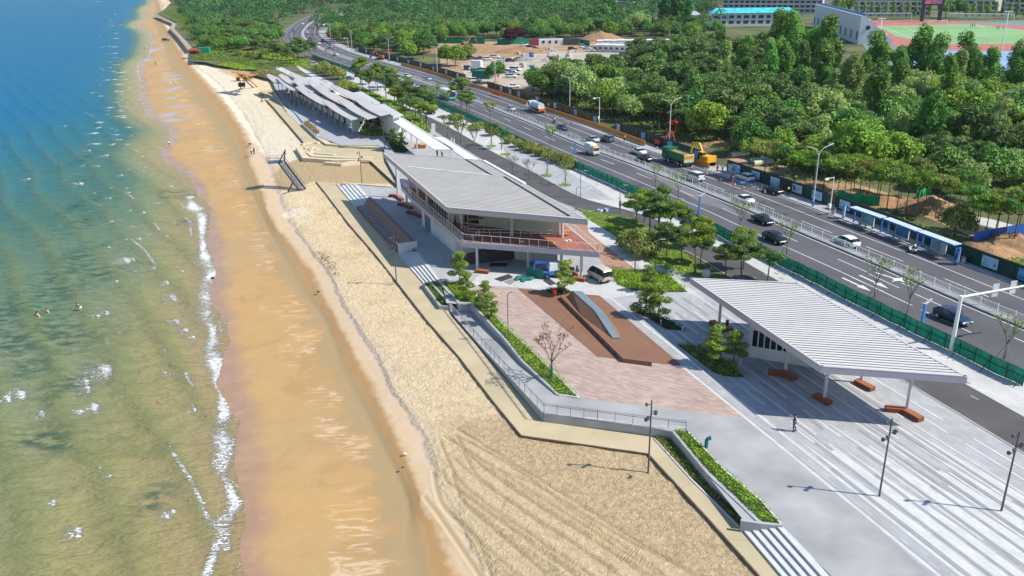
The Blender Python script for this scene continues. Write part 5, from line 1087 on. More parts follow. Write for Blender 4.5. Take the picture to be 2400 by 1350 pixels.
# brown timber deck with its slide like wedge
deck = [(1213,676), (1275,681), (1310,695), (1365,690), (1405,693), (1600,858), (1400,836)]
tess_sheet('timber_deck', GL(deck, .0), .03, DECKM)
T = thing('deck_platform', 'raised brown timber platform with a dark sunken edge on the deck', 'platform', G(1450, 840, 0)); mb = MB()
ptop = [(1310,694), (1336,684), (1385,690), (1425,720), (1500,775), (1527,850), (1458,845), (1445,836)]
mb = MB(); mb.prism([Vector((q.x, q.y, 0)) for q in GL([(1312,693), (1345,684), (1400,725), (1470,790), (1528,849), (1460,840)], .5)], .02, .5); mb.build('platform', DECKM, T)
T = thing('timber_wedge', 'timber wedge ramp with a blue grey top strip rising from the deck', 'sculpture', G(1400, 720, 0))
ridge = [(1341,682,1.35), (1393,728,1.45), (1436,793,.55)]; ridge2 = [(1364,683,1.35), (1415,732,1.45), (1453,793,.55)]
mb = MB(); mb.ribbon([p+Z*.04 for p in GL(ridge)], [p+Z*.04 for p in GL(ridge2)]); mb.ribbon(GL(ridge), GL(ridge2)); mb.build('top_strip', mat('blue_grey_strip', (.17, .235, .27), .5, var=.06), T)
mb = MB(); base_l = [Vector((p.x, p.y, .5)) for p in GL([(1330,694,.5), (1362,740,.5), (1434,792,.5)])]; mb.ribbon(GL(ridge), base_l); base_r = [Vector((p.x+.9, p.y, .03)) for p in GL(ridge2)]; mb.ribbon(GL(ridge2), base_r); R0, R1 = GL(ridge)[0], GL(ridge2)[0]; mb.poly([R0, R1, base_r[0], base_l[0]]); mb.build('timber_side', DECKM, T)
# long timber seat along the steps (sloping brown back, ribbed seat)
T = thing('long_timber_seat', 'long brown wedge shaped seat with ribbed loungers facing the beach', 'bench', G(900, 550, ZP))
b0, b1 = G(836,488,ZP), G(934,597,ZP); t0, t1 = G(851,471,1.1), G(955,577,.95); dv = (b1-b0).normalized(); nv = Vector((-dv.y, dv.x, 0)); nv = nv if nv.x > 0 else -nv
sec = lambda p: [p, p+Z*.5, p+nv*1.3+Z*.45, p+nv*2.3+Z*1.85, p+nv*2.75+Z*1.85, p+nv*3.0+Z*.9, p+nv*3.0]
A = sec(b0); Bq = sec(b1); mb = MB(); k = len(A)
mb.add(A+Bq, [(i, i+1, k+i+1, k+i) for i in range(k-1)]+[tuple(range(k)), tuple(range(2*k-1, k-1, -1))]); mb.build('seat_body', mat('seat_timber', (.20, .12, .10), .7, var=.1), T)
mb = MB(); n = 34
for i in range(n): p = b0.lerp(b1, (i+.5)/n); mb.bar(p+nv*.1+Z*.56, p+nv*1.3+Z*.52, .1, .05, up=(0, 0, 1))
mb.build('seat_rib', C['grey_plate'], T); mb = MB(); mb.prism([Vector((q.x, q.y, 0)) for q in (b1+dv*.05, b1+dv*.35, b1+dv*.35+nv*3.0, b1+dv*.05+nv*3.0)], ZP, .95); mb.build('end_wall', C['white_wall'], T)
# amphitheatre of sandstone coloured concrete benches by the beach
SAND = brick_mat('sandstone_concrete', (.58, .49, .33), (.62, .53, .37), (.5, .42, .28), 1.2, 3, .5, joint=.01, var=.1, patch=.5); SANDF = mat('sandstone_face', (.42, .30, .16), .8, var=.1)
amph = [([(745,323), (770,340), (820,345), (905,349)], 'upper', .9, .75, 1.1), ([(775,328), (795,335), (860,338)], 'top inner', .8, .5, 1.6), ([(700,347), (716,372), (780,377), (868,376)], 'lower front', .9, .55, -.3), ([(722,358), (735,368), (800,371), (872,372)], 'lower middle', .8, .5, .1), ([(762,382), (800,385), (842,379)], 'foremost', .7, .4, -.6), ([(727,348), (735,360), (785,364)], 'inner', .7, .45, .35)]
for k, (pxs, w, wd, h, z_) in enumerate(amph):
    T = thing('terrace_bench', w+' tier of the sandy concrete terrace seating by the beach', 'bench', G(*pxs[0], -.8), 0, 'sandy concrete seating tiers'); mb = MB(); P = [Vector((q.x, q.y, 0)) for q in GL(pxs, -.9+h*.5)]
    mb.wall(P, wd*1.6, h+.3, z0=-1.15); mb.build('seat', SAND, T)
for k, (x, y) in enumerate(((762,325), (757,319), (770,331), (712,343), (724,341), (733,352), (745,355), (718,352), (663,232), (655,222), (611,222), (617,237), (628,236), (745,340))):
    mb = MB(); p = G(x, y, -1.0); mb.box(p+Z*.35, (1.5, .8, .8), .9+.4*math.sin(k*3)); tag(mb.build('stone_block', SAND), 'loose sandy concrete seat block near the terrace seating', 'block', 'loose seat blocks at the beach edge')
for k, (pxs, lab) in enumerate((([(801,431), (848,434), (920,440)], 'jagged low sandy wall at the head of the timber seat'), ([(640,214), (655,234), (675,262)], 'low sandy wall beside the village steps'))):
    mb = MB(); P = [Vector((q.x, q.y, 0)) for q in GL(pxs, -.4)]; mb.wall(P, .7, .75, z0=-1.0 if k else -.9); tag(mb.build('low_wall', SAND), lab, 'wall')
# village steps and planter box
steps((664,257), (705,295), (688,250), (726,284), 5, -.6, 0, 'shaded blue looking steps below the wavy roofed village')
T = thing('planter_box', 'long concrete planter with dry brown grass below the village', 'planter', G(735, 320, -.6)); mb = MB(); P = [Vector((q.x, q.y, 0)) for q in GL([(706,289), (740,320), (752,312), (722,284)], .1)]; mb.prism(P, -.95, .1); mb.build('planter_wall', C['concrete_wall'], T)
o = planting('dry_grass', [(711,290), (740,316), (750,311), (722,286)], .1, .6, 40, .25, LEAFO, None, None, seed=9, stuff=False); o.parent = T; o.location = -T.matrix_basis.translation
tag(o, kind='stuff')
# ================================================================ TREES
_k = 1.25
LM = dict(bright=leaf_mat('leaf_bright', (.215, .355, .045), .2, .3, .4), mid=leaf_mat('leaf_mid', (.130, .265, .050), .25, .25, .45), dark=leaf_mat('leaf_dark', (0.076, 0.220, 0.047), .25, .2, .45),
          pale=leaf_mat('leaf_pale', (0.295, 0.420, 0.125), .2, .3, .4), pine=leaf_mat('pine_needles', (0.123, 0.210, 0.052), .2, .12, .5), neo=leaf_mat('pine_bright', (0.213, 0.306, 0.044), .15, .2, .5),
          olive=leaf_mat('leaf_olive', (0.263, 0.306, 0.075), .2, .3, .4), purple=leaf_mat('leaf_purple', (0.062, 0.013, 0.022), .1, .2, .3), poplar=leaf_mat('leaf_poplar', (0.151, 0.338, 0.057), .2, .3, .4), sprig=leaf_mat('leaf_sprig', (0.275, 0.375, 0.075), .15, .3, .4), rust=leaf_mat('leaf_rust', (0.175, 0.138, 0.050), .1, .2, .4))
def crown_pts(shape, rs, n, R, H, base):
    """leaf positions and outward normals for a crown of radius R, height H starting at z=base"""
    P = []; N = []; cl = []
    if shape in ('round', 'loose', 'oval'):
        k = {'round': 30, 'loose': 24, 'oval': 26}[shape]
        for i in range(k):
            u = rs.randn(3); u /= np.linalg.norm(u); u[2] = abs(u[2])*1.15-.42; f = .50+.38*rs.rand(); c = np.array([u[0]*R*f, u[1]*R*f, base+H*.45+u[2]*H*.48*(f+.1)]); cl.append((c, R*(.26+.16*rs.rand())))
        cl.append((np.array([0, 0, base+H*.45]), R*.5))
    elif shape == 'tall':
        for i in range(34):
            f = rs.rand()**.8; a = rs.rand()*6.28; r = R*(.25+.75*math.sin(PI*min(1, f*.85+.13)))*.62*math.sqrt(rs.rand()); cl.append((np.array([r*math.cos(a), r*math.sin(a), base+H*f]), R*(.22+.14*rs.rand())))
    elif shape == 'layer':
        for i in range(11):
            f = (i+rs.rand()*.6)/11; a = i*2.4+rs.rand(); r = R*(1.05-.75*f)*(.35+.5*rs.rand()); cl.append((np.array([r*math.cos(a), r*math.sin(a), base+H*f]), R*(.34-.12*f)+.1))
        cl.append((np.array([0, 0, base+H*.95]), R*.3))
    elif shape == 'umbrella':
        for i in range(13):
            a = i*2.4; r = R*.75*math.sqrt(rs.rand()); cl.append((np.array([r*math.cos(a), r*math.sin(a), base+H*(.45+.45*rs.rand())*(1-.4*(r/R)**2)]), R*(.26+.12*rs.rand())))
    wt = np.array([c[1]**2 for c in cl]); wt /= wt.sum(); idx = rs.choice(len(cl), n, p=wt); C_ = np.array([c[0] for c in cl])[idx]; r = np.array([c[1] for c in cl])[idx][:, None]
    u = rs.randn(n, 3); u /= np.linalg.norm(u, axis=1)[:, None]
    flat = .45 if shape in ('layer', 'umbrella') else (.95 if shape != 'tall' else 1.35); rad_ = (.62+.45*rs.rand(n, 1)); p = C_+u*r*rad_*np.array([1, 1, flat])
    return p, u, cl
def crown_mesh(name, shape, seed, n, R, H, base, leaf, m_, up=.35):
    rs = np.random.RandomState(seed); p, u, cl = crown_pts(shape, rs, n, R, H, base); V = leaf_quads(p, leaf*(.6+.8*rs.rand(n)), rs, up, nb=u*(.5 if shape in ('layer', 'umbrella') else 1), asp=1.5 if shape in ('layer', 'umbrella') else 1); return mesh_from_quads(name, V, m_, link=False), cl
def trunk_mb(cl, h0, r0, seed=0, lean=0.0, limbs=7, base=0):
    mb = MB(); r = random.Random(seed); top = Vector((lean*h0*.3, 0, h0)); mid = Vector((lean*h0*.05+r.uniform(-.1, .1), r.uniform(-.1, .1), h0*.5))
    mb.tube((0, 0, -.1), mid, r0, r0*.8, 7); mb.tube(mid, top, r0*.8, r0*.6, 7)
    for c, rr in cl[:limbs]:
        c = Vector(c); m_ = top.lerp(c, .5)+Vector((0, 0, -.05*c.z)); mb.tube(top, m_, r0*.45, r0*.28, 5, cap=False); mb.tube(m_, c, r0*.28, r0*.1, 5, cap=False)
    return mb
PROTO = {}
def tree_proto(key, shape, seed, n, R, H, base, leaf, mats, bark='bark', r0=.16, lean=0, limbs=7, name='tree', up=.35):
    me, cl = crown_mesh('crown', shape, seed, n, R, H, base, leaf, LM[mats[0]], up); tb = trunk_mb(cl, base+H*.25, r0, seed, lean, limbs); tm = bpy.data.meshes.new('trunk'); tm.from_pydata(tb.v, [], tb.f); tm.materials.append(C[bark]); PROTO[key] = (me, tm, mats, name)
for s in range(4): tree_proto('broad%d' % s, 'round', 10+s, 4200, 4.6, 7.2, 1.9, .66, ['mid'], r0=.2, name='broadleaf_tree')
for s in range(3): tree_proto('loose%d' % s, 'loose', 20+s, 3200, 4.3, 6.4, 2.0, .55, ['pale'], r0=.16, name='willow_tree')
for s in range(3): tree_proto('poplar%d' % s, 'tall', 30+s, 5000, 4.2, 11.5, 2.6, .58, ['poplar'], 'pale_bark', .2, name='poplar_tree', up=.15)
for s in range(3): tree_proto('pinew%d' % s, 'umbrella', 40+s, 2200, 3.6, 5.2, 2.4, .48, ['pine'], r0=.15, name='pine_tree')
for s in range(3): tree_proto('pine%d' % s, 'umbrella', 50+s, 6500, 2.5, 4.6, 1.9, .22, ['pine'], r0=.13, lean=.3, limbs=12, name='pine_tree')
for s in range(3): tree_proto('bonsai%d' % s, 'layer', 60+s, 2900, 1.5, 2.7, 1.0, .17, ['neo'], r0=.08, lean=.5, limbs=12, name='pine_tree')
for s in range(2): tree_proto('bush%d' % s, 'round', 70+s, 2200, 2.3, 3.0, .2, .34, ['olive'], r0=.06, name='bushy_tree')
for s in range(3): tree_proto('young%d' % s, 'umbrella', 80+s, 1100, 2.1, 3.2, 2.4, .32, ['bright'], r0=.07, limbs=12, name='young_tree')
def place_tree(key, loc, h=1.0, label='', group=None, mat_=None, rz=None, name=None):
    me, tm, mats, nm = PROTO[key]; T = bpy.data.objects.new(name or nm, None); COL.objects.link(T); sc = h if hasattr(h, '__len__') else (h, h, h)
    T.matrix_basis = Matrix.Translation(Vector(loc)) @ Matrix.Rotation(rnd.random()*6.28 if rz is None else rz, 4, 'Z') @ Matrix.Diagonal((sc[0], sc[1], sc[2], 1))
    tag(T, label, 'tree', group); c = bpy.data.objects.new('crown', me); COL.objects.link(c); c.parent = T; t = bpy.data.objects.new('trunk', tm); COL.objects.link(t); t.parent = T
    c.material_slots[0].link = 'OBJECT'; c.material_slots[0].material = LM[mat_ or mats[0]]; return T
# bare young trees with stakes: branching limbs and few leaves
def bare_mesh(seed, h=6.0, spread=.5, depth=4, nleaf=120, leaf=.22, r0=.08):
    r = random.Random(seed); mb = MB(); tips = []
    def grow(p, d, L, rad_, lv):
        q = p+d*L; mid = p.lerp(q, .5)+Vector((r.uniform(-1, 1), r.uniform(-1, 1), 0))*L*.05; mb.tube(p, mid, rad_, rad_*.85, 5 if lv < 2 else 3, cap=False); mb.tube(mid, q, rad_*.85, rad_*.62, 5 if lv < 2 else 3, cap=False)
        if lv >= depth: tips.append((mid, q)); return
        n = 4 if lv == 0 else r.choice((2, 3)); a0 = r.random()*6.28
        for k in range(n):
            a = a0+k*6.28/n+r.uniform(-.4, .4); s_ = spread*(1.1 if lv == 0 else .8)*r.uniform(.7, 1.2); nd = (d+Vector((math.cos(a), math.sin(a), .15))*s_).normalized(); grow(q, nd, L*r.uniform(.62, .82), rad_*.62, lv+1)
        if lv >= 1: tips.append((mid, q))
    grow(Vector((0, 0, 0)), Vector((r.uniform(-.04, .04), 0, 1)), h*.28, r0, 0)
    tm = bpy.data.meshes.new('trunk'); tm.from_pydata(mb.v, [], mb.f); tm.materials.append(C['bark']); rs = np.random.RandomState(seed); P = []
    for k in range(nleaf): a, b = r.choice(tips); q = a.lerp(b, .2+r.random()*.95); P.append((q.x+r.gauss(0, .1), q.y+r.gauss(0, .1), q.z+r.gauss(0, .1)))
    V = leaf_quads(np.array(P), leaf*(.6+.8*rs.rand(nleaf)), rs, .3); return tm, mesh_from_quads('leaves', V, LM['sprig'], link=False)
smb = MB()
for k in range(4): a = k*PI/2+.4; smb.tube((math.cos(a)*.85, math.sin(a)*.85, 0), (math.cos(a)*.08, math.sin(a)*.08, 1.75), .028, .028, 4)
wmb = MB(); wmb.tube((0, 0, 0), (0, 0, 1.45), .12, .10, 8)
def m_from(mb, name, m_): me = bpy.data.meshes.new(name); me.from_pydata(mb.v, [], mb.f); me.materials.append(m_); return me
STK = m_from(smb, 'stake', C['stake']); WRP = m_from(wmb, 'trunk_wrap', C['wrap_green'])
BARE = [bare_mesh(s, 6.6, .42, 4, 260, .22) for s in (1, 2, 3)]; BAREW = [bare_mesh(s, 6.0, .55, 5, 420, .17, .09) for s in (4, 5)]; BAREL = [bare_mesh(s, 6.5, .42, 4, 900, .26) for s in (6, 7, 8)]
def place_bare(px, py, h, label, src, k, m_='sprig', stakes=True, wrap=True, group='staked young trees along the road', z=.02):
    tm, lm = src[k % len(src)]; T = bpy.data.objects.new('young_tree', None); COL.objects.link(T); s = h/6.5; T.matrix_basis = Matrix.Translation(G(px, py, z)) @ Matrix.Rotation(rnd.random()*6.28, 4, 'Z') @ Matrix.Scale(s, 4); tag(T, label, 'tree', group)
    for nm, me in (('trunk', tm), ('leaves', lm)) + ((('stake', STK),) if stakes else ())+((('trunk_wrap', WRP),) if wrap else ()):
        o = bpy.data.objects.new(nm, me); COL.objects.link(o); o.parent = T
        if nm == 'leaves': o.material_slots[0].link = 'OBJECT'; o.material_slots[0].material = LM[m_]
    return T
# --- staked road trees beside the green fence
for k, (x, y, h, w) in enumerate(((1536,438,5.4,'left of the tall pine cluster'), (1588,472,6.2,'just behind the tall pine cluster'), (1733,544,6.6,'below the black saloon on the near carriageway'), (1843,596,6.2,'in front of the second black car'), (2050,697,6.6,'over the painted lane arrows'), (2126,735,6.8,'left of the blue lamp post near the gantry'), (2353,842,6.4,'at the right edge beyond the pavilion roof'), (1290,340,5.5,'left of the small lorry'), (1100,262,6.5,'beside the white bus'), (1150,285,6.5,'right of the white bus'))):
    place_bare(x, y, h, 'thin staked tree by the green fence, '+w, BARE if k < 7 else BAREL, k, wrap=False)
for k, (x, y, h, m_, w) in enumerate(((1050,322,6.8,'olive','at the canopy corner'), (1080,338,6.8,'olive','second from the canopy'), (1112,350,7.2,'olive','third from the canopy'), (1152,342,6.6,'mid','in a small round lawn'), (1176,350,6.0,'mid','left of the grassed tree pit'), (1202,408,5.2,'rust','at the bend of the service road'), (1240,421,5.2,'rust','on the service road edge by the big roof'), (1282,411,6.0,'sprig','in the square grass pit nearer the fence'), (1325,433,5.6,'sprig','in the square grass pit by the triangular paving'))):
    place_bare(x, y, h, 'staked tree with wrapped trunk '+w, BAREL if k < 5 else (BARE if k > 6 else BAREW), k, m_)
for x, y, lab in ((1152,343,'round grass patch under a staked tree left of the white paving'), (1185,362,'round grass patch under a staked tree by the service road'), (1281,412,'square grass pit nearer the green fence'), (1325,434,'square grass pit nearer the big roof')):
    p = G(x, y); q = [proj(p+Vector((math.cos(a)*1.35, math.sin(a)*1.35, 0))) for a in [i*PI/4 for i in range(8)]]; planting('tree_pit_grass', q, .03, .15, 26, .22, LEAFG, lab, seed=x)
place_bare(1488,632,5.4, 'nearly leafless staked tree in the bed right of the van', BAREW, 0, 'rust', group=None)
place_bare(1293,886,7.2, 'wide nearly leafless tree in the bright hedge beside the ramp', BAREW, 1, 'rust', True, True, None)
# --- garden pines
gp = [(1078,666,1.25,'beside the white steps, nearest the building'), (1092,700,1.0,'second in the hedge strip by the ramp'), (1137,724,1.0,'third in the hedge strip'), (1152,748,.85,'fourth in the hedge strip by the ramp'), (1322,690,1.25,'beside the red bin'), (1514,742,1.15,'left one in the dark island'), (1542,746,1.25,'right one in the dark island'), (1672,858,1.25,'left one beside the kiosk'), (1722,862,1.15,'right one beside the kiosk'), (1521,684,1.0,'in the green bed right of the van'), (861,311,1.0,'left one before the village end wall'), (885,306,1.0,'right one before the village end wall'), (922,348,1.3,'in the dark bed beside the canopy'), (940,350,1.1,'at the end of the dark bed beside the canopy')]
for k, (x, y, s, w) in enumerate(gp): place_tree('bonsai%d' % (k % 3), G(x, y, .02), s, 'small layered garden pine '+w, 'layered garden pines', 'neo' if k not in (12,) else 'pine')
bed2 = [(900,322), (930,328), (958,352), (950,358), (925,356)]; soil_bed(bed2, .03); planting('green_bed', bed2, .03, .35, 20, .3, LEAFD, 'dark green bed between the terrace seating and the canopy', seed=55)
bed3 = [(838,312), (868,305), (930,308), (925,318), (860,318)]; soil_bed(bed3, .03); planting('green_bed', bed3, .03, .4, 18, .3, LEAFG, 'bright bed at the foot of the village end wall', seed=56)
for k, (x, y, s, w) in enumerate(((1490,543,1.25,'at the left end of the lawn'), (1522,556,1.35,'second in the lawn cluster'), (1545,560,1.35,'tallest of the lawn cluster'), (1572,560,1.2,'fourth in the lawn cluster by the service road'), (1563,600,1.15,'on the lawn left of the big leaning pine'), (1598,612,1.0,'slim one on the lawn middle'), (1628,642,1.45,'big leaning one on the lawn near the pavilion'), (1642,618,.9,'behind the big leaning pine'), (1602,560,1.0,'between the lawn and the green fence'), (1640,582,1.0,'beyond the service road near the blue lamp'), (1700,655,1.1,'left of the three behind the pavilion roof'), (1738,655,1.2,'middle of the three behind the pavilion roof'), (1742,630,1.15,'tall narrow one by the green fence'), (1799,660,1.05,'right of the three, beside the lamp'), (1545,530,1.3,'at the back of the lawn cluster'), (1510,520,1.1,'at the back left of the lawn cluster'))):
    place_tree('pine%d' % (k % 3), G(x, y, .02), s*.84, 'dark park pine '+w, 'park pines beside the service road', 'pine' if k % 3 else 'neo')
place_tree('bush1', G(1500,596,.02), 1.35, 'pale olive bushy tree by the footpath lawn', None, 'olive'); place_tree('bush0', G(1478,585,.02), 1.0, 'smaller pale olive bush at the lawn edge', None, 'olive')
for k, (x, y) in enumerate(((935,262),(950,290),(962,268),(985,300),(1000,306),(975,285),(925,240),(905,228),(885,215),(868,226),(850,208),(902,212),(845,195),(940,240),(1000,285),(880,198),(915,205),(650,152),(675,156),(700,150),(660,142),(690,144),(640,140),(715,142),(625,135),(668,133),(730,135),(700,132),(990,260),(1080,252),(1095,275))):
    place_tree('pine%d' % (k % 3), G(x, y, .0), 1.25+.35*((k*7) % 5)/5, 'dark coastal pine in the belt between the village and the main road', 'pines between the village and the main road', 'pine' if k % 4 else 'neo')
for k, (x, y, s) in enumerate(((770,178,1.6),(790,186,1.6),(760,166,1.4),(812,216,1.3),(800,212,1.1),(1213,345,.7),(1230,352,.8),(1250,358,.8),(1270,366,.8),(1290,374,.8),(1310,382,.8),(1330,388,.8),(1340,394,.7),(1196,336,.7),(830,222,1.0),(600,140,1.2),(585,136,1.1),(620,128,1.2),(560,132,1.1),(1150,318,.8),(1120,305,.8),(745,172,1.2),(1070,290,1.0))):
    place_tree('bush%d' % (k % 2), G(x, y), s, 'loose olive green bush beside the service road and fence', 'olive bushes near the service road', 'olive')
for k, (x, y, h) in enumerate(((705,130,7),(740,133,7),(885,178,6.5),(905,190,6.5),(955,215,6.5),(1022,238,6.5),(1048,254,6.5),(722,137,6))): place_bare(x, y, h, 'thin leafy roadside tree along the far part of the green fence', BAREL, k, 'pale', False, False, 'roadside trees far up the green fence')
# --- young trees behind the hoardings
for k, (x, y, s) in enumerate(((1762,414,1.2),(1790,425,1.3),(1835,432,1.2),(1860,440,1.1),(1885,445,1.2),(1905,440,1.1),(1928,450,1.2),(1962,462,1.2),(1990,470,1.2),(2012,476,1.2),(2032,480,1.1),(2052,484,1.2),(2078,492,1.3),(2100,498,1.2),(2122,505,1.2),(2145,515,1.3),(2165,500,1.1),(2192,512,1.2),(2282,560,1.3),(2306,566,1.2),(2328,572,1.2),(2352,566,1.3),(2372,580,1.3),(2396,574,1.3),(2290,545,1.1),(2335,545,1.1),(2245,500,1.2),(2220,505,1.0),(2110,470,1.2),(2060,462,1.1),(1980,448,1.1),(2385,545,1.2),(2000,455,1.2),(2150,470,1.2))):
    place_tree('young%d' % (k % 3), G(x, y), s*1.2, 'slim young tree with flat bright crown behind the roadside hoarding', 'young trees behind the hoarding', ('bright', 'olive', 'mid', 'bright')[k % 4])
place_tree('broad2', G(2236,556), .62, 'round bushy green tree behind the nearest bus shelter', None, 'olive')
# --- woods
def wood(poly, spacing, kindf, label, group, seed, cap=290, smin=.85, smax=1.25, ymin=30, holes=()):
    r = random.Random(seed); W_ = [(G(*p).x, G(*p).y) for p in poly]; xs = [p[0] for p in W_]; ys = [p[1] for p in W_]; n = 0; y = min(ys); pts = []
    while y < max(ys):
        x = min(xs)+r.random()*spacing
        while x < max(xs): pts.append((x+r.uniform(-.36, .36)*spacing, y+r.uniform(-.36, .36)*spacing)); x += spacing
        y += spacing*.9
    a = np.array(pts); a = a[inpoly(a[:, 0], a[:, 1], W_)]
    for x, y in sorted(map(tuple, a), key=lambda q: q[1]):
        px, py = proj((x, y, 3))
        if not (-80 < px < 2480): continue
        px, py = proj((x, y, 0))
        if any(h[0] < px < h[2] and h[1] < py < h[3] for h in holes): continue
        k = kindf(px, py, r)
        if k is None: continue
        key, m_, sc, lb = k; s = sc*r.uniform(smin, smax); place_tree(key, (x, y, 0), (s*r.uniform(.9, 1.1), s, s*r.uniform(.85, 1.12)), lb+' '+label, lb.split(' tree')[0]+' trees '+group, m_, r.random()*6.28); n += 1
        if n >= cap: break
    return n
def k1(px, py, r):
    q = r.random()
    if r.random() < .10 and px > 1500: return ('poplar%d' % r.randrange(3), 'mid' if q < .5 else 'pale', .8, 'tall feathery poplar tree')
    if py < 236 and px > 1790: return ('poplar%d' % r.randrange(3), 'poplar' if q < .75 else 'mid', 1.08, 'tall feathery poplar tree')
    if px < 1490 and py < 212: return ('pinew%d' % r.randrange(3), 'pine', 1.15, 'dark flat topped pine tree')
    if px < 1900 and py < 318 and px > 1480: 
        if q < .62: return ('pinew%d' % r.randrange(3), 'pine', 1.3, 'dark flat topped pine tree')
        return ('broad%d' % r.randrange(4), 'mid' if q < .85 else 'dark', .85, 'round green broadleaf tree')
    if q < .34: return ('broad%d' % r.randrange(4), 'bright', .82, 'round yellowish green broadleaf tree')
    if q < .56: return ('broad%d' % r.randrange(4), 'mid', .9, 'round green broadleaf tree')
    if q < .82: return ('loose%d' % r.randrange(3), 'pale', 1.0, 'pale silvery green willow tree')
    return ('pinew%d' % r.randrange(3), 'pine', 1.1, 'dark flat topped pine tree')
W1p = [(1235,215),(1480,190),(1500,150),(1640,120),(1830,165),(1960,205),(2150,224),(2400,216),(2560,230),(2560,470),(2400,466),(2250,470),(2130,432),(1900,412),(1700,352),(1530,303),(1420,280),(1330,254),(1235,226)]
n1_ = wood(W1p, 7.4, k1, 'in the wood behind the roadside hoarding', 'in the wood behind the hoarding', 5, 420, .8, 1.4, holes=((1460,172,1500,215),(1860,212,2000,226)))
def k2(px, py, r):
    q = r.random()
    if q < .16: return ('pinew%d' % r.randrange(3), 'pine', 1.35, 'dark flat topped pine tree')
    if q < .26 and py < 70: return ('poplar%d' % r.randrange(3), 'dark', 1.1, 'tall feathery poplar tree')
    return ('broad%d' % r.randrange(4), ('mid', 'dark', 'mid', 'bright', 'poplar')[r.randrange(5)], .95, 'round green broadleaf tree')
W3p = [(772,98),(805,104),(850,114),(930,137),(1005,150),(1015,108),(1140,93),(1330,96),(1400,90),(1500,88),(1640,98),(1690,84),(1640,80),(820,80),(775,88)]
n3_ = wood(W3p, 10.5, k2, 'in the wood beyond the far bend', 'in the wood beyond the far bend', 6, 290)
W2p = [(455,80),(470,112),(560,128),(640,118),(662,100),(657,78),(600,74),(440,72)]
n2_ = wood(W2p, 10.0, k2, 'in the coastal wood left of the road', 'in the coastal wood', 7, 290, smin=.8, smax=1.1)
for k, (x, y, s, m_, kk) in enumerate(((1408,62,1.75,'dark','broad0'),(1425,60,1.6,'dark','poplar0'),(1560,70,1.7,'dark','poplar1'),(1585,74,1.8,'dark','poplar2'),(1605,70,1.6,'dark','poplar0'),(1500,78,1.5,'pale','broad1'),(1480,80,1.3,'pale','broad2'),(1195,104,1.0,'purple','broad3'),(1215,100,1.0,'purple','broad0'),(1482,172,.8,'purple','broad2'),(1495,168,.8,'purple','broad1'),(1162,195,.95,'mid','broad0'),(1048,152,1.0,'bright','broad1'),(1068,155,1.0,'bright','broad3'),(1100,140,.8,'olive','broad2'),(1250,212,.9,'mid','broad1'),(1268,222,1.0,'mid','broad0'),(1860,95,1.2,'bright','broad3'),(1830,88,1.2,'mid','broad1'),(1980,52,1.6,'mid','poplar1'),(1965,56,1.6,'mid','poplar0'),(2215,42,1.6,'mid','broad0'),(2245,42,1.5,'mid','broad2'))):
    place_tree(kk, G(x, y), s, {'dark': 'very tall dark green tree standing above the far wood', 'purple': 'dark purple leaved tree at the edge of the building site', 'pale': 'pale green rounded tree beyond the site cabins'}.get(m_, 'large solitary green tree near the building site or stadium'), {'dark': 'tall dark trees in the far wood', 'purple': 'purple leaved trees', 'pale': 'pale rounded trees beyond the cabins'}.get(m_, 'solitary trees round the site and stadium'), m_)
# row of slim trees along the stadium and apartment fronts
for k in range(26):
    x = 1990+k*17
    if 2180 < x < 2255: continue
    place_tree('poplar%d' % (k % 3), G(x, 43+(k % 3)), (.55, .55, .8), 'slim light green tree in the row before the apartment blocks', 'slim trees before the apartments', 'pale')
# far wood as one mass
def far_wood():
    r = random.Random(17); rs = np.random.RandomState(3); V = []
    polys = [[(762,98),(775,84),(820,82),(1640,82),(1700,62),(1640,20),(1900,-18),(300,-38),(385,-8),(408,20),(425,40),(445,74),(600,76),(650,78),(690,50),(745,33),(775,28),(760,40),(740,56),(736,74),(748,92)]]
    for poly in polys:
        W_ = [(G(*p).x, G(*p).y) for p in poly]; xs = [p[0] for p in W_]; ys = [p[1] for p in W_]; N_ = 5200; X = rs.uniform(min(xs), max(xs), N_*3); Y = rs.uniform(min(ys), max(ys), N_*3); k = inpoly(X, Y, W_); X, Y = X[k][:N_], Y[k][:N_]
        for x, y in zip(X, Y):
            px, py = proj((x, y, 0))
            if not -60 < px < 2460: continue
            if any(a < px < b and c < py < d for a, b, c, d in ((748,860,20,36), (1430,1480,-5,30))): continue
            n = 170 if y < 800 else (70 if y < 1500 else 26); R = 5+2*rs.rand(); u = rs.randn(n, 3); u /= np.linalg.norm(u, axis=1)[:, None]; u[:, 2] = np.abs(u[:, 2])*1.2-.3; hh = 9+4*rs.rand()
            P = np.array([x, y, hh*.55])+u*np.array([R, R, hh*.42])*(.75+.3*rs.rand(n, 1)); V.append(leaf_quads(P, (1.25 if y < 800 else 2.2)*(.6+.8*rs.rand(n)), rs, .4, nb=u))
    m_ = leaf_mat('far_wood_leaf', (.06, .165, .04), 0, .2, .55); t = m_.node_tree
    for nd in t.nodes:
        if nd.type == 'TEX_NOISE': nd.inputs['Scale'].default_value = .05
    o = mesh_from_quads('far_wood', np.concatenate(V), m_); tag(o, 'unbroken green wood stretching to the top of the photo', 'wood', kind='stuff')
far_wood()
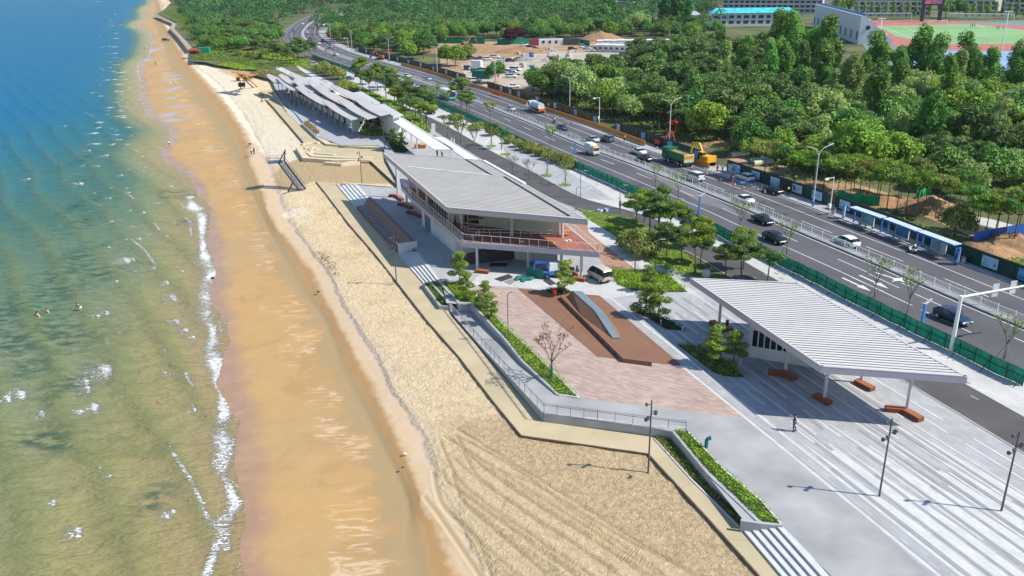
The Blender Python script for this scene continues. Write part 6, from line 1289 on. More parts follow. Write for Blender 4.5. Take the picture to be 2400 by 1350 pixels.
# undergrowth strip and grass patches behind the hoardings
planting('undergrowth', [(1880,455),(2000,492),(2130,545),(2270,600),(2400,650),(2400,610),(2300,585),(2250,560),(2130,520),(2000,480),(1900,448)], 0, .5, 5, .5, LEAFG, 'rough green undergrowth behind the roadside hoarding', seed=61)
planting('undergrowth', [(1480,145+20),(1235,235),(1330,258),(1530,306),(1700,357),(1880,425),(2130,440),(2400,470),(2400,400),(2000,380),(1700,320),(1500,250),(1300,225)], 0, .6, 1.6, .7, LEAFM, 'low green and brown undergrowth beneath the wood', seed=62)
planting('coastal_scrub', [(385,26),(415,52),(445,84),(470,118),(520,135),(560,132),(540,100),(470,70),(440,40),(420,22)], 0, 1.0, 2.5, .8, LEAFM, 'scrubby green dunes behind the boardwalk', seed=63)
planting('coastal_scrub', [(445,122),(470,118),(560,132),(640,140),(690,150),(640,163),(606,160),(540,144),(482,142),(450,140)], 0, .6, 6, .5, LEAFM, 'green and straw coloured planting right of the kiosk', seed=67)
planting('coastal_scrub', [(510,152),(540,146),(600,160),(606,164),(560,163)], 0, .5, 7, .5, LEAFG, 'green dune grass tongue beside the white sand', seed=64)
planting('coastal_scrub', [(583,172),(620,164),(690,185),(700,200),(640,183),(624,181)], 0, .5, 7, .45, LEAFO, 'brown and green dune grass before the village', seed=65)
planting('coastal_scrub', [(545,132),(640,142),(760,170),(830,205),(905,250),(960,300),(1010,312),(1000,285),(930,240),(850,205),(740,150),(650,125),(560,118)], 0, .35, 4, .6, LEAFG, 'green verge and shrubs between the village and the service road', seed=66)
# ================================================================ wavy roofed village
c1 = lambda x, y: (500+x/6, 140+y/6)
V = thing('village_building', 'long low beach building under overlapping curved leaf shaped white roofs', 'building', G(680, 260, 0))
M_('shell_white', (.50, .475, .455), .55, var=.05, scale=.3); M_('navy_glass', (.015, .04, .10), .15, var=.1)
base_dir = (G(*c1(1890, 1020), 0)-G(*c1(885, 435), 0)).normalized(); acr = Vector((-base_dir.y, base_dir.x, 0)); acr = acr if acr.x > 0 else -acr
VX = lambda P, a, b, z: Vector((P.x, P.y, 0))+base_dir*a+acr*b+Z*z
def shell(tip, length, width, ztip, zlow, name='roof_shell'):
    """curved slab: high sharp tip, sweeping down along the building"""
    mb = MB(); n = 12; T0_, T1_, B0_, B1_ = [], [], [], []
    for i in range(n+1):
        f = i/n; z = zlow+(ztip-zlow)*(1-f)**1.5+.15*f*f; w0 = -.25-.5*math.sin(PI*min(1, f*1.1))*.6; w1 = width*(.30+.70*min(1, f*1.8))*.44
        a = VX(tip, f*length, w0, z); b = VX(tip, f*length, w1, z+.35); T0_.append(a+Z*.22); T1_.append(b+Z*.22); B0_.append(a); B1_.append(b)
    mb.ribbon(T0_, T1_); mb.ribbon(B1_, B0_); mb.ribbon(B0_, T0_); mb.ribbon(T1_, B1_); mb.poly([T0_[0], T1_[0], B1_[0], B0_[0]]); mb.poly([T0_[-1], B0_[-1], B1_[-1], T1_[-1]])
    return mb.build(name, C['shell_white'], V, smooth=False)
rows = [([(755,222), (915,285), (1165,395), (1540,590)], (2045,850), 5.2, 4.0, 4.9), ([(925,220), (1125,295), (1425,395), (1765,580)], (2300,835), 6.2, 4.9, 5.0), ([(1080,200), (1335,312), (1660,378), (2000,570)], (2460,790), 7.0, 5.7, 5.2)]
for ri, (tips, end, zt, zl, wd) in enumerate(rows):
    P = [G(*c1(*t), zt) for t in tips]; E_ = G(*c1(*end), zl)
    for k, p in enumerate(P):
        q = P[k+1] if k < len(P)-1 else E_; L = (q-p).dot(base_dir)+(2.5 if k < len(P)-1 else .5); shell(p, L, wd+1.2, zt, zl)
    for k, p in enumerate(P):      # clerestory windows under the next row, a strip of panes each
        if ri == 0: continue
        q = P[k+1] if k < len(P)-1 else E_; L = (q-p).dot(base_dir); a = VX(p, L*.30, -.15, 0); w = MB(); w.bar(a+Z*(zl-.55), a+base_dir*L*.52+Z*(zl-.55), .2, 1.2); fr = w.build('window', C['navy_glass'], V)
        g = MB()
        for j in range(9): r_ = a+base_dir*L*.52*j/8-acr*.12; g.bar(r_+Z*(zl-1.1), r_+Z*(zl), .18, .08)
        g.build('mullion', C['pale_metal'], fr)
# walls under the roofs
M_('shade_tinted_valley_roof', (.06, .075, .12), .6, var=.1)  # dark grey-blue colour stands in for the shade between the shells
f0 = G(*c1(885, 437)); f1 = G(*c1(2000, 1010)); L = (f1-f0).dot(base_dir)
def vwall(a0, a1, b0, b1, z1, m_='white_wall', nm='wall'):
    mb = MB(); mb.prism([VX(f0, a0, b0, 0), VX(f0, a1, b0, 0), VX(f0, a1, b1, 0), VX(f0, a0, b1, 0)], 0, z1); return mb.build(nm, C[m_], V)
for a0, a1 in ((1, 6), (13, 20), (24, 38), (43, 58), (62, 84)): vwall(a0, min(a1, L-1), 3.2, 8.4, 3.9, 'cream_wall' if a0 in (24,) else 'white_wall')
vwall(0, L-.5, 5.6, 9.2, 3.3); vwall(2, L, 9.2, 12.2, 4.2)
vwall(L-1, L, 1.5, 12.5, 3.6)
bts = [sum((G(*c1(*t), zt)-f0).dot(acr) for t in tips)/len(tips) for tips, end, zt, zl, wd in rows]
for b_, z_ in ((bts[0]+1.2, 3.45), (bts[1]+1.2, 4.35)):
    mb = MB(); mb.prism([VX(f0, .5, b_, 0), VX(f0, L-.5, b_, 0), VX(f0, L-.5, b_+3.0, 0), VX(f0, .5, b_+3.0, 0)], z_-.1, z_); mb.build('shade_tinted_valley_roof', C['shade_tinted_valley_roof'], V)
for a0, a1 in ((2.5, 4.5), (8, 12), (15, 16.5), (27, 29), (33, 35), (46, 48), (52, 54), (65, 67), (72, 74), (77, 79)):
    if a1 < L-1: mb = MB(); mb.bar(VX(f0, a0, 3.15, 1.3), VX(f0, a1, 3.15, 1.3), .06, 2.5); mb.build('door', C['glass'], V)
for k in range(15):
    a = 2+k*(L-4)/14; p = VX(f0, a, .6, 0); mb = MB(); mb.tube(p, p+Z*3.9, .13, .13, 8); mb.build('column', C['pale_metal'], V)
for b in (3.5, 6, 8.5, 11): mb = MB(); mb.bar(VX(f0, L+.05, b, 2.4), VX(f0, L+.05, b+.8, 2.4), .1, .9); mb.build('window', C['glass'], V)
# flat roof panels behind
for pts, z in ((((1290,258), (1400,242), (1590,325), (1490,345)), 6.0), (((1520,340), (1640,320), (1745,425), (1690,440)), 6.0), (((1960,462), (2085,445), (2345,600), (2225,622)), 6.0), (((2270,640), (2400,618), (2660,770), (2530,800)), 6.0)):
    mb = MB(); mb.prism([Vector((q.x, q.y, 0)) for q in GL([c1(*p) for p in pts], z)], z-.35, z); mb.build('flat_roof', mat('flat_roof_white', (.48, .49, .52), .6, var=.04), V)
    mb = MB(); q = GL([c1(*p) for p in pts], z); mb.bar(q[0]-acr*.3+Z*.05, q[3]-acr*.3+Z*.05, .5, .12); mb.build('roof_gutter', C['black'], V)
    mb = MB(); mb.prism([Vector((v.x, v.y, 0)) for v in [q[0].lerp(q[2], .08), q[1].lerp(q[3], .08), q[2].lerp(q[0], .08), q[3].lerp(q[1], .08)]], 0, z-.36); mb.build('wall', C['white_wall'], V)
# ================================================================ white canopy
K = thing('canopy', 'thin white double canopy on slender posts leading to the big building', 'canopy', G(1000, 360, 0)); M_('canopy_white', (.70, .70, .70), .5, var=.02)
for pts in ([(908,275), (945,276), (1064,350), (1017,350)], [(1015,320), (1044,322), (1132,376), (1094,374)]):
    q = GL(pts, 4.6); mb = MB(); mb.prism([Vector((v.x, v.y, 0)) for v in q], 4.38, 4.6); mb.build('canopy_roof', C['canopy_white'], K)
    mb = MB(); mb.bar(q[1].lerp(q[0], .12)+Z*.03, q[2].lerp(q[3], .12)+Z*.03, .14, .05); mb.build('roof_groove', C['grey_metal'], K)
for (x, y) in ((926,320), (936,322), (946,325), (952,326), (965,344), (978,355), (1000,364), (1027,366), (1037,367), (1060,368), (1066,371)):
    p = G(x, y); mb = MB(); mb.box(p+Z*2.2, (.22, .22, 4.4)); mb.build('post', C['white_paint'], K)
for x, y, lab in ((985,347,'yellow covered stall table under the white canopy'),):
    T = thing('stall_table', lab, 'table', G(x, y)); p = G(x, y); mb = MB(); mb.box(p+Z*.45, (2.6, 1.2, .8)); mb.build('table_body', C['corten_top'], T); mb = MB(); mb.box(p+Vector((.5, .2, 1.0)), (1.4, .9, .35), .3, taper=.7); mb.build('cover', C['yellow'], T)
mb = MB(); p = G(1016, 308); mb.box(p+Z*1.0, (.9, .5, 2.0)); tag(mb.build('cabinet', C['white_paint']), 'white cabinet standing on the lawn beyond the canopy', 'cabinet')
mb = MB(); p = G(1654, 650); mb.box(p+Z*.55, (.9, .6, 1.1), .5); tag(mb.build('cabinet', C['grey_plate']), 'grey green cabinet on the lawn behind the pavilion corner', 'cabinet')
# ================================================================ blue slanted lookout
c7 = lambda x, y: (560+x/6, 300+y/6)
T = thing('lifeguard_tower', 'slanted dark blue steel lookout tower leaning out over the beach', 'tower', G(*c7(895, 872), -1.3)); M_('steel_blue', (.075, .10, .17), .45, .2, var=.08)
b0 = G(*c7(895, 872), -1.25); b1_ = G(*c7(690, 898), -1.3); pl = G(*c7(600, 480), 3.6); n_ = (pl-b0); 
wv = Vector((n_.y, -n_.x, 0)).normalized()*.75
mb = MB()
for s in (-1, 1): mb.bar(b0+wv*s, pl+wv*s, .16, .42)
mb.build('stringer', C['steel_blue'], T); mb = MB()
for k in range(26): q = b0.lerp(pl, (k+.5)/26); mb.bar(q-wv, q+wv, .3, .05)
mb.build('stair_tread', C['steel_blue'], T)
mb = MB()
for s in (-1, 1):
    mb.bar(b0+wv*s+Z*1.0, pl+wv*s+Z*1.0, .06, .06)
    for k in range(9): q = b0.lerp(pl, k/8)+wv*s; mb.bar(q, q+Z*1.0, .04, .04)
mb.build('handrail', C['steel_blue'], T)
mast = G(*c7(648, 310), 6.6); mb = MB(); mb.bar(pl+wv*.9, mast, .22, .3); mb.bar(pl-wv*.9, mast+Vector((.0, 0, -.1)), .14, .2); mb.build('upper_mast', C['steel_blue'], T)
mb = MB(); q = G(*c7(770, 745), 1.35); mb.bar(b1_, q, .2, .3); mb.bar(b1_, b0, .5, .14); mb.bar(b1_+wv, b0+wv, .2, .14); mb.build('brace', C['steel_blue'], T)
mb = MB(); c_ = pl+Vector((-1.3, .2, 0)); mb.box(c_, (3.0, 2.2, .16), .2); mb.build('platform', C['steel_blue'], T); mb = MB()
for x in (-1.4, 0, 1.4):
    for y in (-1, 1): mb.bar(c_+Vector((x, y, 0)), c_+Vector((x, y, 1.1)), .05, .05)
for y in (-1, 1):
    for h in (.55, 1.1): mb.bar(c_+Vector((-1.4, y, h)), c_+Vector((1.4, y, h)), .05, .05)
for h in (.55, 1.1): mb.bar(c_+Vector((-1.4, -1, h)), c_+Vector((-1.4, 1, h)), .05, .05)
mb.build('platform_railing', C['steel_blue'], T)
# ---- timber lookout far up the beach
c1b = c1; p0 = G(*c1(555, 385), -1.1); p1 = G(*c1(385, 395), -1.1); T = thing('timber_lookout', 'slanted timber lookout with a thin roof on the far sand', 'tower', p0)
top = G(*c1(350, 200), 5.2); mb = MB(); mb.bar(p0, top, .5, .3); mb.bar(p0+Vector((1.2, 1.2, 0)), top+Vector((1.2, 1.2, 0)), .5, .3); mb.build('stair', C['timber'], T)
mb = MB(); mb.bar(p1, G(*c1(365, 215), 5.3), .35, .35); mb.bar(p1+Vector((1, 1.5, 0)), G(*c1(365, 215), 5.3)+Vector((1, 1.5, 0)), .35, .35); mb.bar(G(*c1(470, 300), 1.2), G(*c1(505, 225), 5.0), .3, .3); mb.build('post', C['timber'], T)
rq = GL([c1(295, 172), c1(330, 180), c1(560, 222), c1(520, 215)], 5.6); r0, r1 = rq[0], rq[2]; mb = MB(); mb.bar(r0, r1, 2.8, .16); mb.build('roof', C['timber'], T)
mb = MB(); q = G(*c1(400, 350), 1.2); mb.box(q, (2.2, 1.6, 1.4)); mb.build('cabin', C['black'], T)
# ---- loader
def loader(px, lab):
    T = thing('wheel_loader', lab, 'loader', G(*px, -1.1), .25); mb = MB(); mb.box((-1.2, 0, 1.6), (2.4, 2.2, 1.3)); mb.box((1.0, 0, 1.2), (1.8, 1.4, .9)); mb.build('body', C['yellow'], T, world=False); mb = MB(); mb.box((0, 0, 2.5), (1.3, 1.5, 1.4), taper=.85); mb.build('cab', C['glass'], T, world=False); mb = MB(); mb.box((0, 0, 3.25), (1.4, 1.6, .12)); mb.build('cab_roof', C['yellow'], T, world=False)
    for x in (-1.4, 1.4):
        for y in (-1.1, 1.1): mb = MB(); mb.tube((x, y-.25, .7), (x, y+.25, .7), .7, .7, 14); mb.build('wheel', C['rubber'], T, world=False)
    mb = MB(); mb.bar((1.2, 0, 1.8), (3.2, 0, 1.0), .5, .35); mb.build('arm', C['yellow'], T, world=False); mb = MB(); mb.prism([(3.0, -1.2, 0), (4.2, -1.2, 0), (4.2, 1.2, 0), (3.0, 1.2, 0)], .5, 1.3); mb.build('bucket', C['corten'], T, world=False)
loader(c1(400, 290), 'yellow wheel loader with a brown bucket behind the timber lookout')
# ---- boardwalk and kiosk
T = thing('boardwalk', 'raised timber boardwalk zigzagging along the dunes', 'boardwalk', G(403, 68)); mb = MB(); P = GL([(365,34), (385,44), (409,56), (403,67), (425,90), (447,116)], .6); mb.wall([Vector((q.x, q.y, 0)) for q in P], 3.0, .3, z0=.3); mb.build('deck', mat('boardwalk_grey', (.38, .32, .26), .8, var=.1), T)
mb = MB(); mb.wall([Vector((q.x, q.y, 0)) for q in offset(P, -1.5)], .3, 2.0, z0=-1.3); mb.build('boardwalk_side', mat('boardwalk_side', (.22, .15, .13), .8, var=.1), T); rail(T, [q+Z*.2 for q in offset(P, 1.4)], 1.0, 4, C['timber'])
p = G(456, 131, -.6); T = thing('beach_kiosk', 'small dark red kiosk with a hipped roof at the end of the boardwalk', 'kiosk', p, .3); mb = MB(); mb.box((0, 0, 1.4), (4.2, 3.2, 2.8)); mb.build('wall', mat('kiosk_red', (.22, .03, .03), .7), T, world=False)
mb = MB(); mb.add([(-3, -2.4, 2.8), (3, -2.4, 2.8), (3, 2.4, 2.8), (-3, 2.4, 2.8), (-1, 0, 4), (1, 0, 4)], [(0, 1, 5, 4), (1, 2, 5), (2, 3, 4, 5), (3, 0, 4)]); mb.build('roof', C['corten'], T, world=False); mb = MB(); mb.box((-.3, -1.62, 1.6), (2.2, .06, 1.2)); mb.build('window', C['glass'], T, world=False)
mb = MB(); q = G(463, 130, -.4)+Z*2; mb.add([q+Vector(v) for v in ((-1.8, -1.8, 0), (1.8, -1.8, 0), (1.8, 1.8, 0), (-1.8, 1.8, 0), (0, 0, .9))], [(0, 1, 4), (1, 2, 4), (2, 3, 4), (3, 0, 4)]); mb.tube(q-Z*2, q+Z*.8, .06, .06, 6); tag(mb.build('parasol', C['red']), 'bright red parasol beside the small dark red kiosk', 'parasol')
mb = MB(); q = G(479, 125, 0); mb.box(q+Z*1.5, (6, 3, 3)); tag(mb.build('net_cabin', mat('net_cabin_green', (.0, .28, .16), .6)), 'green netted cabin on the dunes right of the kiosk', 'cabin')
# ---- stone paths in the garden
sheet('path', [(605,145), (640,158), (680,178), (712,196), (722,190), (690,172), (650,152), (612,140)], .02, PALE)
sheet('path', [(690,150), (705,165), (735,182), (800,205), (770,190), (725,168)], .02, PALE)
sheet('path', [(815,205), (850,235), (905,275), (960,330), (1005,345), (960,310), (925,270), (870,232), (835,206)], .018, PALE)
# ---- lamps on the plaza and beach: brown poles with ball spotlights
def spot_lamp():
    T = thing('spotlight_pole', '', 'lamp post'); h = 7.25; mb = MB(); mb.tube((0, 0, 0), (0, 0, h), .085, .06, 8); mb.build('pole', C['lamp_pole'], T, world=False)
    for k, (z, a) in enumerate(((6.85, 3.2), (6.2, 5.9), (5.9, .2), (5.75, 4.0), (5.3, 3.0))):
        d = Vector((math.cos(a), math.sin(a), 0)); mb = MB(); mb.bar((0, 0, z), d*.3+Z*z, .05, .05); mb.ball(d*.42+Z*z, .17, 8); mb.build('spotlight', C['lamp_pole'], T, world=False, smooth=False)
    return T
SP = None
for x, y, z, w in ((2060.5,1163.4,0,'left one on the striped plaza'), (2346.6,1198,0,'at the right edge of the striped plaza'), (1519,1108,-1.2,'standing in the sand at the promenade corner'), (929.6,666,-1.1,'in the sand beside the white steps'), (849,437,-1.0,'at the head of the white steps'), (741,318,0,'beside the dry planter box of the village'), (901,345,0,'beside the terrace seating and dark bed')):
    lab = 'tall dark brown pole with ball spotlights, '+w
    if SP is None: SP = spot_lamp(); SP.matrix_basis = Matrix.Translation(G(x, y, z)); SP['label'] = lab; SP['group'] = 'brown spotlight poles'
    else: copy_thing(SP, G(x, y, z), 0, lab, 'brown spotlight poles')
def hook_lamp(px, py, h, w, z=0, m_='grey_lamp', rz=0.1):
    T = thing('path_lamp', 'slim bent path lamp '+w, 'lamp post', G(px, py, z), rz, 'slim bent path lamps'); mb = MB(); mb.path([Vector(v) for v in ((0, 0, 0), (0, 0, h-.4), (.1, 0, h-.1), (.35, 0, h), (1.2, 0, h+.03))], .055, 8); mb.tube((0, 0, 0), (0, 0, 1.0), .09, .08, 8); mb.build('pole', C[m_], T, world=False); mb = MB(); mb.box((.95, 0, h+.02), (.7, .16, .07)); mb.build('lamp_head', C['grey_plate'], T, world=False)
M_('grey_lamp', (.16, .16, .18), .5)
for a in ((1191,788.6,5.6,'in the bright hedge beside the pink paving'), (1350,493,4.2,'beside the lawn at the big roof corner'), (1535,641,5.0,'beside the footpath before the brick path'), (1452,500,5.0,'at the corner of the lawn and service road'), (1584,515,3.6,'behind the pine cluster by the green fence'), (1800,657,4.0,'among the pines behind the pavilion roof'), (1360,465,5.2,'on the triangular grey paving'), (826,186,4.5,'beside the far service road'), (867,228,4.5,'behind the village'), (795,185,4.5,'beside the olive bushes')): hook_lamp(*a)
# pipe, bins and small things
T = thing('vent_pipe', 'teal bent vent pipe rising from the concrete path', 'pipe', G(1655, 1049)); p = G(1655, 1049); mb = MB(); mb.path([p, p+Z*.7, p+Vector((.06, 0, .88)), p+Vector((.2, 0, .98))], .17, 12); mb.tube(p+Vector((.2, 0, .98)), p+Vector((.36, 0, 1.0)), .17, .21, 12, cap=False); mb.build('pipe', C['teal_pipe'], T, smooth=False)
p = G(1300, 697); mb = MB(); mb.box(p+Z*.75, (.42, .4, .6), .4); mb.bar(p, p+Z*.5, .08, .08); tag(mb.build('red_bin', C['red']), 'small bright red bin on a post before the pine', 'bin')
for x, y, lab in ((1210,831,'white camera box lying by the ramp wall'), (948,1065,'white scrap on the wet sand'), (1480,490+0,'row')):
    if lab == 'row': continue
    p = G(x, y, -.3 if x > 1000 else -1.7); mb = MB(); mb.ball(p+Z*.1, .12, 8); mb.box(p+Vector((.16, 0, .06)), (.16, .12, .12)); tag(mb.build('scrap', C['white_paint']), lab, 'scrap')
mb = MB(); r = random.Random(2)
for k in range(10): p = G(1403+k*2.4, 494+r.uniform(-2, 2)); mb.box(p+Z*.2, (.5, .4, .4), r.random()*3, mi=k % 2)
tag(mb.build('sack_pile', [C['white_paint'], C['blue_paint']]), 'pile of white and blue sacks at the edge of the lawn', 'sacks')
p = G(1704, 764); mb = MB(); mb.tube(p, p+Z*.75, .2, .2, 10); tag(mb.build('plaza_bin', C['dark_metal']), 'small dark round bin beside the shaded corten bench', 'bin')
for x, y, lab in ((1736,855,'white bollard light beside the kiosk bed'), (1549,762,'white spot stake left in the dark island'), (1600,778,'white spot stake at the tip of the dark island')):
    p = G(x, y); mb = MB(); mb.tube(p, p+Z*.55, .05, .05, 6); mb.ball(p+Z*.62, .11, 6); tag(mb.build('bollard_light', C['white_paint']), lab, 'light')
for x, y in ((822,325), (842,328), (862,330)): p = G(x, y); mb = MB(); mb.tube(p, p+Z*.9, .06, .06, 6); tag(mb.build('red_bollard', C['red']), 'thin red bollard in the row of three before the terrace seating', 'bollard', 'thin red bollards')

# dark seaweed litter and small stones on the sand
r = random.Random(4); mb = MB()
for k in range(120):
    f = r.random(); px = 752+f*30+r.gauss(0, 7); py = 592+f*48+r.gauss(0, 5); p = G(px, py, -1.25); a = r.random()*3; mb.bar(p, p+Vector((math.cos(a), math.sin(a), 0))*r.uniform(.1, .4), .05, .05)
tag(mb.build('seaweed', C['bark']), 'scattered line of dark seaweed litter on the dry sand', 'seaweed', kind='stuff')
for x, y, s_, z, lab in ((746,685,.24,-1.6,'lone dark stone on the wet sand beside the damp edge'), (944,1097,.14,-1.7,'small dark pebble in the tidal channel'), (1478,1119,.17,-1.15,'grey stone half buried in the tracked sand'), (586,338,.5,-1.4,'purple bag lying on the sand beyond the pair of people'), (499,652,.3,-2.6,'small dark piece of driftwood at the water edge')):
    mb = MB(); mb.ball(G(x, y, z)+Z*.08, s_, 7, sz=.5); tag(mb.build('stone', C['dark_metal']), lab, 'stone')
# ================================================================ stadium, blocks, cabins, building site
trackm = brick_mat('running_track', (.40, .11, .09), (.44, .14, .11), (.5, .3, .28), 1.25, 60, 0, joint=.05, var=.08, patch=.05)
grassm = brick_mat('football_turf', (.17, .34, .12), (.24, .42, .18), (.2, .36, .14), 5, 30, 0, joint=0, var=.05, patch=.05)
TK = [(1985,52), (2030,48), (2200,48), (2400,60), (2650,80), (2650,120), (2400,118), (2290,120), (2150,115), (2080,105), (2020,85)]
sheet('athletics_ground', [(1975,46), (2700,50), (2700,215), (2120,215), (2050,140)], .01, mat('sports_ground_green', (.16, .24, .20), .8, var=.1))
sheet('running_track', TK, .03, trackm); sheet('football_field', [(2058,61), (2280,56), (2460,78), (2480,102), (2180,103), (2100,85)], .05, grassm)
mb = MB()
for a, b in (((2058,61),(2180,103)), ((2180,103),(2480,103)), ((2058,61),(2280,57)), ((2280,57),(2470,80)), ((2115,61),(2180,90)), ((2290,58),(2310,68)), ((2080,60),(2123,60))): mb.bar(G(*a, .07), G(*b, .07), .4, .02)
struct(mb.build('pitch_marking', C['road_paint']))
sheet('sports_court', [(2120,118), (2600,122), (2600,180), (2100,185), (2090,150)], .03, mat('court_blue', (.22, .36, .58), .7, var=.15, scale=.06))
mb = MB()
for a, b in (((2120,140),(2600,138)), ((2115,158),(2600,156)), ((2200,120),(2190,180)), ((2300,120),(2300,180)), ((2400,120),(2410,180))): mb.bar(G(*a, .05), G(*b, .05), .9, .02)
struct(mb.build('court_marking', mat('court_green', (.2, .42, .30), .7)))
def goal(px, py, w, h, rz, lab):
    T = thing('goal', lab, 'goal', G(px, py, .05), rz, 'white football goals'); mb = MB()
    for s in (-w/2, w/2): mb.bar((s, 0, 0), (s, 0, h), .25, .25); mb.bar((s, 0, h), (s, 2, 0), .12, .12)
    mb.bar((-w/2, 0, h), (w/2, 0, h), .25, .25); mb.build('goal_frame', C['white_paint'], T, world=False)
goal(2290,100, 12, 3.4, 0, 'white football goal on the near side of the pitch'); goal(2198,60, 12, 3, 0, 'white football goal at the far side of the pitch')
# grandstand
g0, g1 = G(1905, 62), G(2010, 104); gd = (g1-g0); GLn = gd.length; gd.normalize(); gn = Vector((-gd.y, gd.x, 0)); gn = gn if gn.x > 0 else -gn
T = thing('grandstand', 'white concrete grandstand with blue seats and round holes in its end wall', 'grandstand', g0); mb = MB(); sec = [g0, g0+Z*14, g0+gn*2+Z*14, g0+gn*17+Z*2.2, g0+gn*17]; s2 = [p+gd*GLn for p in sec]; k = 5
mb.add(sec+s2, [(i, (i+1) % k, k+(i+1) % k, k+i) for i in range(k)]+[tuple(range(k)), tuple(range(2*k-1, k-1, -1))]); mb.build('stand_wall', mat('stand_white', (.60, .62, .66), .7, var=.05), T)
for r_ in range(6): mb = MB(); a = g0+gn*(3+r_*2.3)+Z*(13.6-r_*1.82)+gd*3; mb.bar(a, a+gd*(GLn-6), .9, .5); mb.build('seat_row', C['blue_paint'] if r_ % 2 == 0 else C['white_paint'], T)
mb = MB(); a = g0+gn*2+Z*14.6; mb.bar(a, a+gd*GLn, .5, 1.0); mb.build('seat_rail', C['blue_paint'], T)
for k in range(3): mb = MB(); p = s2[0]+gn*(4+k*4.2)+Z*(8.2-k*2.7)+gd*.1; mb.tube(p, p+gd*.15, 1.1, 1.1, 14); mb.build('round_hole', C['black'], T)
for k in range(10): mb = MB(); p = g0+gd*(4+k*(GLn-8)/9)-gn*.1+Z*4.2; mb.bar(p-gd*1.0, p+gd*1.0, .3, 4); mb.build('window', C['dark_metal'], T)
# scoreboard
T = thing('scoreboard', 'big dark video scoreboard on two legs beyond the pitch', 'scoreboard', G(2180, 50)); p = G(2180, 50); mb = MB(); mb.box(p+Z*15, (15, 1.4, 9)); mb.build('screen_case', C['black'], T); mb = MB(); mb.box(p+Vector((0, -.75, 15)), (12, .1, 7)); mb.build('screen', brick_mat('screen_face', (.45, .10, .12), (.14, .13, .30), (.3, .2, .3), 3, 2, .3, joint=0, var=.6, patch=.3), T)
for s in (-6, 6): mb = MB(); mb.box(p+Vector((s, 0, 5.5)), (2.2, 1.2, 11)); mb.build('leg', C['black'], T)
for a, b, lab in (((1990,47), (2135,47), 'long low grey shelter roof left of the scoreboard'), ((2222,48), (2375,50), 'long low grey shelter roof right of the scoreboard')):
    A_, B_ = G(*a), G(*b); T = thing('spectator_shelter', lab, 'shelter', A_, 0, 'low shelters beyond the pitch'); mb = MB(); mb.bar(A_+Z*4.6, B_+Z*4.6, 3.6, .35); mb.build('roof', C['grey_plate'], T)
    for k in range(8): mb = MB(); q = A_.lerp(B_, k/7); mb.bar(q, q+Z*4.4, .4, .4); mb.build('post', C['grey_plate'], T)
for x, y, h, lab in ((2348,115,17,'tall white floodlight mast at the near side of the track'), (2390,186,20,'tall grey lattice mast at the right edge beyond the courts'), (2060,100,12,'thin white floodlight mast by the track bend')):
    T = thing('floodlight', lab, 'floodlight', G(x, y)); p = G(x, y); mb = MB(); mb.tube(p, p+Z*h, .3, .2, 8); mb.build('mast', C['white_paint'] if x != 2390 else C['grey_metal'], T); mb = MB(); mb.bar(p+Z*h-Vector((2, 0, 0)), p+Z*h+Vector((2, 0, 0)), .5, .5); mb.build('lamp_bar', C['grey_plate'], T)
# apartment blocks
WALLA = mat('apartment_wall', (.56, .57, .60), .8, var=.05, scale=.05); WIN = m_from(MB().box((0, 0, 0), (1, 1, 1)), 'window', C['glass_blue']); SLB = m_from(MB().box((0, 0, 0), (1, 1, 1)), 'balcony', C['white_wall'])
def block(pa, pb, h, depth, floors, bays, lab, wallm=WALLA, group='apartment blocks beyond the stadium', col='apartment_wall'):
    a, b = G(*pa), G(*pb); d = (b-a); L = d.length; d.normalize(); rz = math.atan2(d.y, d.x); T = thing('apartment_block', lab, 'building', a, rz, group); mb = MB(); mb.box((L/2, depth/2+.8, h/2), (L, depth, h)); mb.build('wall', wallm, T, world=False); mb = MB(); mb.box((L/2, depth/2, h+.4), (L+.6, depth+2, .8)); mb.build('roof', wallm, T, world=False)
    fh = h/floors; bw = L/bays
    for f in range(floors):
        o = bpy.data.objects.new('balcony', SLB); COL.objects.link(o); o.parent = T; o.matrix_basis = Matrix.Translation((L/2, .0, f*fh+.45)) @ Matrix.Diagonal((L, 1.6, .9, 1))
        for k in range(bays):
            if f*bays+k >= 100: break
            o = bpy.data.objects.new('window', WIN); COL.objects.link(o); o.parent = T; o.matrix_basis = Matrix.Translation(((k+.5)*bw, .76, f*fh+fh*.62)) @ Matrix.Diagonal((bw*.62, .12, fh*.5, 1))
    for k in range(0, bays+1, 1): mb = MB(); mb.box((k*bw, .1, h/2), (.35, 1.4, h)) ; mb.build('pier', wallm, T, world=False)
    return T
block((1693,30), (1925,32), 17, 14, 5, 18, 'long white balcony block at the top, left of the stadium')
block((2000,36), (2180,38), 20, 14, 6, 15, 'long white balcony block behind the slim trees and scoreboard')
block((2240,22), (2330,26), 22, 16, 6, 7, 'cream apartment block right of the scoreboard', mat('apartment_cream', (.55, .50, .45), .8))
block((2345,30), (2480,34), 24, 14, 7, 10, 'grey apartment block at the top right corner')
block((1448,12), (1482,12), 12, 10, 4, 5, 'small pale block seen between the far tall trees')
block((1240,8), (1275,8), 10, 10, 3, 4, 'small bluish block at the very top of the photo'); block((1545,2), (1640,4), 12, 10, 3, 9, 'faint grey block at the top behind the tall poplars')
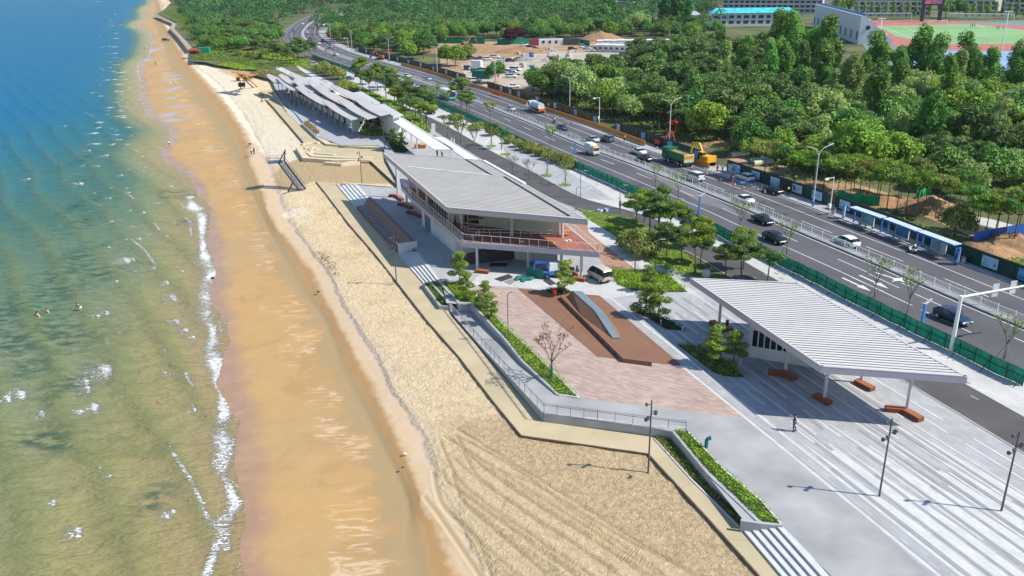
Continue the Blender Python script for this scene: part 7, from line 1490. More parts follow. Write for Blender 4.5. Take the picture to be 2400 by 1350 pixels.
# teal roofed school building
a, b = G(1668, 62), G(1862, 60); d = (b-a); L = d.length; d.normalize(); rz = math.atan2(d.y, d.x); T = thing('school_building', 'long white two storey building with a bright turquoise roof', 'building', a, rz); mb = MB(); mb.box((L/2, 6, 4.2), (L, 12, 8.4)); mb.build('wall', C['white_wall'], T, world=False)
mb = MB(); mb.add([(-1, -1, 8.4), (L+1, -1, 8.4), (L+1, 13, 8.4), (-1, 13, 8.4), (3, 6, 11.4), (L-3, 6, 11.4)], [(0, 1, 5, 4), (1, 2, 5), (2, 3, 4, 5), (3, 0, 4)]); mb.build('roof', mat('turquoise_roof', (.06, .50, .58), .6, var=.3, scale=.3), T, world=False)
for k in range(11):
    for z in (2.6, 6.0): mb = MB(); mb.box((3+k*(L-6)/10, -.03, z), (2.6 if k % 2 else 3.4, .1, 1.9)); mb.build('window', C['glass_blue'], T, world=False)
a = G(1603, 62); T = thing('small_house', 'small white house with a grey hipped roof beyond the cabins', 'house', a, -.1); mb = MB(); mb.box((5.5, 5, 3.6), (11, 9, 7.2)); mb.build('wall', C['white_wall'], T, world=False); mb = MB(); mb.add([(-.6, -.4, 7.2), (11.6, -.4, 7.2), (11.6, 10.4, 7.2), (-.6, 10.4, 7.2), (3, 5, 9.6), (8, 5, 9.6)], [(0, 1, 5, 4), (1, 2, 5), (2, 3, 4, 5), (3, 0, 4)]); mb.build('roof', mat('house_roof', (.40, .40, .44), .7), T, world=False)
for k in range(3): mb = MB(); mb.box((2.2+k*3.4, .46, 4.2), (1.6, .1, 2.4)); mb.build('window', C['glass_blue'], T, world=False)
# ---- building site
sheet('site_ground', [(1025,100), (1150,97), (1330,100), (1400,90), (1420,98), (1640,108), (1500,150), (1290,222), (1215,228), (1140,205), (1085,180), (1035,165)], .015, C['site_soil'])
sheet('site_road', [(1080,150), (1300,120), (1500,125), (1450,150), (1300,170), (1210,215), (1145,205), (1090,178)], .03, mat('site_concrete', (.42, .36, .29), .85, var=.25, scale=.12, detail=8))
SITEG = mat('site_net_green', (.0, .24, .14), .6, var=.2)
for pts, lab in (([(1018,101), (1136,103)], 'green net fence on the far left edge of the building site'), ([(1165,104), (1248,102)], 'green net fence left of the red site hut'), ([(1300,100), (1332,104)], 'green net fence right of the site hut'), ([(1358,104), (1382,108)], 'short green net by the spoil heap')):
    a, b = G(*pts[0]), G(*pts[1]); mb = MB(); mb.bar(a+Z*1.4, b+Z*1.4, .1, 2.8); tag(mb.build('site_fence', SITEG), lab, 'fence')
for (x0, y0, x1, y1, h, lab) in ((2060,485,1960,470,2.2,'green net stretched between young trees left of the spoil'), (2145,470,2180,462,2.4,'green net left of the earth heap'), (2215,455,2305,447,3.0,'green net sheet over the right spoil heap')):
    a, b = G(x0, y0), G(x1, y1); mb = MB(); n = 8; P_ = [a.lerp(b, k/n) for k in range(n+1)]; mb.ribbon([p+Z*(h*(.85+.15*math.sin(k*2))) for k, p in enumerate(P_)], [p+Vector((0, -.4*math.sin(k*1.7), 0)) for k, p in enumerate(P_)]); tag(mb.build('net_screen', mat('net_screen_green', (.02, .34, .12), .6, var=.2)), lab, 'net')
a, b = G(2278, 578), G(2420, 552); mb = MB(); n = 40; P_ = [a.lerp(b, k/n) for k in range(n+1)]; dn = (b-a).normalized(); pn = Vector((-dn.y, dn.x, 0)); P_ = [p+pn*(.06 if k % 2 else 0) for k, p in enumerate(P_)]; mb.ribbon([p+Z*2.3 for p in P_], P_); tag(mb.build('blue_sheet_fence', C['blue_sheet']), 'bright blue corrugated sheet fence at the right edge', 'fence')
def heap(px, py, rx, ry, h, lab, seed, m_='heap_soil'):
    p = G(px, py); n = 26; rs = np.random.RandomState(seed); g = np.linspace(-1, 1, n); X, Y = np.meshgrid(g, g); R_ = np.hypot(X, Y); Zh = np.clip(1-R_, 0, 1)**.8*h*(.5+fbm(X*2.5+seed, Y*2.5, 4, seed))-.05; o = grid_mesh('soil_heap', p.x+X*rx, p.y+Y*ry, Zh, {}, C[m_]); tag(o, lab, 'heap')
M_('heap_soil', (.32, .19, .10), .95, var=.3, scale=.6, bump=.25, bscale=1.5)
for k, a in enumerate(((2180,490,6,5,2.4,'brown excavated earth heap between the young trees'), (2310,590,5,5,1.6,'brown earth bank beyond the blue shelter end'), (2370,575,6,4,1.8,'brown earth bank near the blue sheet fence'), (2000,462,7,5,1.5,'brown earth heap behind the totem sign'), (1900,440,7,5,1.0,'low sandy earth heap behind the parked black car'), (1410,94,14,14,5,'orange spoil heap beyond the white cabins'), (1100,118,26,16,2.6,'sandy spoil on the far side of the building site'), (1225,122,14,12,2.5,'sandy spoil heap in the middle of the site'), (1480,190,8,8,1.5,'orange bare earth patch in the wood'), (1830,330,6,6,1.0,'bare orange earth patch among the pines'), (1690,340,5,4,1.0,'bare earth behind the yellow excavator'), (2080,474,6,4,1.4,'brown earth ridge behind the green net'))): heap(*a, k+3)
for pts in ([(1700,372), (1760,392), (1830,410), (1900,424), (2050,470), (2160,505), (2290,560), (2400,600), (2400,560), (2280,530), (2150,470), (2000,430), (1880,400), (1780,372), (1720,352)], [(1460,178), (1500,186), (1510,205), (1468,206)], [(1850,212), (1920,206), (2010,222), (2000,228), (1880,228)]):
    sheet('bare_earth', pts, .01, C['site_soil'])
sheet('path', [(2270,520), (2330,535), (2420,560), (2420,540), (2330,515), (2280,505)], .03, PALE)
# white cabins
CAB = mat('cabin_white', (.66, .68, .71), .6, var=.05); r = random.Random(9)
for row, (pa, pb, n, w) in enumerate((((1390,121), (1480,124), 7, 'front'), ((1480,124), (1632,118), 11, 'right front'), ((1400,111), (1628,108), 14, 'rear'))):
    a, b = G(*pa), G(*pb)
    for k in range(n):
        p, q = a.lerp(b, k/n), a.lerp(b, (k+.96)/n); d = (q-p); L = d.length; d.normalize(); rz = math.atan2(d.y, d.x); T = thing('site_cabin', 'white flat roofed site cabin in the '+w+' row', 'cabin', p, rz, 'white site cabins in the '+w+' row'); mb = MB(); mb.box((L/2, 3, 1.6), (L, 6, 3.0+.2*(k % 2))); mb.build('wall', CAB, T, world=False)
        mb = MB(); mb.box((L/2, 3, 3.25+.1*(k % 2)), (L+.2, 6.3, .2)); mb.build('roof', C['white_paint'], T, world=False)
        if row < 2: mb = MB(); mb.box((L*.35, -.03, 1.8), (1.3, .1, 1.1)); mb.build('window', C['glass'], T, world=False); mb = MB(); mb.box((L*.72, -.03, 1.2), (1.0, .08, 2.1)); mb.build('door', C['grey_plate'], T, world=False)
p = G(1252, 107); T = thing('site_hut', 'red and white site hut with black openings on the far side of the site', 'hut', p, 0); mb = MB(); mb.box((0, 2, 1.7), (5, 4, 3.4)); mb.build('red_wall', mat('hut_red', (.25, .04, .05), .7), T, world=False); mb = MB(); mb.box((9, 2, 1.6), (13, 4, 3.2)); mb.build('white_wall', CAB, T, world=False); mb = MB(); mb.box((20, 1.5, 1.8), (8, 4, 3.4)); mb.build('dark_shed', C['dark_metal'], T, world=False)
for k in range(3): mb = MB(); mb.box((5+k*3.4, -.05, 1.8), (1.2, .1, 1.4)); mb.build('window', C['glass'], T, world=False)
# pallets of stone and pipes
STONE = mat('stacked_stone', (.45, .44, .42), .8, var=.15); r = random.Random(12)
for k in range(34):
    x = r.choice((r.uniform(1250, 1345), r.uniform(1205, 1260), r.uniform(1285, 1340))); y = r.uniform(116, 150) if x > 1250 else r.uniform(126, 160)
    p = G(x, y); mb = MB(); mb.box(p+Z*.6, (r.uniform(1, 3), 1.4, r.uniform(.6, 1.6)), r.random()); tag(mb.build('stone_pallet', STONE), 'pallet of pale cut stone on the building site', 'pallet', 'pallets of stone on the building site')
p = G(1130, 184); mb = MB(); mb.box(p+Z*1.5, (7.5, 2.6, 3.0), -.45); tag(mb.build('green_container', mat('container_green', (.01, .17, .10), .6)), 'dark green container at the site gate', 'container')
p = G(1118, 158); mb = MB(); mb.box(p+Z*1.4, (4.2, 2.6, 2.8), -.3); mb.box(p+Z*2.85, (4.4, 2.8, .12), -.3); tag(mb.build('guard_cabin', CAB), 'small pale guard cabin among the parked site cars', 'cabin')
for x, y, c_ in ((1245,133,'blue_paint'), (1247,165,'teal_pipe'), (1254,196,'teal_pipe'), (1410,168,'teal_pipe')): p = G(x, y); mb = MB(); mb.box(p+Z*1.0, (2, 1.6, 2)); tag(mb.build('site_box', C[c_]), 'small blue or teal box standing on the building site', 'box', 'coloured boxes on the site')
for x, y in ((1712,370), (1755,384), (1765,390)): p = G(x, y); mb = MB(); mb.tube(p+Z*.6, p+Vector((4.5, 1.5, .6)), .6, .6, 14, cap=False); tag(mb.build('concrete_pipe', mat('pipe_pale', (.5, .52, .42), .7)), 'pale drain pipe lying behind the yellow excavator', 'pipe', 'pale drain pipes')
# ================================================================ VEHICLES
PAINT = {}
def paint(n, c, r=.25, metal=.0): PAINT[n] = mat('paint_'+n, c, r, metal, var=.02, spec=.6); return PAINT[n]
for n, c in dict(white=(.72, .73, .74), black=(.012, .013, .018), silver=(.40, .44, .50), grey=(.12, .13, .16), navy=(.02, .035, .09), blue=(.05, .13, .30), cream=(.66, .62, .52), beige=(.50, .43, .38), red=(.35, .03, .03), teal=(.04, .12, .13)).items(): paint(n, c)
# side profiles: stations (x, half width, sill z, belt z, roof z or None)
def car_proto(kind):
    P = dict(
     sedan=dict(L=4.75, st=[(-2.37,.60,.45,.62,0), (-2.25,.80,.30,.86,0), (-1.75,.88,.25,.97,0), (-1.35,.90,.25,1.0,.02), (-.75,.91,.25,1.0,.40), (-.2,.91,.25,.98,.46), (.45,.91,.25,.96,.42), (1.15,.90,.25,.93,.02), (1.7,.88,.25,.88,0), (2.2,.80,.28,.74,0), (2.37,.62,.42,.60,0)], wb=1.38, h=1.45),
     suv=dict(L=4.75, st=[(-2.37,.70,.5,.9,.0), (-2.3,.86,.35,1.05,.12), (-2.05,.91,.3,1.1,.5), (-1.3,.93,.3,1.1,.58), (-.4,.93,.3,1.08,.60), (.35,.93,.3,1.06,.55), (1.0,.93,.3,1.04,.04), (1.7,.91,.3,1.0,0), (2.2,.84,.33,.88,0), (2.37,.66,.45,.7,0)], wb=1.38, h=1.68),
     hatch=dict(L=4.7, st=[(-2.35,.68,.45,.9,0), (-2.2,.85,.3,1.02,.05), (-1.6,.91,.28,1.05,.34), (-.8,.93,.28,1.05,.50), (0,.93,.28,1.02,.52), (.6,.93,.28,1.0,.40), (1.3,.92,.28,.97,.02), (1.8,.90,.28,.88,0), (2.2,.82,.3,.74,0), (2.35,.64,.42,.6,0)], wb=1.42, h=1.58),
     mpv=dict(L=4.9, st=[(-2.45,.75,.45,.95,.0), (-2.4,.88,.32,1.1,.3), (-2.15,.92,.3,1.15,.62), (-1.2,.93,.3,1.14,.66), (-.2,.93,.3,1.12,.66), (.7,.93,.3,1.08,.56), (1.4,.92,.3,1.03,.06), (1.95,.89,.3,.93,0), (2.3,.80,.34,.78,0), (2.45,.64,.45,.62,0)], wb=1.48, h=1.8),
     van=dict(L=3.9, st=[(-1.95,.74,.45,.95,0), (-1.93,.78,.35,1.05,.6), (-1.8,.80,.32,1.08,.78), (-1.0,.81,.32,1.08,.82), (0,.81,.32,1.08,.82), (.8,.81,.32,1.06,.76), (1.35,.80,.32,1.02,.45), (1.75,.79,.32,.98,.05), (1.9,.74,.35,.8,0), (1.95,.66,.45,.62,0)], wb=1.2, h=1.9))[kind]
    st = P['st']; body = MB(); glass = MB(); ring = []
    for x, w, zs, zb, g in st:
        ww = w*.97; tw = w*.80; ring.append([(x, w*.86, zs), (x, w, zs+.18), (x, w*1.0, (zs+zb)/2+.05), (x, ww, zb), (x, tw, zb+max(g, .012)), (x, 0, zb+max(g, .012)*1.06+.01)])
    n = len(st)
    for side in (1, -1):
        for i in range(n-1):
            A, B_ = ring[i], ring[i+1]; ga, gb = st[i][4], st[i+1][4]
            for k in range(5):
                q = [Vector(A[k]), Vector(B_[k]), Vector(B_[k+1]), Vector(A[k+1])]
                if side < 0: q = [Vector((v.x, -v.y, v.z)) for v in q[::-1]]
                side_glass = k == 3 and (ga > .1 or gb > .1)
                slope = k == 4 and abs(ga-gb) > .22 and max(ga, gb) > .3
                (glass if side_glass or slope else body).add(q, [(0, 1, 2, 3)])
        for i in (0, n-1):
            q = [Vector((v[0], v[1]*side, v[2])) for v in ring[i]]; q += [Vector((st[i][0], 0, st[i][2]))]; body.add(q, [tuple(range(len(q)))])
    bme = m_from(body, 'body', PAINT['white']); gme = m_from(glass, 'windows', C['glass']); 
    import bmesh
    for me in (bme, gme):
        bm = bmesh.new(); bm.from_mesh(me); bmesh.ops.remove_doubles(bm, verts=bm.verts, dist=.002); bmesh.ops.recalc_face_normals(bm, faces=bm.faces); bm.to_mesh(me); bm.free()
        for p in me.polygons: p.use_smooth = True
    parts = [('body', bme), ('windows', gme)]
    # pillars and roof rails drawn as thin body pieces over the glass
    pl = MB(); 
    for i in range(2, n-2):
        if st[i][4] > .3:
            for s in (1, -1): a, b = Vector(ring[i][3]), Vector(ring[i][4]); a.y *= s; b.y *= s; pl.bar(a+Vector((0, s*.01, 0)), b+Vector((0, s*.01, 0)), .07, .03)
    parts.append(('pillar', m_from(pl, 'pillar', PAINT['black'])))
    wm = MB(); wm.tube((0, -.11, 0), (0, .11, 0), .33, .33, 16); rim = MB(); rim.tube((0, -.12, 0), (0, .12, 0), .20, .20, 12); WH, RM = m_from(wm, 'wheel', C['rubber']), m_from(rim, 'rim', C['grey_plate'])
    L = P['L']/2; zb = st[1][3]; hl = MB(); tl = MB(); pt = MB()
    xb, xf = st[1][0], st[-2][0]
    return dict(parts=parts, wheel=WH, rim=RM, wb=P['wb'], w=st[4][1]-.12, tail=[(xb-.02, s*.66, zb-.12) for s in (1, -1)], head=[(xf+.06, s*.60, st[-2][3]-.1) for s in (1, -1)], L=L, st=st)
CP = {k: car_proto(k) for k in ('sedan', 'suv', 'hatch', 'mpv', 'van')}
LT = m_from(MB().box((0, 0, 0), (.12, .30, .14)), 'tail_light', C['tail_light']); LH = m_from(MB().box((0, 0, 0), (.16, .34, .12)), 'headlight', C['head_light']); LP = {k: m_from(MB().box((0, 0, 0), (.03, .42, .12)), 'number_plate', C[k]) for k in ('plate_green', 'plate_blue')}
def add_part(parent, nm, me, M, m_=None):
    o = bpy.data.objects.new(nm, me); COL.objects.link(o); o.parent = parent; o.matrix_basis = M
    if m_: o.material_slots[0].link = 'OBJECT'; o.material_slots[0].material = m_
    return o
def car(px, py, kind, colr, head, label, group=None, plate='plate_blue', z=.02, rz=None, s=1.0, lod=0):
    """head: +1 drives towards the camera along the main road, -1 away from it"""
    p = G(px, py, z); D = CP[kind]
    if rz is None:
        k = min(range(1, len(M0)-1), key=lambda i: (M0[i]-p).length); t = (M0[k+1]-M0[k-1]); rz = math.atan2(t.y, t.x)+(PI if head > 0 else 0)
    T = thing('car' if kind != 'van' else 'minivan', label, 'car' if kind != 'van' else 'minivan', p, rz, group); T.matrix_basis = T.matrix_basis @ Matrix.Scale(s, 4)
    I = Matrix.Identity(4)
    for nm, me in D['parts']: add_part(T, nm, me, I, PAINT[colr] if nm == 'body' else None)
    for sx in (D['wb'], -D['wb']):
        for sy in (1, -1): w = add_part(T, 'wheel', D['wheel'], Matrix.Translation((sx, sy*D['w'], .33))); add_part(w, 'rim', D['rim'], I) if not lod else None
    if not lod:
        for v in D['tail']: add_part(T, 'tail_light', LT, Matrix.Translation(v))
        for v in D['head']: add_part(T, 'headlight', LH, Matrix.Translation(v))
        for sx in (1, -1): add_part(T, 'number_plate', LP[plate], Matrix.Translation((sx*(D['L']+.005), 0, .55)))
    return T
R_ = 'cars on the far carriageway'; L_g = 'cars on the near carriageway'
for a in [(1982,574,'hatch','white',-1,'white hatchback beside the centre railing, nearest on the far carriageway','plate_green'), (1743,474,'sedan','white',-1,'white saloon driving away right beside the railing below the blue sign','plate_blue'), (1627,421,'mpv','white',-1,'tall white estate car passing the dump truck','plate_blue'), (1497,361,'sedan','white',-1,'white saloon ahead of the dump truck','plate_blue'), (1510,376,'sedan','black',-1,'black saloon hugging the railing beside the white saloon','plate_blue'), (1389,332,'sedan','silver',-1,'light silver saloon by the railing above the small lorry','plate_blue'), (1423,331,'suv','grey',-1,'dark grey car with a pale roof load beside the silver saloon','plate_blue'), (1316,304,'sedan','navy',-1,'dark blue saloon behind the centre railing','plate_blue'), (1197,259,'sedan','silver',-1,'silver blue saloon left of the water truck','plate_blue'), (1003,188,'sedan','silver',-1,'silver saloon by the far orange barrier','plate_blue'),
          (2230,752,'hatch','navy',1,'large dark navy car passing the gantry mast','plate_green'), (1815,566,'hatch','black',1,'black car with green plate in the outer lane','plate_green'), (1787,522,'sedan','black',1,'black saloon with bright grille next to the railing','plate_blue'), (1090,233,'hatch','white',1,'white car right beside the bus','plate_blue'), (996,211,'suv','navy',1,'dark blue car ahead of the bus','plate_blue'), (955,181,'sedan','white',1,'white car half hidden by roadside trees','plate_blue')]:
    car(a[0], a[1], a[2], a[3], a[4], a[5], R_ if a[4] < 0 else L_g, a[6])
for x, y, k, c, h, w in ((788,130,'sedan','white',-1,'last in the far queue'), (768,120,'sedan','grey',-1,'behind the silver one in the queue'), (776,112,'suv','silver',-1,'below the red frame lamp'), (748,104,'sedan','white',-1,'in the middle lane at the bend'), (733,105,'sedan','white',-1,'by the reserve at the bend'), (756,97,'sedan','blue',-1,'in the tree shade at the bend'), (728,93,'suv','black',-1,'dark one in the bend'), (720,78,'suv','white',-1,'climbing past the bend'), (739,66,'sedan','white',-1,'near the top of the bend'), (749,52,'suv','black',-1,'furthest under the trees'), (697,92,'sedan','navy',1,'coming down inside the bend'), (689,75,'sedan','blue',1,'blue one coming down the bend'), (710,58,'suv','white',1,'white one furthest down the bend')):
    car(x, y, k, c, h, 'small distant car '+w, 'distant cars at the bend')
car(1745,422,'hatch','white',-1,'white car with a black roof parked on the pavement by the cones', 'cars parked on the far pavement', z=.03); car(1811,452,'sedan','black',-1,'black saloon parked on the pavement in tree shade', 'cars parked on the far pavement', z=.03)
car(738,154,'suv','white',1,'white estate car on the service road behind the village', rz=-.05); car(818,187,'sedan','grey',1,'dark low car under the trees by the service road', rz=.1); car(1010,266,'suv','black',1,'black car tucked behind the big pines', rz=1.9); car(389,96,'suv','navy',1,'dark blue car parked alone on the wet beach', z=-2.0, rz=.15)
car(1405,655,'van','beige',1,'beige minivan parked beside the terrace column', z=.02, rz=2.05, s=1.05)
for k, (x, y, kd, c, rz) in enumerate(((1114,192,'suv','white',.3), (1096,164,'van','grey',-.9), (1117,170,'suv','blue',-.3), (1133,168,'mpv','white',-.5), (1104,138,'suv','teal',.1), (1125,139,'sedan','blue',0), (1142,141,'hatch','white',.1), (1160,136,'suv','white',0), (1178,143,'suv','white',0), (1196,145,'suv','navy',0), (1215,141,'sedan','grey',.1), (1192,172,'mpv','white',-.4), (1208,166,'mpv','white',-.5), (1198,182,'suv','white',0), (1228,108,'suv','white',.1), (1242,113,'suv','navy',-.1), (1253,116,'suv','navy',-.1), (1342,117,'suv','black',.2), (1383,121,'suv','white',.1), (1397,121,'hatch','white',.2), (1463,131,'mpv','teal',.3), (1482,137,'hatch','blue',-.6), (1500,142,'sedan','navy',.1), (1365,112,'van','white',.2), (1375,115,'sedan','silver',0), (1203,206,'sedan','white',.4), (1207,176,'suv','silver',.2))):
    col_ = {'white': 'white', 'navy': 'dark blue', 'grey': 'dark grey', 'blue': 'blue', 'teal': 'dark green', 'silver': 'silver', 'black': 'black'}[c]
    car(x, y, kd, c, 1, '%s vehicle parked at the building site%s' % (col_, ', by the gate' if y > 155 else ', near the cabins' if x > 1330 else ', in the far row'), 'vehicles parked at the building site', rz=rz, lod=1)
# ---- trucks, bus
def wheels(T, xs, y, r, w=.3):
    for x in xs:
        for s in (1, -1): mb = MB(); mb.tube((x, s*y-w/2, r), (x, s*y+w/2, r), r, r, 16); mb.tube((x, s*y-w/2-.02, r), (x, s*y+w/2+.02, r), r*.5, r*.5, 10, 1); mb.build('wheel', [C['rubber'], C['grey_plate']], T, world=False)
def road_rz(px, py, head): p = G(px, py); k = min(range(1, len(M0)-1), key=lambda i: (M0[i]-p).length); t = (M0[k+1]-M0[k-1]); return math.atan2(t.y, t.x)+(PI if head > 0 else 0)
def part(T, nm, m_, f, parent=None, **k): mb = MB(); f(mb); return mb.build(nm, m_, parent or T, world=False, **k)
# dump truck, seen from behind
T = thing('dump_truck', 'green dump truck loaded with soil and a yellow tailgate', 'truck', G(1588,384,.02), road_rz(1588,384,-1)); part(T, 'cab', C['green_truck'], lambda m: m.box((3.6, 0, 2.0), (1.9, 2.4, 2.3), taper=.94)); part(T, 'windscreen', C['glass'], lambda m: (m.box((4.52, 0, 2.35), (.1, 2.1, 1.0)), m.box((3.8, 0, 2.4), (1.1, 2.42, .8))))
def tub(m):
    m.box((-.9, 0, 1.35), (6.2, 2.4, .2)); m.box((-.9, 1.2, 2.05), (6.2, .12, 1.5)); m.box((-.9, -1.2, 2.05), (6.2, .12, 1.5)); m.box((2.15, 0, 2.3), (.15, 2.5, 2.0))
part(T, 'tipper_body', C['green_truck'], tub); part(T, 'tailgate', C['tailgate'] if 'tailgate' in C else M_('tailgate', (.55, .50, .38), .7), lambda m: m.box((-4.05, 0, 1.95), (.14, 2.5, 1.7))); part(T, 'warning_panel', C['yellow'], lambda m: (m.box((-4.14, 0, 2.2), (.05, 2.2, .75)), [m.box((-4.18, -.85+k*.42, 2.2), (.02, .28, .3), mi=1) for k in range(5)]) and None) if False else None
mb = MB(); mb.box((-4.14, 0, 2.2), (.05, 2.2, .75)); wp = mb.build('warning_panel', C['yellow'], T, world=False); mb = MB()
for k in range(5): mb.box((-4.18, -.84+k*.42, 2.32), (.02, .3, .07)); mb.box((-4.18, -.84+k*.42, 2.1), (.02, .3, .07)); mb.box((-4.18, -.84+k*.42, 2.2), (.02, .07, .34))
mb.build('lettering', C['orange_dark'], T, world=False)
n = 12; g = np.linspace(-1, 1, n); Xg, Yg = np.meshgrid(g*3, g*1.1); o = grid_mesh('soil_load', Xg-.9, Yg, 2.45+.55*(1-(Yg/1.15)**2)*fbm(Xg*.9+5, Yg*2, 3, 4), {}, C['heap_soil']); o.parent = T
part(T, 'chassis', C['dark_metal'], lambda m: m.box((0, 0, .95), (8.2, 1.2, .5))); wheels(T, (3.4, 1.7, -1.9, -3.2), 1.05, .52, .35)
# water truck
T = thing('water_truck', 'white water tanker truck standing by the orange barrier', 'truck', G(1257,262,.02), road_rz(1257,262,-1)); part(T, 'cab', PAINT['white'], lambda m: m.box((3.1, 0, 1.85), (1.8, 2.3, 2.1), taper=.93)); part(T, 'windscreen', C['glass'], lambda m: (m.box((3.97, 0, 2.2), (.1, 2.0, .8)), m.box((3.3, 0, 2.2), (1.0, 2.3, .7))))
mb = MB(); mb.tube((-3.6, 0, 2.0), (1.9, 0, 2.0), 1.05, 1.05, 18); mb.build('tank', mat('tank_pale', (.58, .64, .70), .4, var=.06), T, world=False, smooth=False); part(T, 'tank_band', C['blue_paint'], lambda m: [m.tube((x, 0, 2.0), (x+.12, 0, 2.0), 1.07, 1.07, 18) for x in (-2.4, -.8, .8)]); part(T, 'rear_pump', C['orange_red'], lambda m: m.box((-3.9, 0, 1.1), (.6, 1.9, .6))); part(T, 'chassis', C['dark_metal'], lambda m: m.box((0, 0, .85), (7.6, 1.1, .4))); wheels(T, (2.9, -1.6, -2.8), .98, .5)
# small lorry driving towards the camera
T = thing('small_lorry', 'small white box lorry with a cream cab in the near carriageway', 'truck', G(1388,362,.02), road_rz(1388,362,1)); part(T, 'cargo_box', PAINT['white'], lambda m: m.box((-.75, 0, 1.65), (2.9, 1.75, 1.75))); part(T, 'cab', PAINT['cream'], lambda m: m.box((1.35, 0, 1.25), (1.3, 1.6, 1.6), taper=.9)); part(T, 'windscreen', C['glass_blue'], lambda m: m.box((1.93, 0, 1.5), (.12, 1.35, .65))); part(T, 'roof_crown', C['yellow'], lambda m: m.box((1.2, 0, 2.1), (1.0, 1.3, .15))); part(T, 'headlight', C['head_light'], lambda m: m.box((2.02, .55, .8), (.1, .3, .16))); part(T, 'headlight', C['head_light'], lambda m: m.box((2.02, -.55, .8), (.1, .3, .16))); part(T, 'number_plate', C['yellow'], lambda m: m.box((2.03, 0, .6), (.05, .4, .14))); wheels(T, (1.3, -1.2), .75, .34, .2)
# bus
T = thing('bus', 'white and green coach with a dark rounded windscreen behind roadside trees', 'bus', G(1052,232,.02), road_rz(1052,232,1)); mb = MB(); mb.box((-1.2, 0, 1.75), (9.6, 2.45, 2.6), taper=.95); o = mb.build('body', PAINT['white'], T, world=False, bevel=.25); part(T, 'skirt', mat('bus_green', (.02, .40, .25), .4), lambda m: m.box((-1.2, 0, .65), (9.65, 2.47, .55))); part(T, 'windscreen', C['glass_blue'], lambda m: m.box((3.55, 0, 1.95), (.2, 2.1, 1.6))); part(T, 'side_windows', C['glass'], lambda m: m.box((-1.4, 0, 2.1), (8.6, 2.47, .9))); wheels(T, (2.2, -3.6), 1.1, .48)
# site vehicles
def excavator(px, z, col, rz, label, s=1.0):
    T = thing('excavator', label, 'excavator', G(*px, z), rz); T.matrix_basis = T.matrix_basis @ Matrix.Scale(s, 4)
    for sy in (-1.0, 1.0): part(T, 'track', C['rubber'], lambda m: (m.box((0, sy, .42), (3.6, .5, .6)), m.tube((-1.8, sy-.25, .42), (-1.8, sy+.25, .42), .38, .38, 12), m.tube((1.8, sy-.25, .42), (1.8, sy+.25, .42), .38, .38, 12)))
    part(T, 'house', col, lambda m: (m.box((-.7, 0, 1.5), (2.6, 2.4, 1.1), taper=.95), m.box((-1.6, 0, 1.5), (.9, 2.5, 1.3)))); part(T, 'cab', C['glass'], lambda m: m.box((.5, .65, 1.95), (1.3, 1.0, 1.6), taper=.88)); part(T, 'cab_roof', col, lambda m: m.box((.45, .65, 2.78), (1.3, 1.0, .1)))
    part(T, 'boom', col, lambda m: (m.bar((.8, -.2, 1.8), (2.4, -.2, 4.2), .35, .5), m.bar((2.4, -.2, 4.2), (4.4, -.2, 3.9), .32, .42))); part(T, 'dipper', col, lambda m: m.bar((4.3, -.2, 4.1), (4.9, -.2, 1.6), .28, .35)); part(T, 'bucket', C['dark_metal'], lambda m: m.prism([(4.3, -.7, 0), (5.1, -.7, 0), (5.1, .4, 0), (4.3, .4, 0)], .9, 1.7)); return T
OR = mat('excavator_orange', (.50, .12, .04), .5); YE = mat('excavator_yellow', (.72, .36, .02), .5); RE = mat('excavator_red', (.42, .05, .03), .5)
excavator((1652,386), .03, YE, 2.1, 'yellow excavator turned away behind the short orange barrier', 1.0); excavator((1551,342), .03, RE, .5, 'small red excavator working left of the dump truck', .72); excavator((890,140), .03, OR, 2.9, 'orange excavator on the far side pavement near the bend', .95); excavator((1093,107), .03, mat('excavator_brown', (.25, .16, .08), .6), .5, 'brown excavator on the spoil far across the site', 1.2)
# two wheelers
def scooter(px, z, rz, label, colr='white', cat='scooter', nm='scooter'):
    T = thing(nm, label, cat, G(*px, z), rz)
    for x in (-.62, .62): part(T, 'wheel', C['rubber'], lambda m: m.tube((x, -.06, .27), (x, .06, .27), .27, .27, 14))
    part(T, 'body', PAINT[colr], lambda m: (m.box((-.3, 0, .62), (.75, .32, .36), taper=.8), m.box((.1, 0, .32), (.6, .3, .1)), m.bar((.45, 0, .35), (.62, 0, .98), .34, .1))); part(T, 'seat', C['black'], lambda m: m.box((-.3, 0, .84), (.7, .28, .09))); part(T, 'handlebar', C['dark_metal'], lambda m: (m.bar((.5, -.34, 1.05), (.5, .34, 1.05), .05, .05), m.bar((.6, 0, .3), (.5, 0, 1.05), .06, .06))); return T
scooter((1299,288), .02, road_rz(1299,288,-1), 'dark scooter carrying a rider in white beyond the railing', 'grey'); scooter((2138,592), .02, road_rz(2138,592,-1), 'white scooter with a rider in the bus stop lane', 'white'); scooter((1345,640), .02, .5, 'motorcycle parked by the corten bench under the terrace', 'grey', 'motorcycle', 'motorcycle')
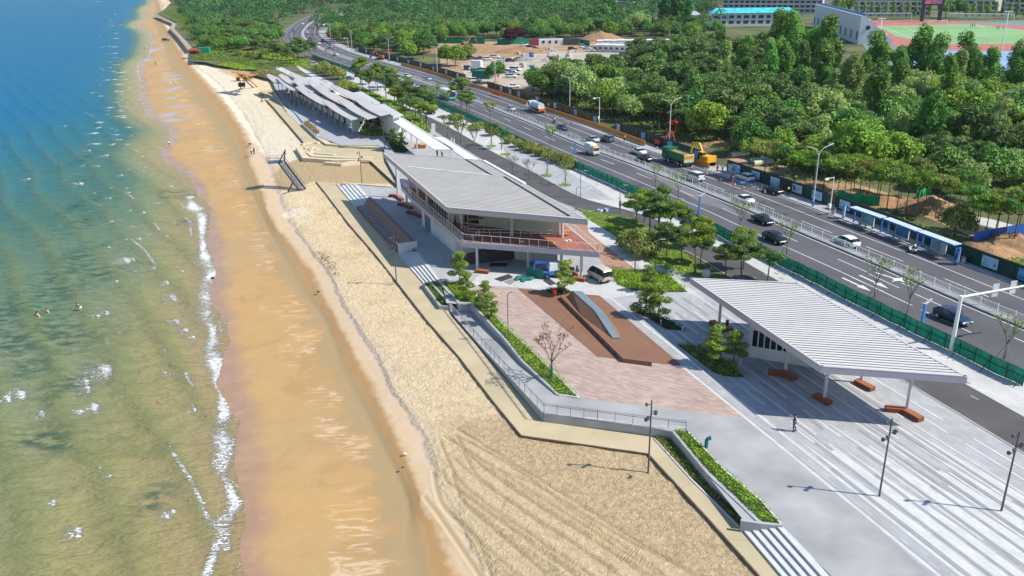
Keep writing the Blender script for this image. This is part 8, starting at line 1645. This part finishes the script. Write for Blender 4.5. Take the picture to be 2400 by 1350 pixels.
# ================================================================ PEOPLE
def skin_mesh(name, chains, m_, sub=1):
    """chains: list of (points, radii), joined at shared start points -> one continuous surface"""
    vs = []; es = []; rs_ = []; idx = {}
    for pts, rr in chains:
        prev = None
        for p, r in zip(pts, rr):
            key = tuple(round(c, 4) for c in p)
            if key not in idx: idx[key] = len(vs); vs.append(p); rs_.append(r)
            if prev is not None and prev != idx[key]: es.append((prev, idx[key]))
            prev = idx[key]
    me = bpy.data.meshes.new(name+'_cage'); me.from_pydata(vs, es, []); o = bpy.data.objects.new(name+'_cage', me); COL.objects.link(o); md = o.modifiers.new('s', 'SKIN'); md.use_smooth_shade = True
    for i, r in enumerate(rs_): me.skin_vertices[0].data[i].radius = r if hasattr(r, '__len__') else (r, r)
    me.skin_vertices[0].data[0].use_root = True; sb = o.modifiers.new('u', 'SUBSURF'); sb.levels = sub; sb.render_levels = sub
    dg = bpy.context.evaluated_depsgraph_get(); out = bpy.data.meshes.new_from_object(o.evaluated_get(dg)); out.name = name; out.materials.clear(); out.materials.append(m_); bpy.data.objects.remove(o); return out
def pose(kind):
    J = dict(pel=(0, 0, .95), waist=(0, 0, 1.08), chest=(0, .0, 1.32), neck=(.01, 0, 1.50), head=(.03, 0, 1.60), crown=(.02, 0, 1.70))
    J.update(hl=(0, .10, .90), kl=(.03, .11, .50), al=(-.02, .12, .09), tl=(.14, .13, .03), hr=(0, -.10, .90), kr=(.03, -.11, .50), ar=(-.02, -.12, .09), tr=(.14, -.13, .03))
    J.update(sl=(0, .19, 1.42), el=(-.03, .25, 1.14), wl=(.04, .26, .90), sr=(0, -.19, 1.42), er=(-.03, -.25, 1.14), wr=(.04, -.26, .90))
    if kind == 'walk': J.update(kl=(.22, .10, .52), al=(.20, .10, .10), tl=(.36, .10, .05), kr=(-.06, -.10, .50), ar=(-.36, -.10, .16), tr=(-.24, -.10, .05), el=(-.15, .24, 1.16), wl=(-.12, .24, .92), er=(.08, -.24, 1.16), wr=(.22, -.22, .98))
    if kind == 'phone': J.update(kl=(.08, .10, .50), al=(.0, .12, .09), tl=(.16, .12, .03), kr=(-.02, -.10, .50), ar=(-.2, -.10, .12), tr=(-.06, -.10, .03), er=(.14, -.22, 1.24), wr=(.34, -.12, 1.46), el=(.10, .22, 1.18), wl=(.30, .05, 1.36))
    if kind == 'bend': J.update(waist=(.06, 0, 1.06), chest=(.24, 0, 1.20), neck=(.38, 0, 1.30), head=(.48, 0, 1.36), crown=(.55, 0, 1.42), sl=(.32, .18, 1.24), el=(.42, .2, 1.0), wl=(.52, .12, .86), sr=(.32, -.18, 1.24), er=(.42, -.2, 1.0), wr=(.52, -.12, .86))
    if kind == 'sit': J.update(pel=(0, 0, .86), waist=(.0, 0, 1.0), hl=(0, .1, .86), kl=(.42, .14, .80), al=(.34, .14, .38), tl=(.48, .14, .34), hr=(0, -.1, .86), kr=(.42, -.14, .80), ar=(.34, -.14, .38), tr=(.48, -.14, .34), chest=(.05, 0, 1.22), neck=(.08, 0, 1.40), head=(.12, 0, 1.50), crown=(.12, 0, 1.60), sl=(.05, .18, 1.33), el=(.22, .24, 1.12), wl=(.46, .24, 1.08), sr=(.05, -.18, 1.33), er=(.22, -.24, 1.12), wr=(.46, -.24, 1.08))
    if kind == 'reach': J.update(er=(.18, -.22, 1.36), wr=(.38, -.18, 1.52), el=(.16, .22, 1.28), wl=(.36, .16, 1.40))
    return J
SHIRTM = mat('cloth_any', (.3, .3, .3), .9, var=.05)
def person_protos(kind):
    J = pose(kind); V_ = lambda k: Vector(J[k]); ch = [([V_('pel'), V_('waist'), V_('chest'), V_('neck'), V_('head'), V_('crown')], [(.13, .10), (.125, .10), (.14, .10), .055, (.085, .10), .055])]
    for s in 'lr':
        ch.append(([V_('pel'), V_('h'+s), V_('k'+s), V_('a'+s), V_('t'+s)], [.11, .085, .055, .04, .035])); hd = (V_('w'+s)-V_('e'+s)).normalized(); sd = hd.cross(Vector((0, 1, 0))).normalized(); w = V_('w'+s); palm = w+hd*.07
        ch.append(([V_('chest'), V_('s'+s), V_('e'+s), w, palm], [.1, .055, .038, .026, .030]))
        if kind in ('phone', 'stand'):
            for k in range(4): f = palm+Vector((0, 1, 0))*(k-1.5)*.02; ch.append(([palm, f+hd*.045, f+hd*(.07+.012*(k in (1, 2)))+sd*.012], [.020, .0085, .007]))
            ch.append(([w+hd*.02, w+hd*.04+Vector((0, -.035 if s == 'l' else .035, 0)), w+hd*.07+Vector((0, -.045 if s == 'l' else .045, 0))], [.02, .010, .008]))
    body = skin_mesh('body', ch, C['skin'])
    sh = [([V_('pel')+Z*.02, V_('waist'), V_('chest'), V_('neck')-Z*.05], [(.155, .125), (.15, .12), (.165, .125), .075])]
    for s in 'lr': sh.append(([V_('chest'), V_('s'+s), V_('s'+s).lerp(V_('e'+s), .75)], [.12, .075, .06]))
    shirt = skin_mesh('shirt', sh, SHIRTM); tr = []
    for s in 'lr': tr.append(([V_('pel'), V_('h'+s), V_('k'+s), V_('k'+s).lerp(V_('a'+s), .9)], [.14, .105, .075, .062]))
    tro = skin_mesh('trousers', tr, SHIRTM); so = []
    for s in 'lr': so.append(([V_('pel'), V_('h'+s), V_('h'+s).lerp(V_('k'+s), .85)], [.14, .11, .09]))
    short = skin_mesh('shorts', so, SHIRTM); hb = MB(); c = V_('head')+Vector((-.02, 0, .05)); hb.ball(c, .105, 12, sz=1.05)
    fc = MB(); h = V_('head'); fc.ball(h+Vector((.088, .033, .015)), .011, 6); fc.ball(h+Vector((.088, -.033, .015)), .011, 6); fc.bar(h+Vector((.09, -.025, -.05)), h+Vector((.09, .025, -.05)), .01, .01); fc.ball(h+Vector((.10, 0, -.015)), .016, 6); sb = MB()
    for s in 'lr': a, t = V_('a'+s), V_('t'+s); sb.bar(a-Vector((.06, 0, .02)), t, .09, .08)
    return dict(body=body, shirt=shirt, trousers=tro, shorts=short, hair=m_from(hb, 'hair', C['hair']), face=m_from(fc, 'face', C['hair']), shoes=m_from(sb, 'shoes', C['black']))
PP = {k: person_protos(k) for k in ('stand', 'walk', 'phone', 'bend', 'sit', 'reach')}
CL = {n: mat('cloth_'+n, c, .9, var=.06) for n, c in dict(navy=(.02, .03, .08), white=(.72, .72, .72), black=(.015, .015, .018), blue=(.06, .10, .25), red=(.50, .04, .03), orange=(.75, .22, .03), grey=(.2, .2, .22), jeans=(.07, .10, .22), yellow=(.7, .55, .05), khaki=(.3, .25, .15), pale=(.5, .55, .6)).items()}
def person(px, py, pose_, shirt, legs, rz, label, z=0, shorts=False, bare=False, hat=None, s=1.0, group=None, extra=None, sink=0):
    T = thing('person', label, 'person', G(px, py, z)-Z*sink, rz, group); T.matrix_basis = T.matrix_basis @ Matrix.Scale(s, 4); D = PP[pose_]; I = Matrix.Identity(4)
    add_part(T, 'body', D['body'], I); add_part(T, 'hair', D['hair'], I); add_part(T, 'face', D['face'], I)
    if not bare: add_part(T, 'shirt', D['shirt'], I, CL[shirt])
    if legs: add_part(T, 'shorts' if shorts else 'trousers', D['shorts' if shorts else 'trousers'], I, CL[legs])
    if not shorts and not bare: add_part(T, 'shoes', D['shoes'], I)
    if hat: mb = MB(); h = Vector(pose(pose_)['head'])+Vector((0, 0, .09)); mb.ball(h, .13, 12, sz=.75); mb.tube(h-Z*.02, h-Z*.005, .16, .16, 12); mb.build('hard_hat', C[hat], T, world=False)
    return T
t = person(1860,1011,'phone','navy','jeans',2.9,'man in navy shirt and jeans holding up a phone on the striped plaza', s=1.08)
mb = MB(); q = t.matrix_basis @ Vector((.40, -.13, 1.55)); mb.box(q, (.02, .08, .16), 2.9); tag(mb.build('phone', C['black']), 'black phone held up by the man on the plaza', 'phone')
for a in [(1119,567,'stand','black','black',-1.2,'worker in black standing at the terrace railing, left one of two',4.15), (1154,568,'stand','black','black',-2.0,'worker in black standing at the terrace railing, right one of two',4.15), (1067,531,'reach','black','black',.4,'worker in black beside the stepladder on the terrace',4.15), (1083,608,'stand','black','black',0,'dark figure in the shade by the stair foot',0),
          (590,363,'stand','pale','jeans',2.6,'person in a pale top, left of the pair on the dry sand',-1.4), (596,362,'stand','navy','black',2.6,'person in dark clothes, right of the pair on the dry sand',-1.4), (684,246,'stand','black','black',0,'person in black on the village terrace, left one of two',0), (695,251,'walk','grey','black',-1,'person in grey on the village terrace, right one of two',0), (1025,367,'stand','black','black',1,'dark dressed person under the canopy end, left one',0), (1036,368,'stand','white','black',1,'person in white top under the canopy end, right one',0), (1453,490,'stand','black','black',2,'person in black on the service road by the lawn',0),
          (365,152,'walk','navy','black',3,'person in dark clothes walking alone on the wet sand below the kiosk',-2.3), (400,199,'walk','white','white',2.5,'person all in white on the wet sand, left of two',-2.2), (413,199,'walk','white','pale',2.5,'person all in white on the wet sand, right of two',-2.2), (338,116,'stand','navy','black',0,'dark figure of the pair at the pool edge',-2.5), (343,113,'stand','white','pale',0,'pale figure of the pair at the pool edge',-2.5), (319,59,'stand','navy','black',1,'dark figure at the far water edge',-2.6), (336,74,'walk','white','white',1,'white figure on the far wet sand',-2.5), (342,35,'stand','white','grey',1,'furthest pale figure by the water',-2.5), (384,9,'walk','grey','black',1,'distant figure on the upper white sand',-1.5), (425,126,'stand','navy','black',1,'figure on the white sand left of the kiosk',-1.4)]:
    person(*a[:7], z=a[7])
person(397,344,'stand','white','red',2.5,'person in a white top and red shorts at the water edge', z=-2.55, shorts=True); person(275,153,'stand','red','black',1,'person in red top and dark shorts standing in the shallow sea', z=ZS, shorts=True, sink=.3)
person(190,730,'bend','navy','white',2.8,'person in navy top and white shorts wading in the green shallows', z=ZS, shorts=True, sink=.25); person(114,732,'bend','navy',None,2.6,'bare chested child crouching waist deep in the sea', z=ZS, bare=True, sink=.75, s=.8); person(80,741,'bend','navy',None,.3,'bare backed swimmer splashing, left of the pair', z=ZS, bare=True, sink=.8); person(93,743,'bend','navy',None,2.9,'bare backed swimmer splashing, right of the pair', z=ZS, bare=True, sink=.85)
for a in [(1463,332,'bend','orange','navy',1,'worker in orange vest and yellow helmet beside the cones','yellow'), (1681,402,'stand','red','black',2,'worker in dark red jacket by the leaning poster',None), (1693,402,'bend','blue','blue',2,'worker in blue by the leaning poster',None), (1713,423,'stand','orange','navy',2,'worker in orange vest holding a red flag on the closed lane','yellow'), (1622,362,'stand','navy','navy',1,'worker in a yellow helmet behind the dump truck','yellow'), (1278,263,'stand','pale','navy',1,'person in pale shirt behind the water truck',None), (1240,236,'stand','pale','blue',1,'worker in pale blue behind the orange barrier','white_paint'), (1285,256,'stand','orange','navy',1,'worker in orange beside the water truck tail','yellow'), (1846,456,'bend','yellow','black',1,'worker in yellow vest crouching behind the black parked car',None)]:
    person(*a[:7], z=.03, hat=a[7])
p = G(1717,424,.9); mb = MB(); mb.box(p, (.5, .05, .45), .4); mb.bar(p+Vector((-.25, 0, .3)), p+Vector((-.25, 0, -.5)), .03, .03); tag(mb.build('red_flag', C['red']), 'small red flag held by the worker in the closed lane', 'flag')
for x, y, top, w in ((1299,288,'white','in white on the dark scooter'), (2138,592,'pale','in pale clothes on the white scooter')):
    r_ = road_rz(x, y, -1); q = G(x, y, .02)+Vector((math.cos(r_), math.sin(r_), 0))*-.35; T = person(x, y, 'sit', top, 'black', r_, 'rider '+w, z=.02); T.matrix_basis = Matrix.Translation(q+Z*.02) @ Matrix.Rotation(r_, 4, 'Z')
for k, (x, y) in enumerate(((2274,63),(2279,63),(2284,62),(2336,69),(2340,69),(2350,69),(2220,53),(2225,52))): person(x, y, 'stand', 'navy' if k < 6 else 'white', 'black', k, 'tiny figure standing on the football pitch or track', z=.06, s=1.15, group='people on the sports ground')
# ================================================================ the air: a thin even haze
hz = MB(); hz.box((300, 1500, 41), (5200, 3900, 94)); ho = hz.build('haze', bpy.data.materials.new('haze_air')); hm = ho.data.materials[0]; hm.use_nodes = True; ht = hm.node_tree; ht.nodes.remove(ht.nodes['Principled BSDF'])
hv = ht.nodes.new('ShaderNodeVolumePrincipled'); hv.inputs['Color'].default_value = (.72, .84, 1, 1); hv.inputs['Density'].default_value = .00005; ht.links.new(hv.outputs[0], ht.nodes['Material Output'].inputs['Volume']); ho['kind'] = 'stuff'; SC.cycles.volume_bounces = 0
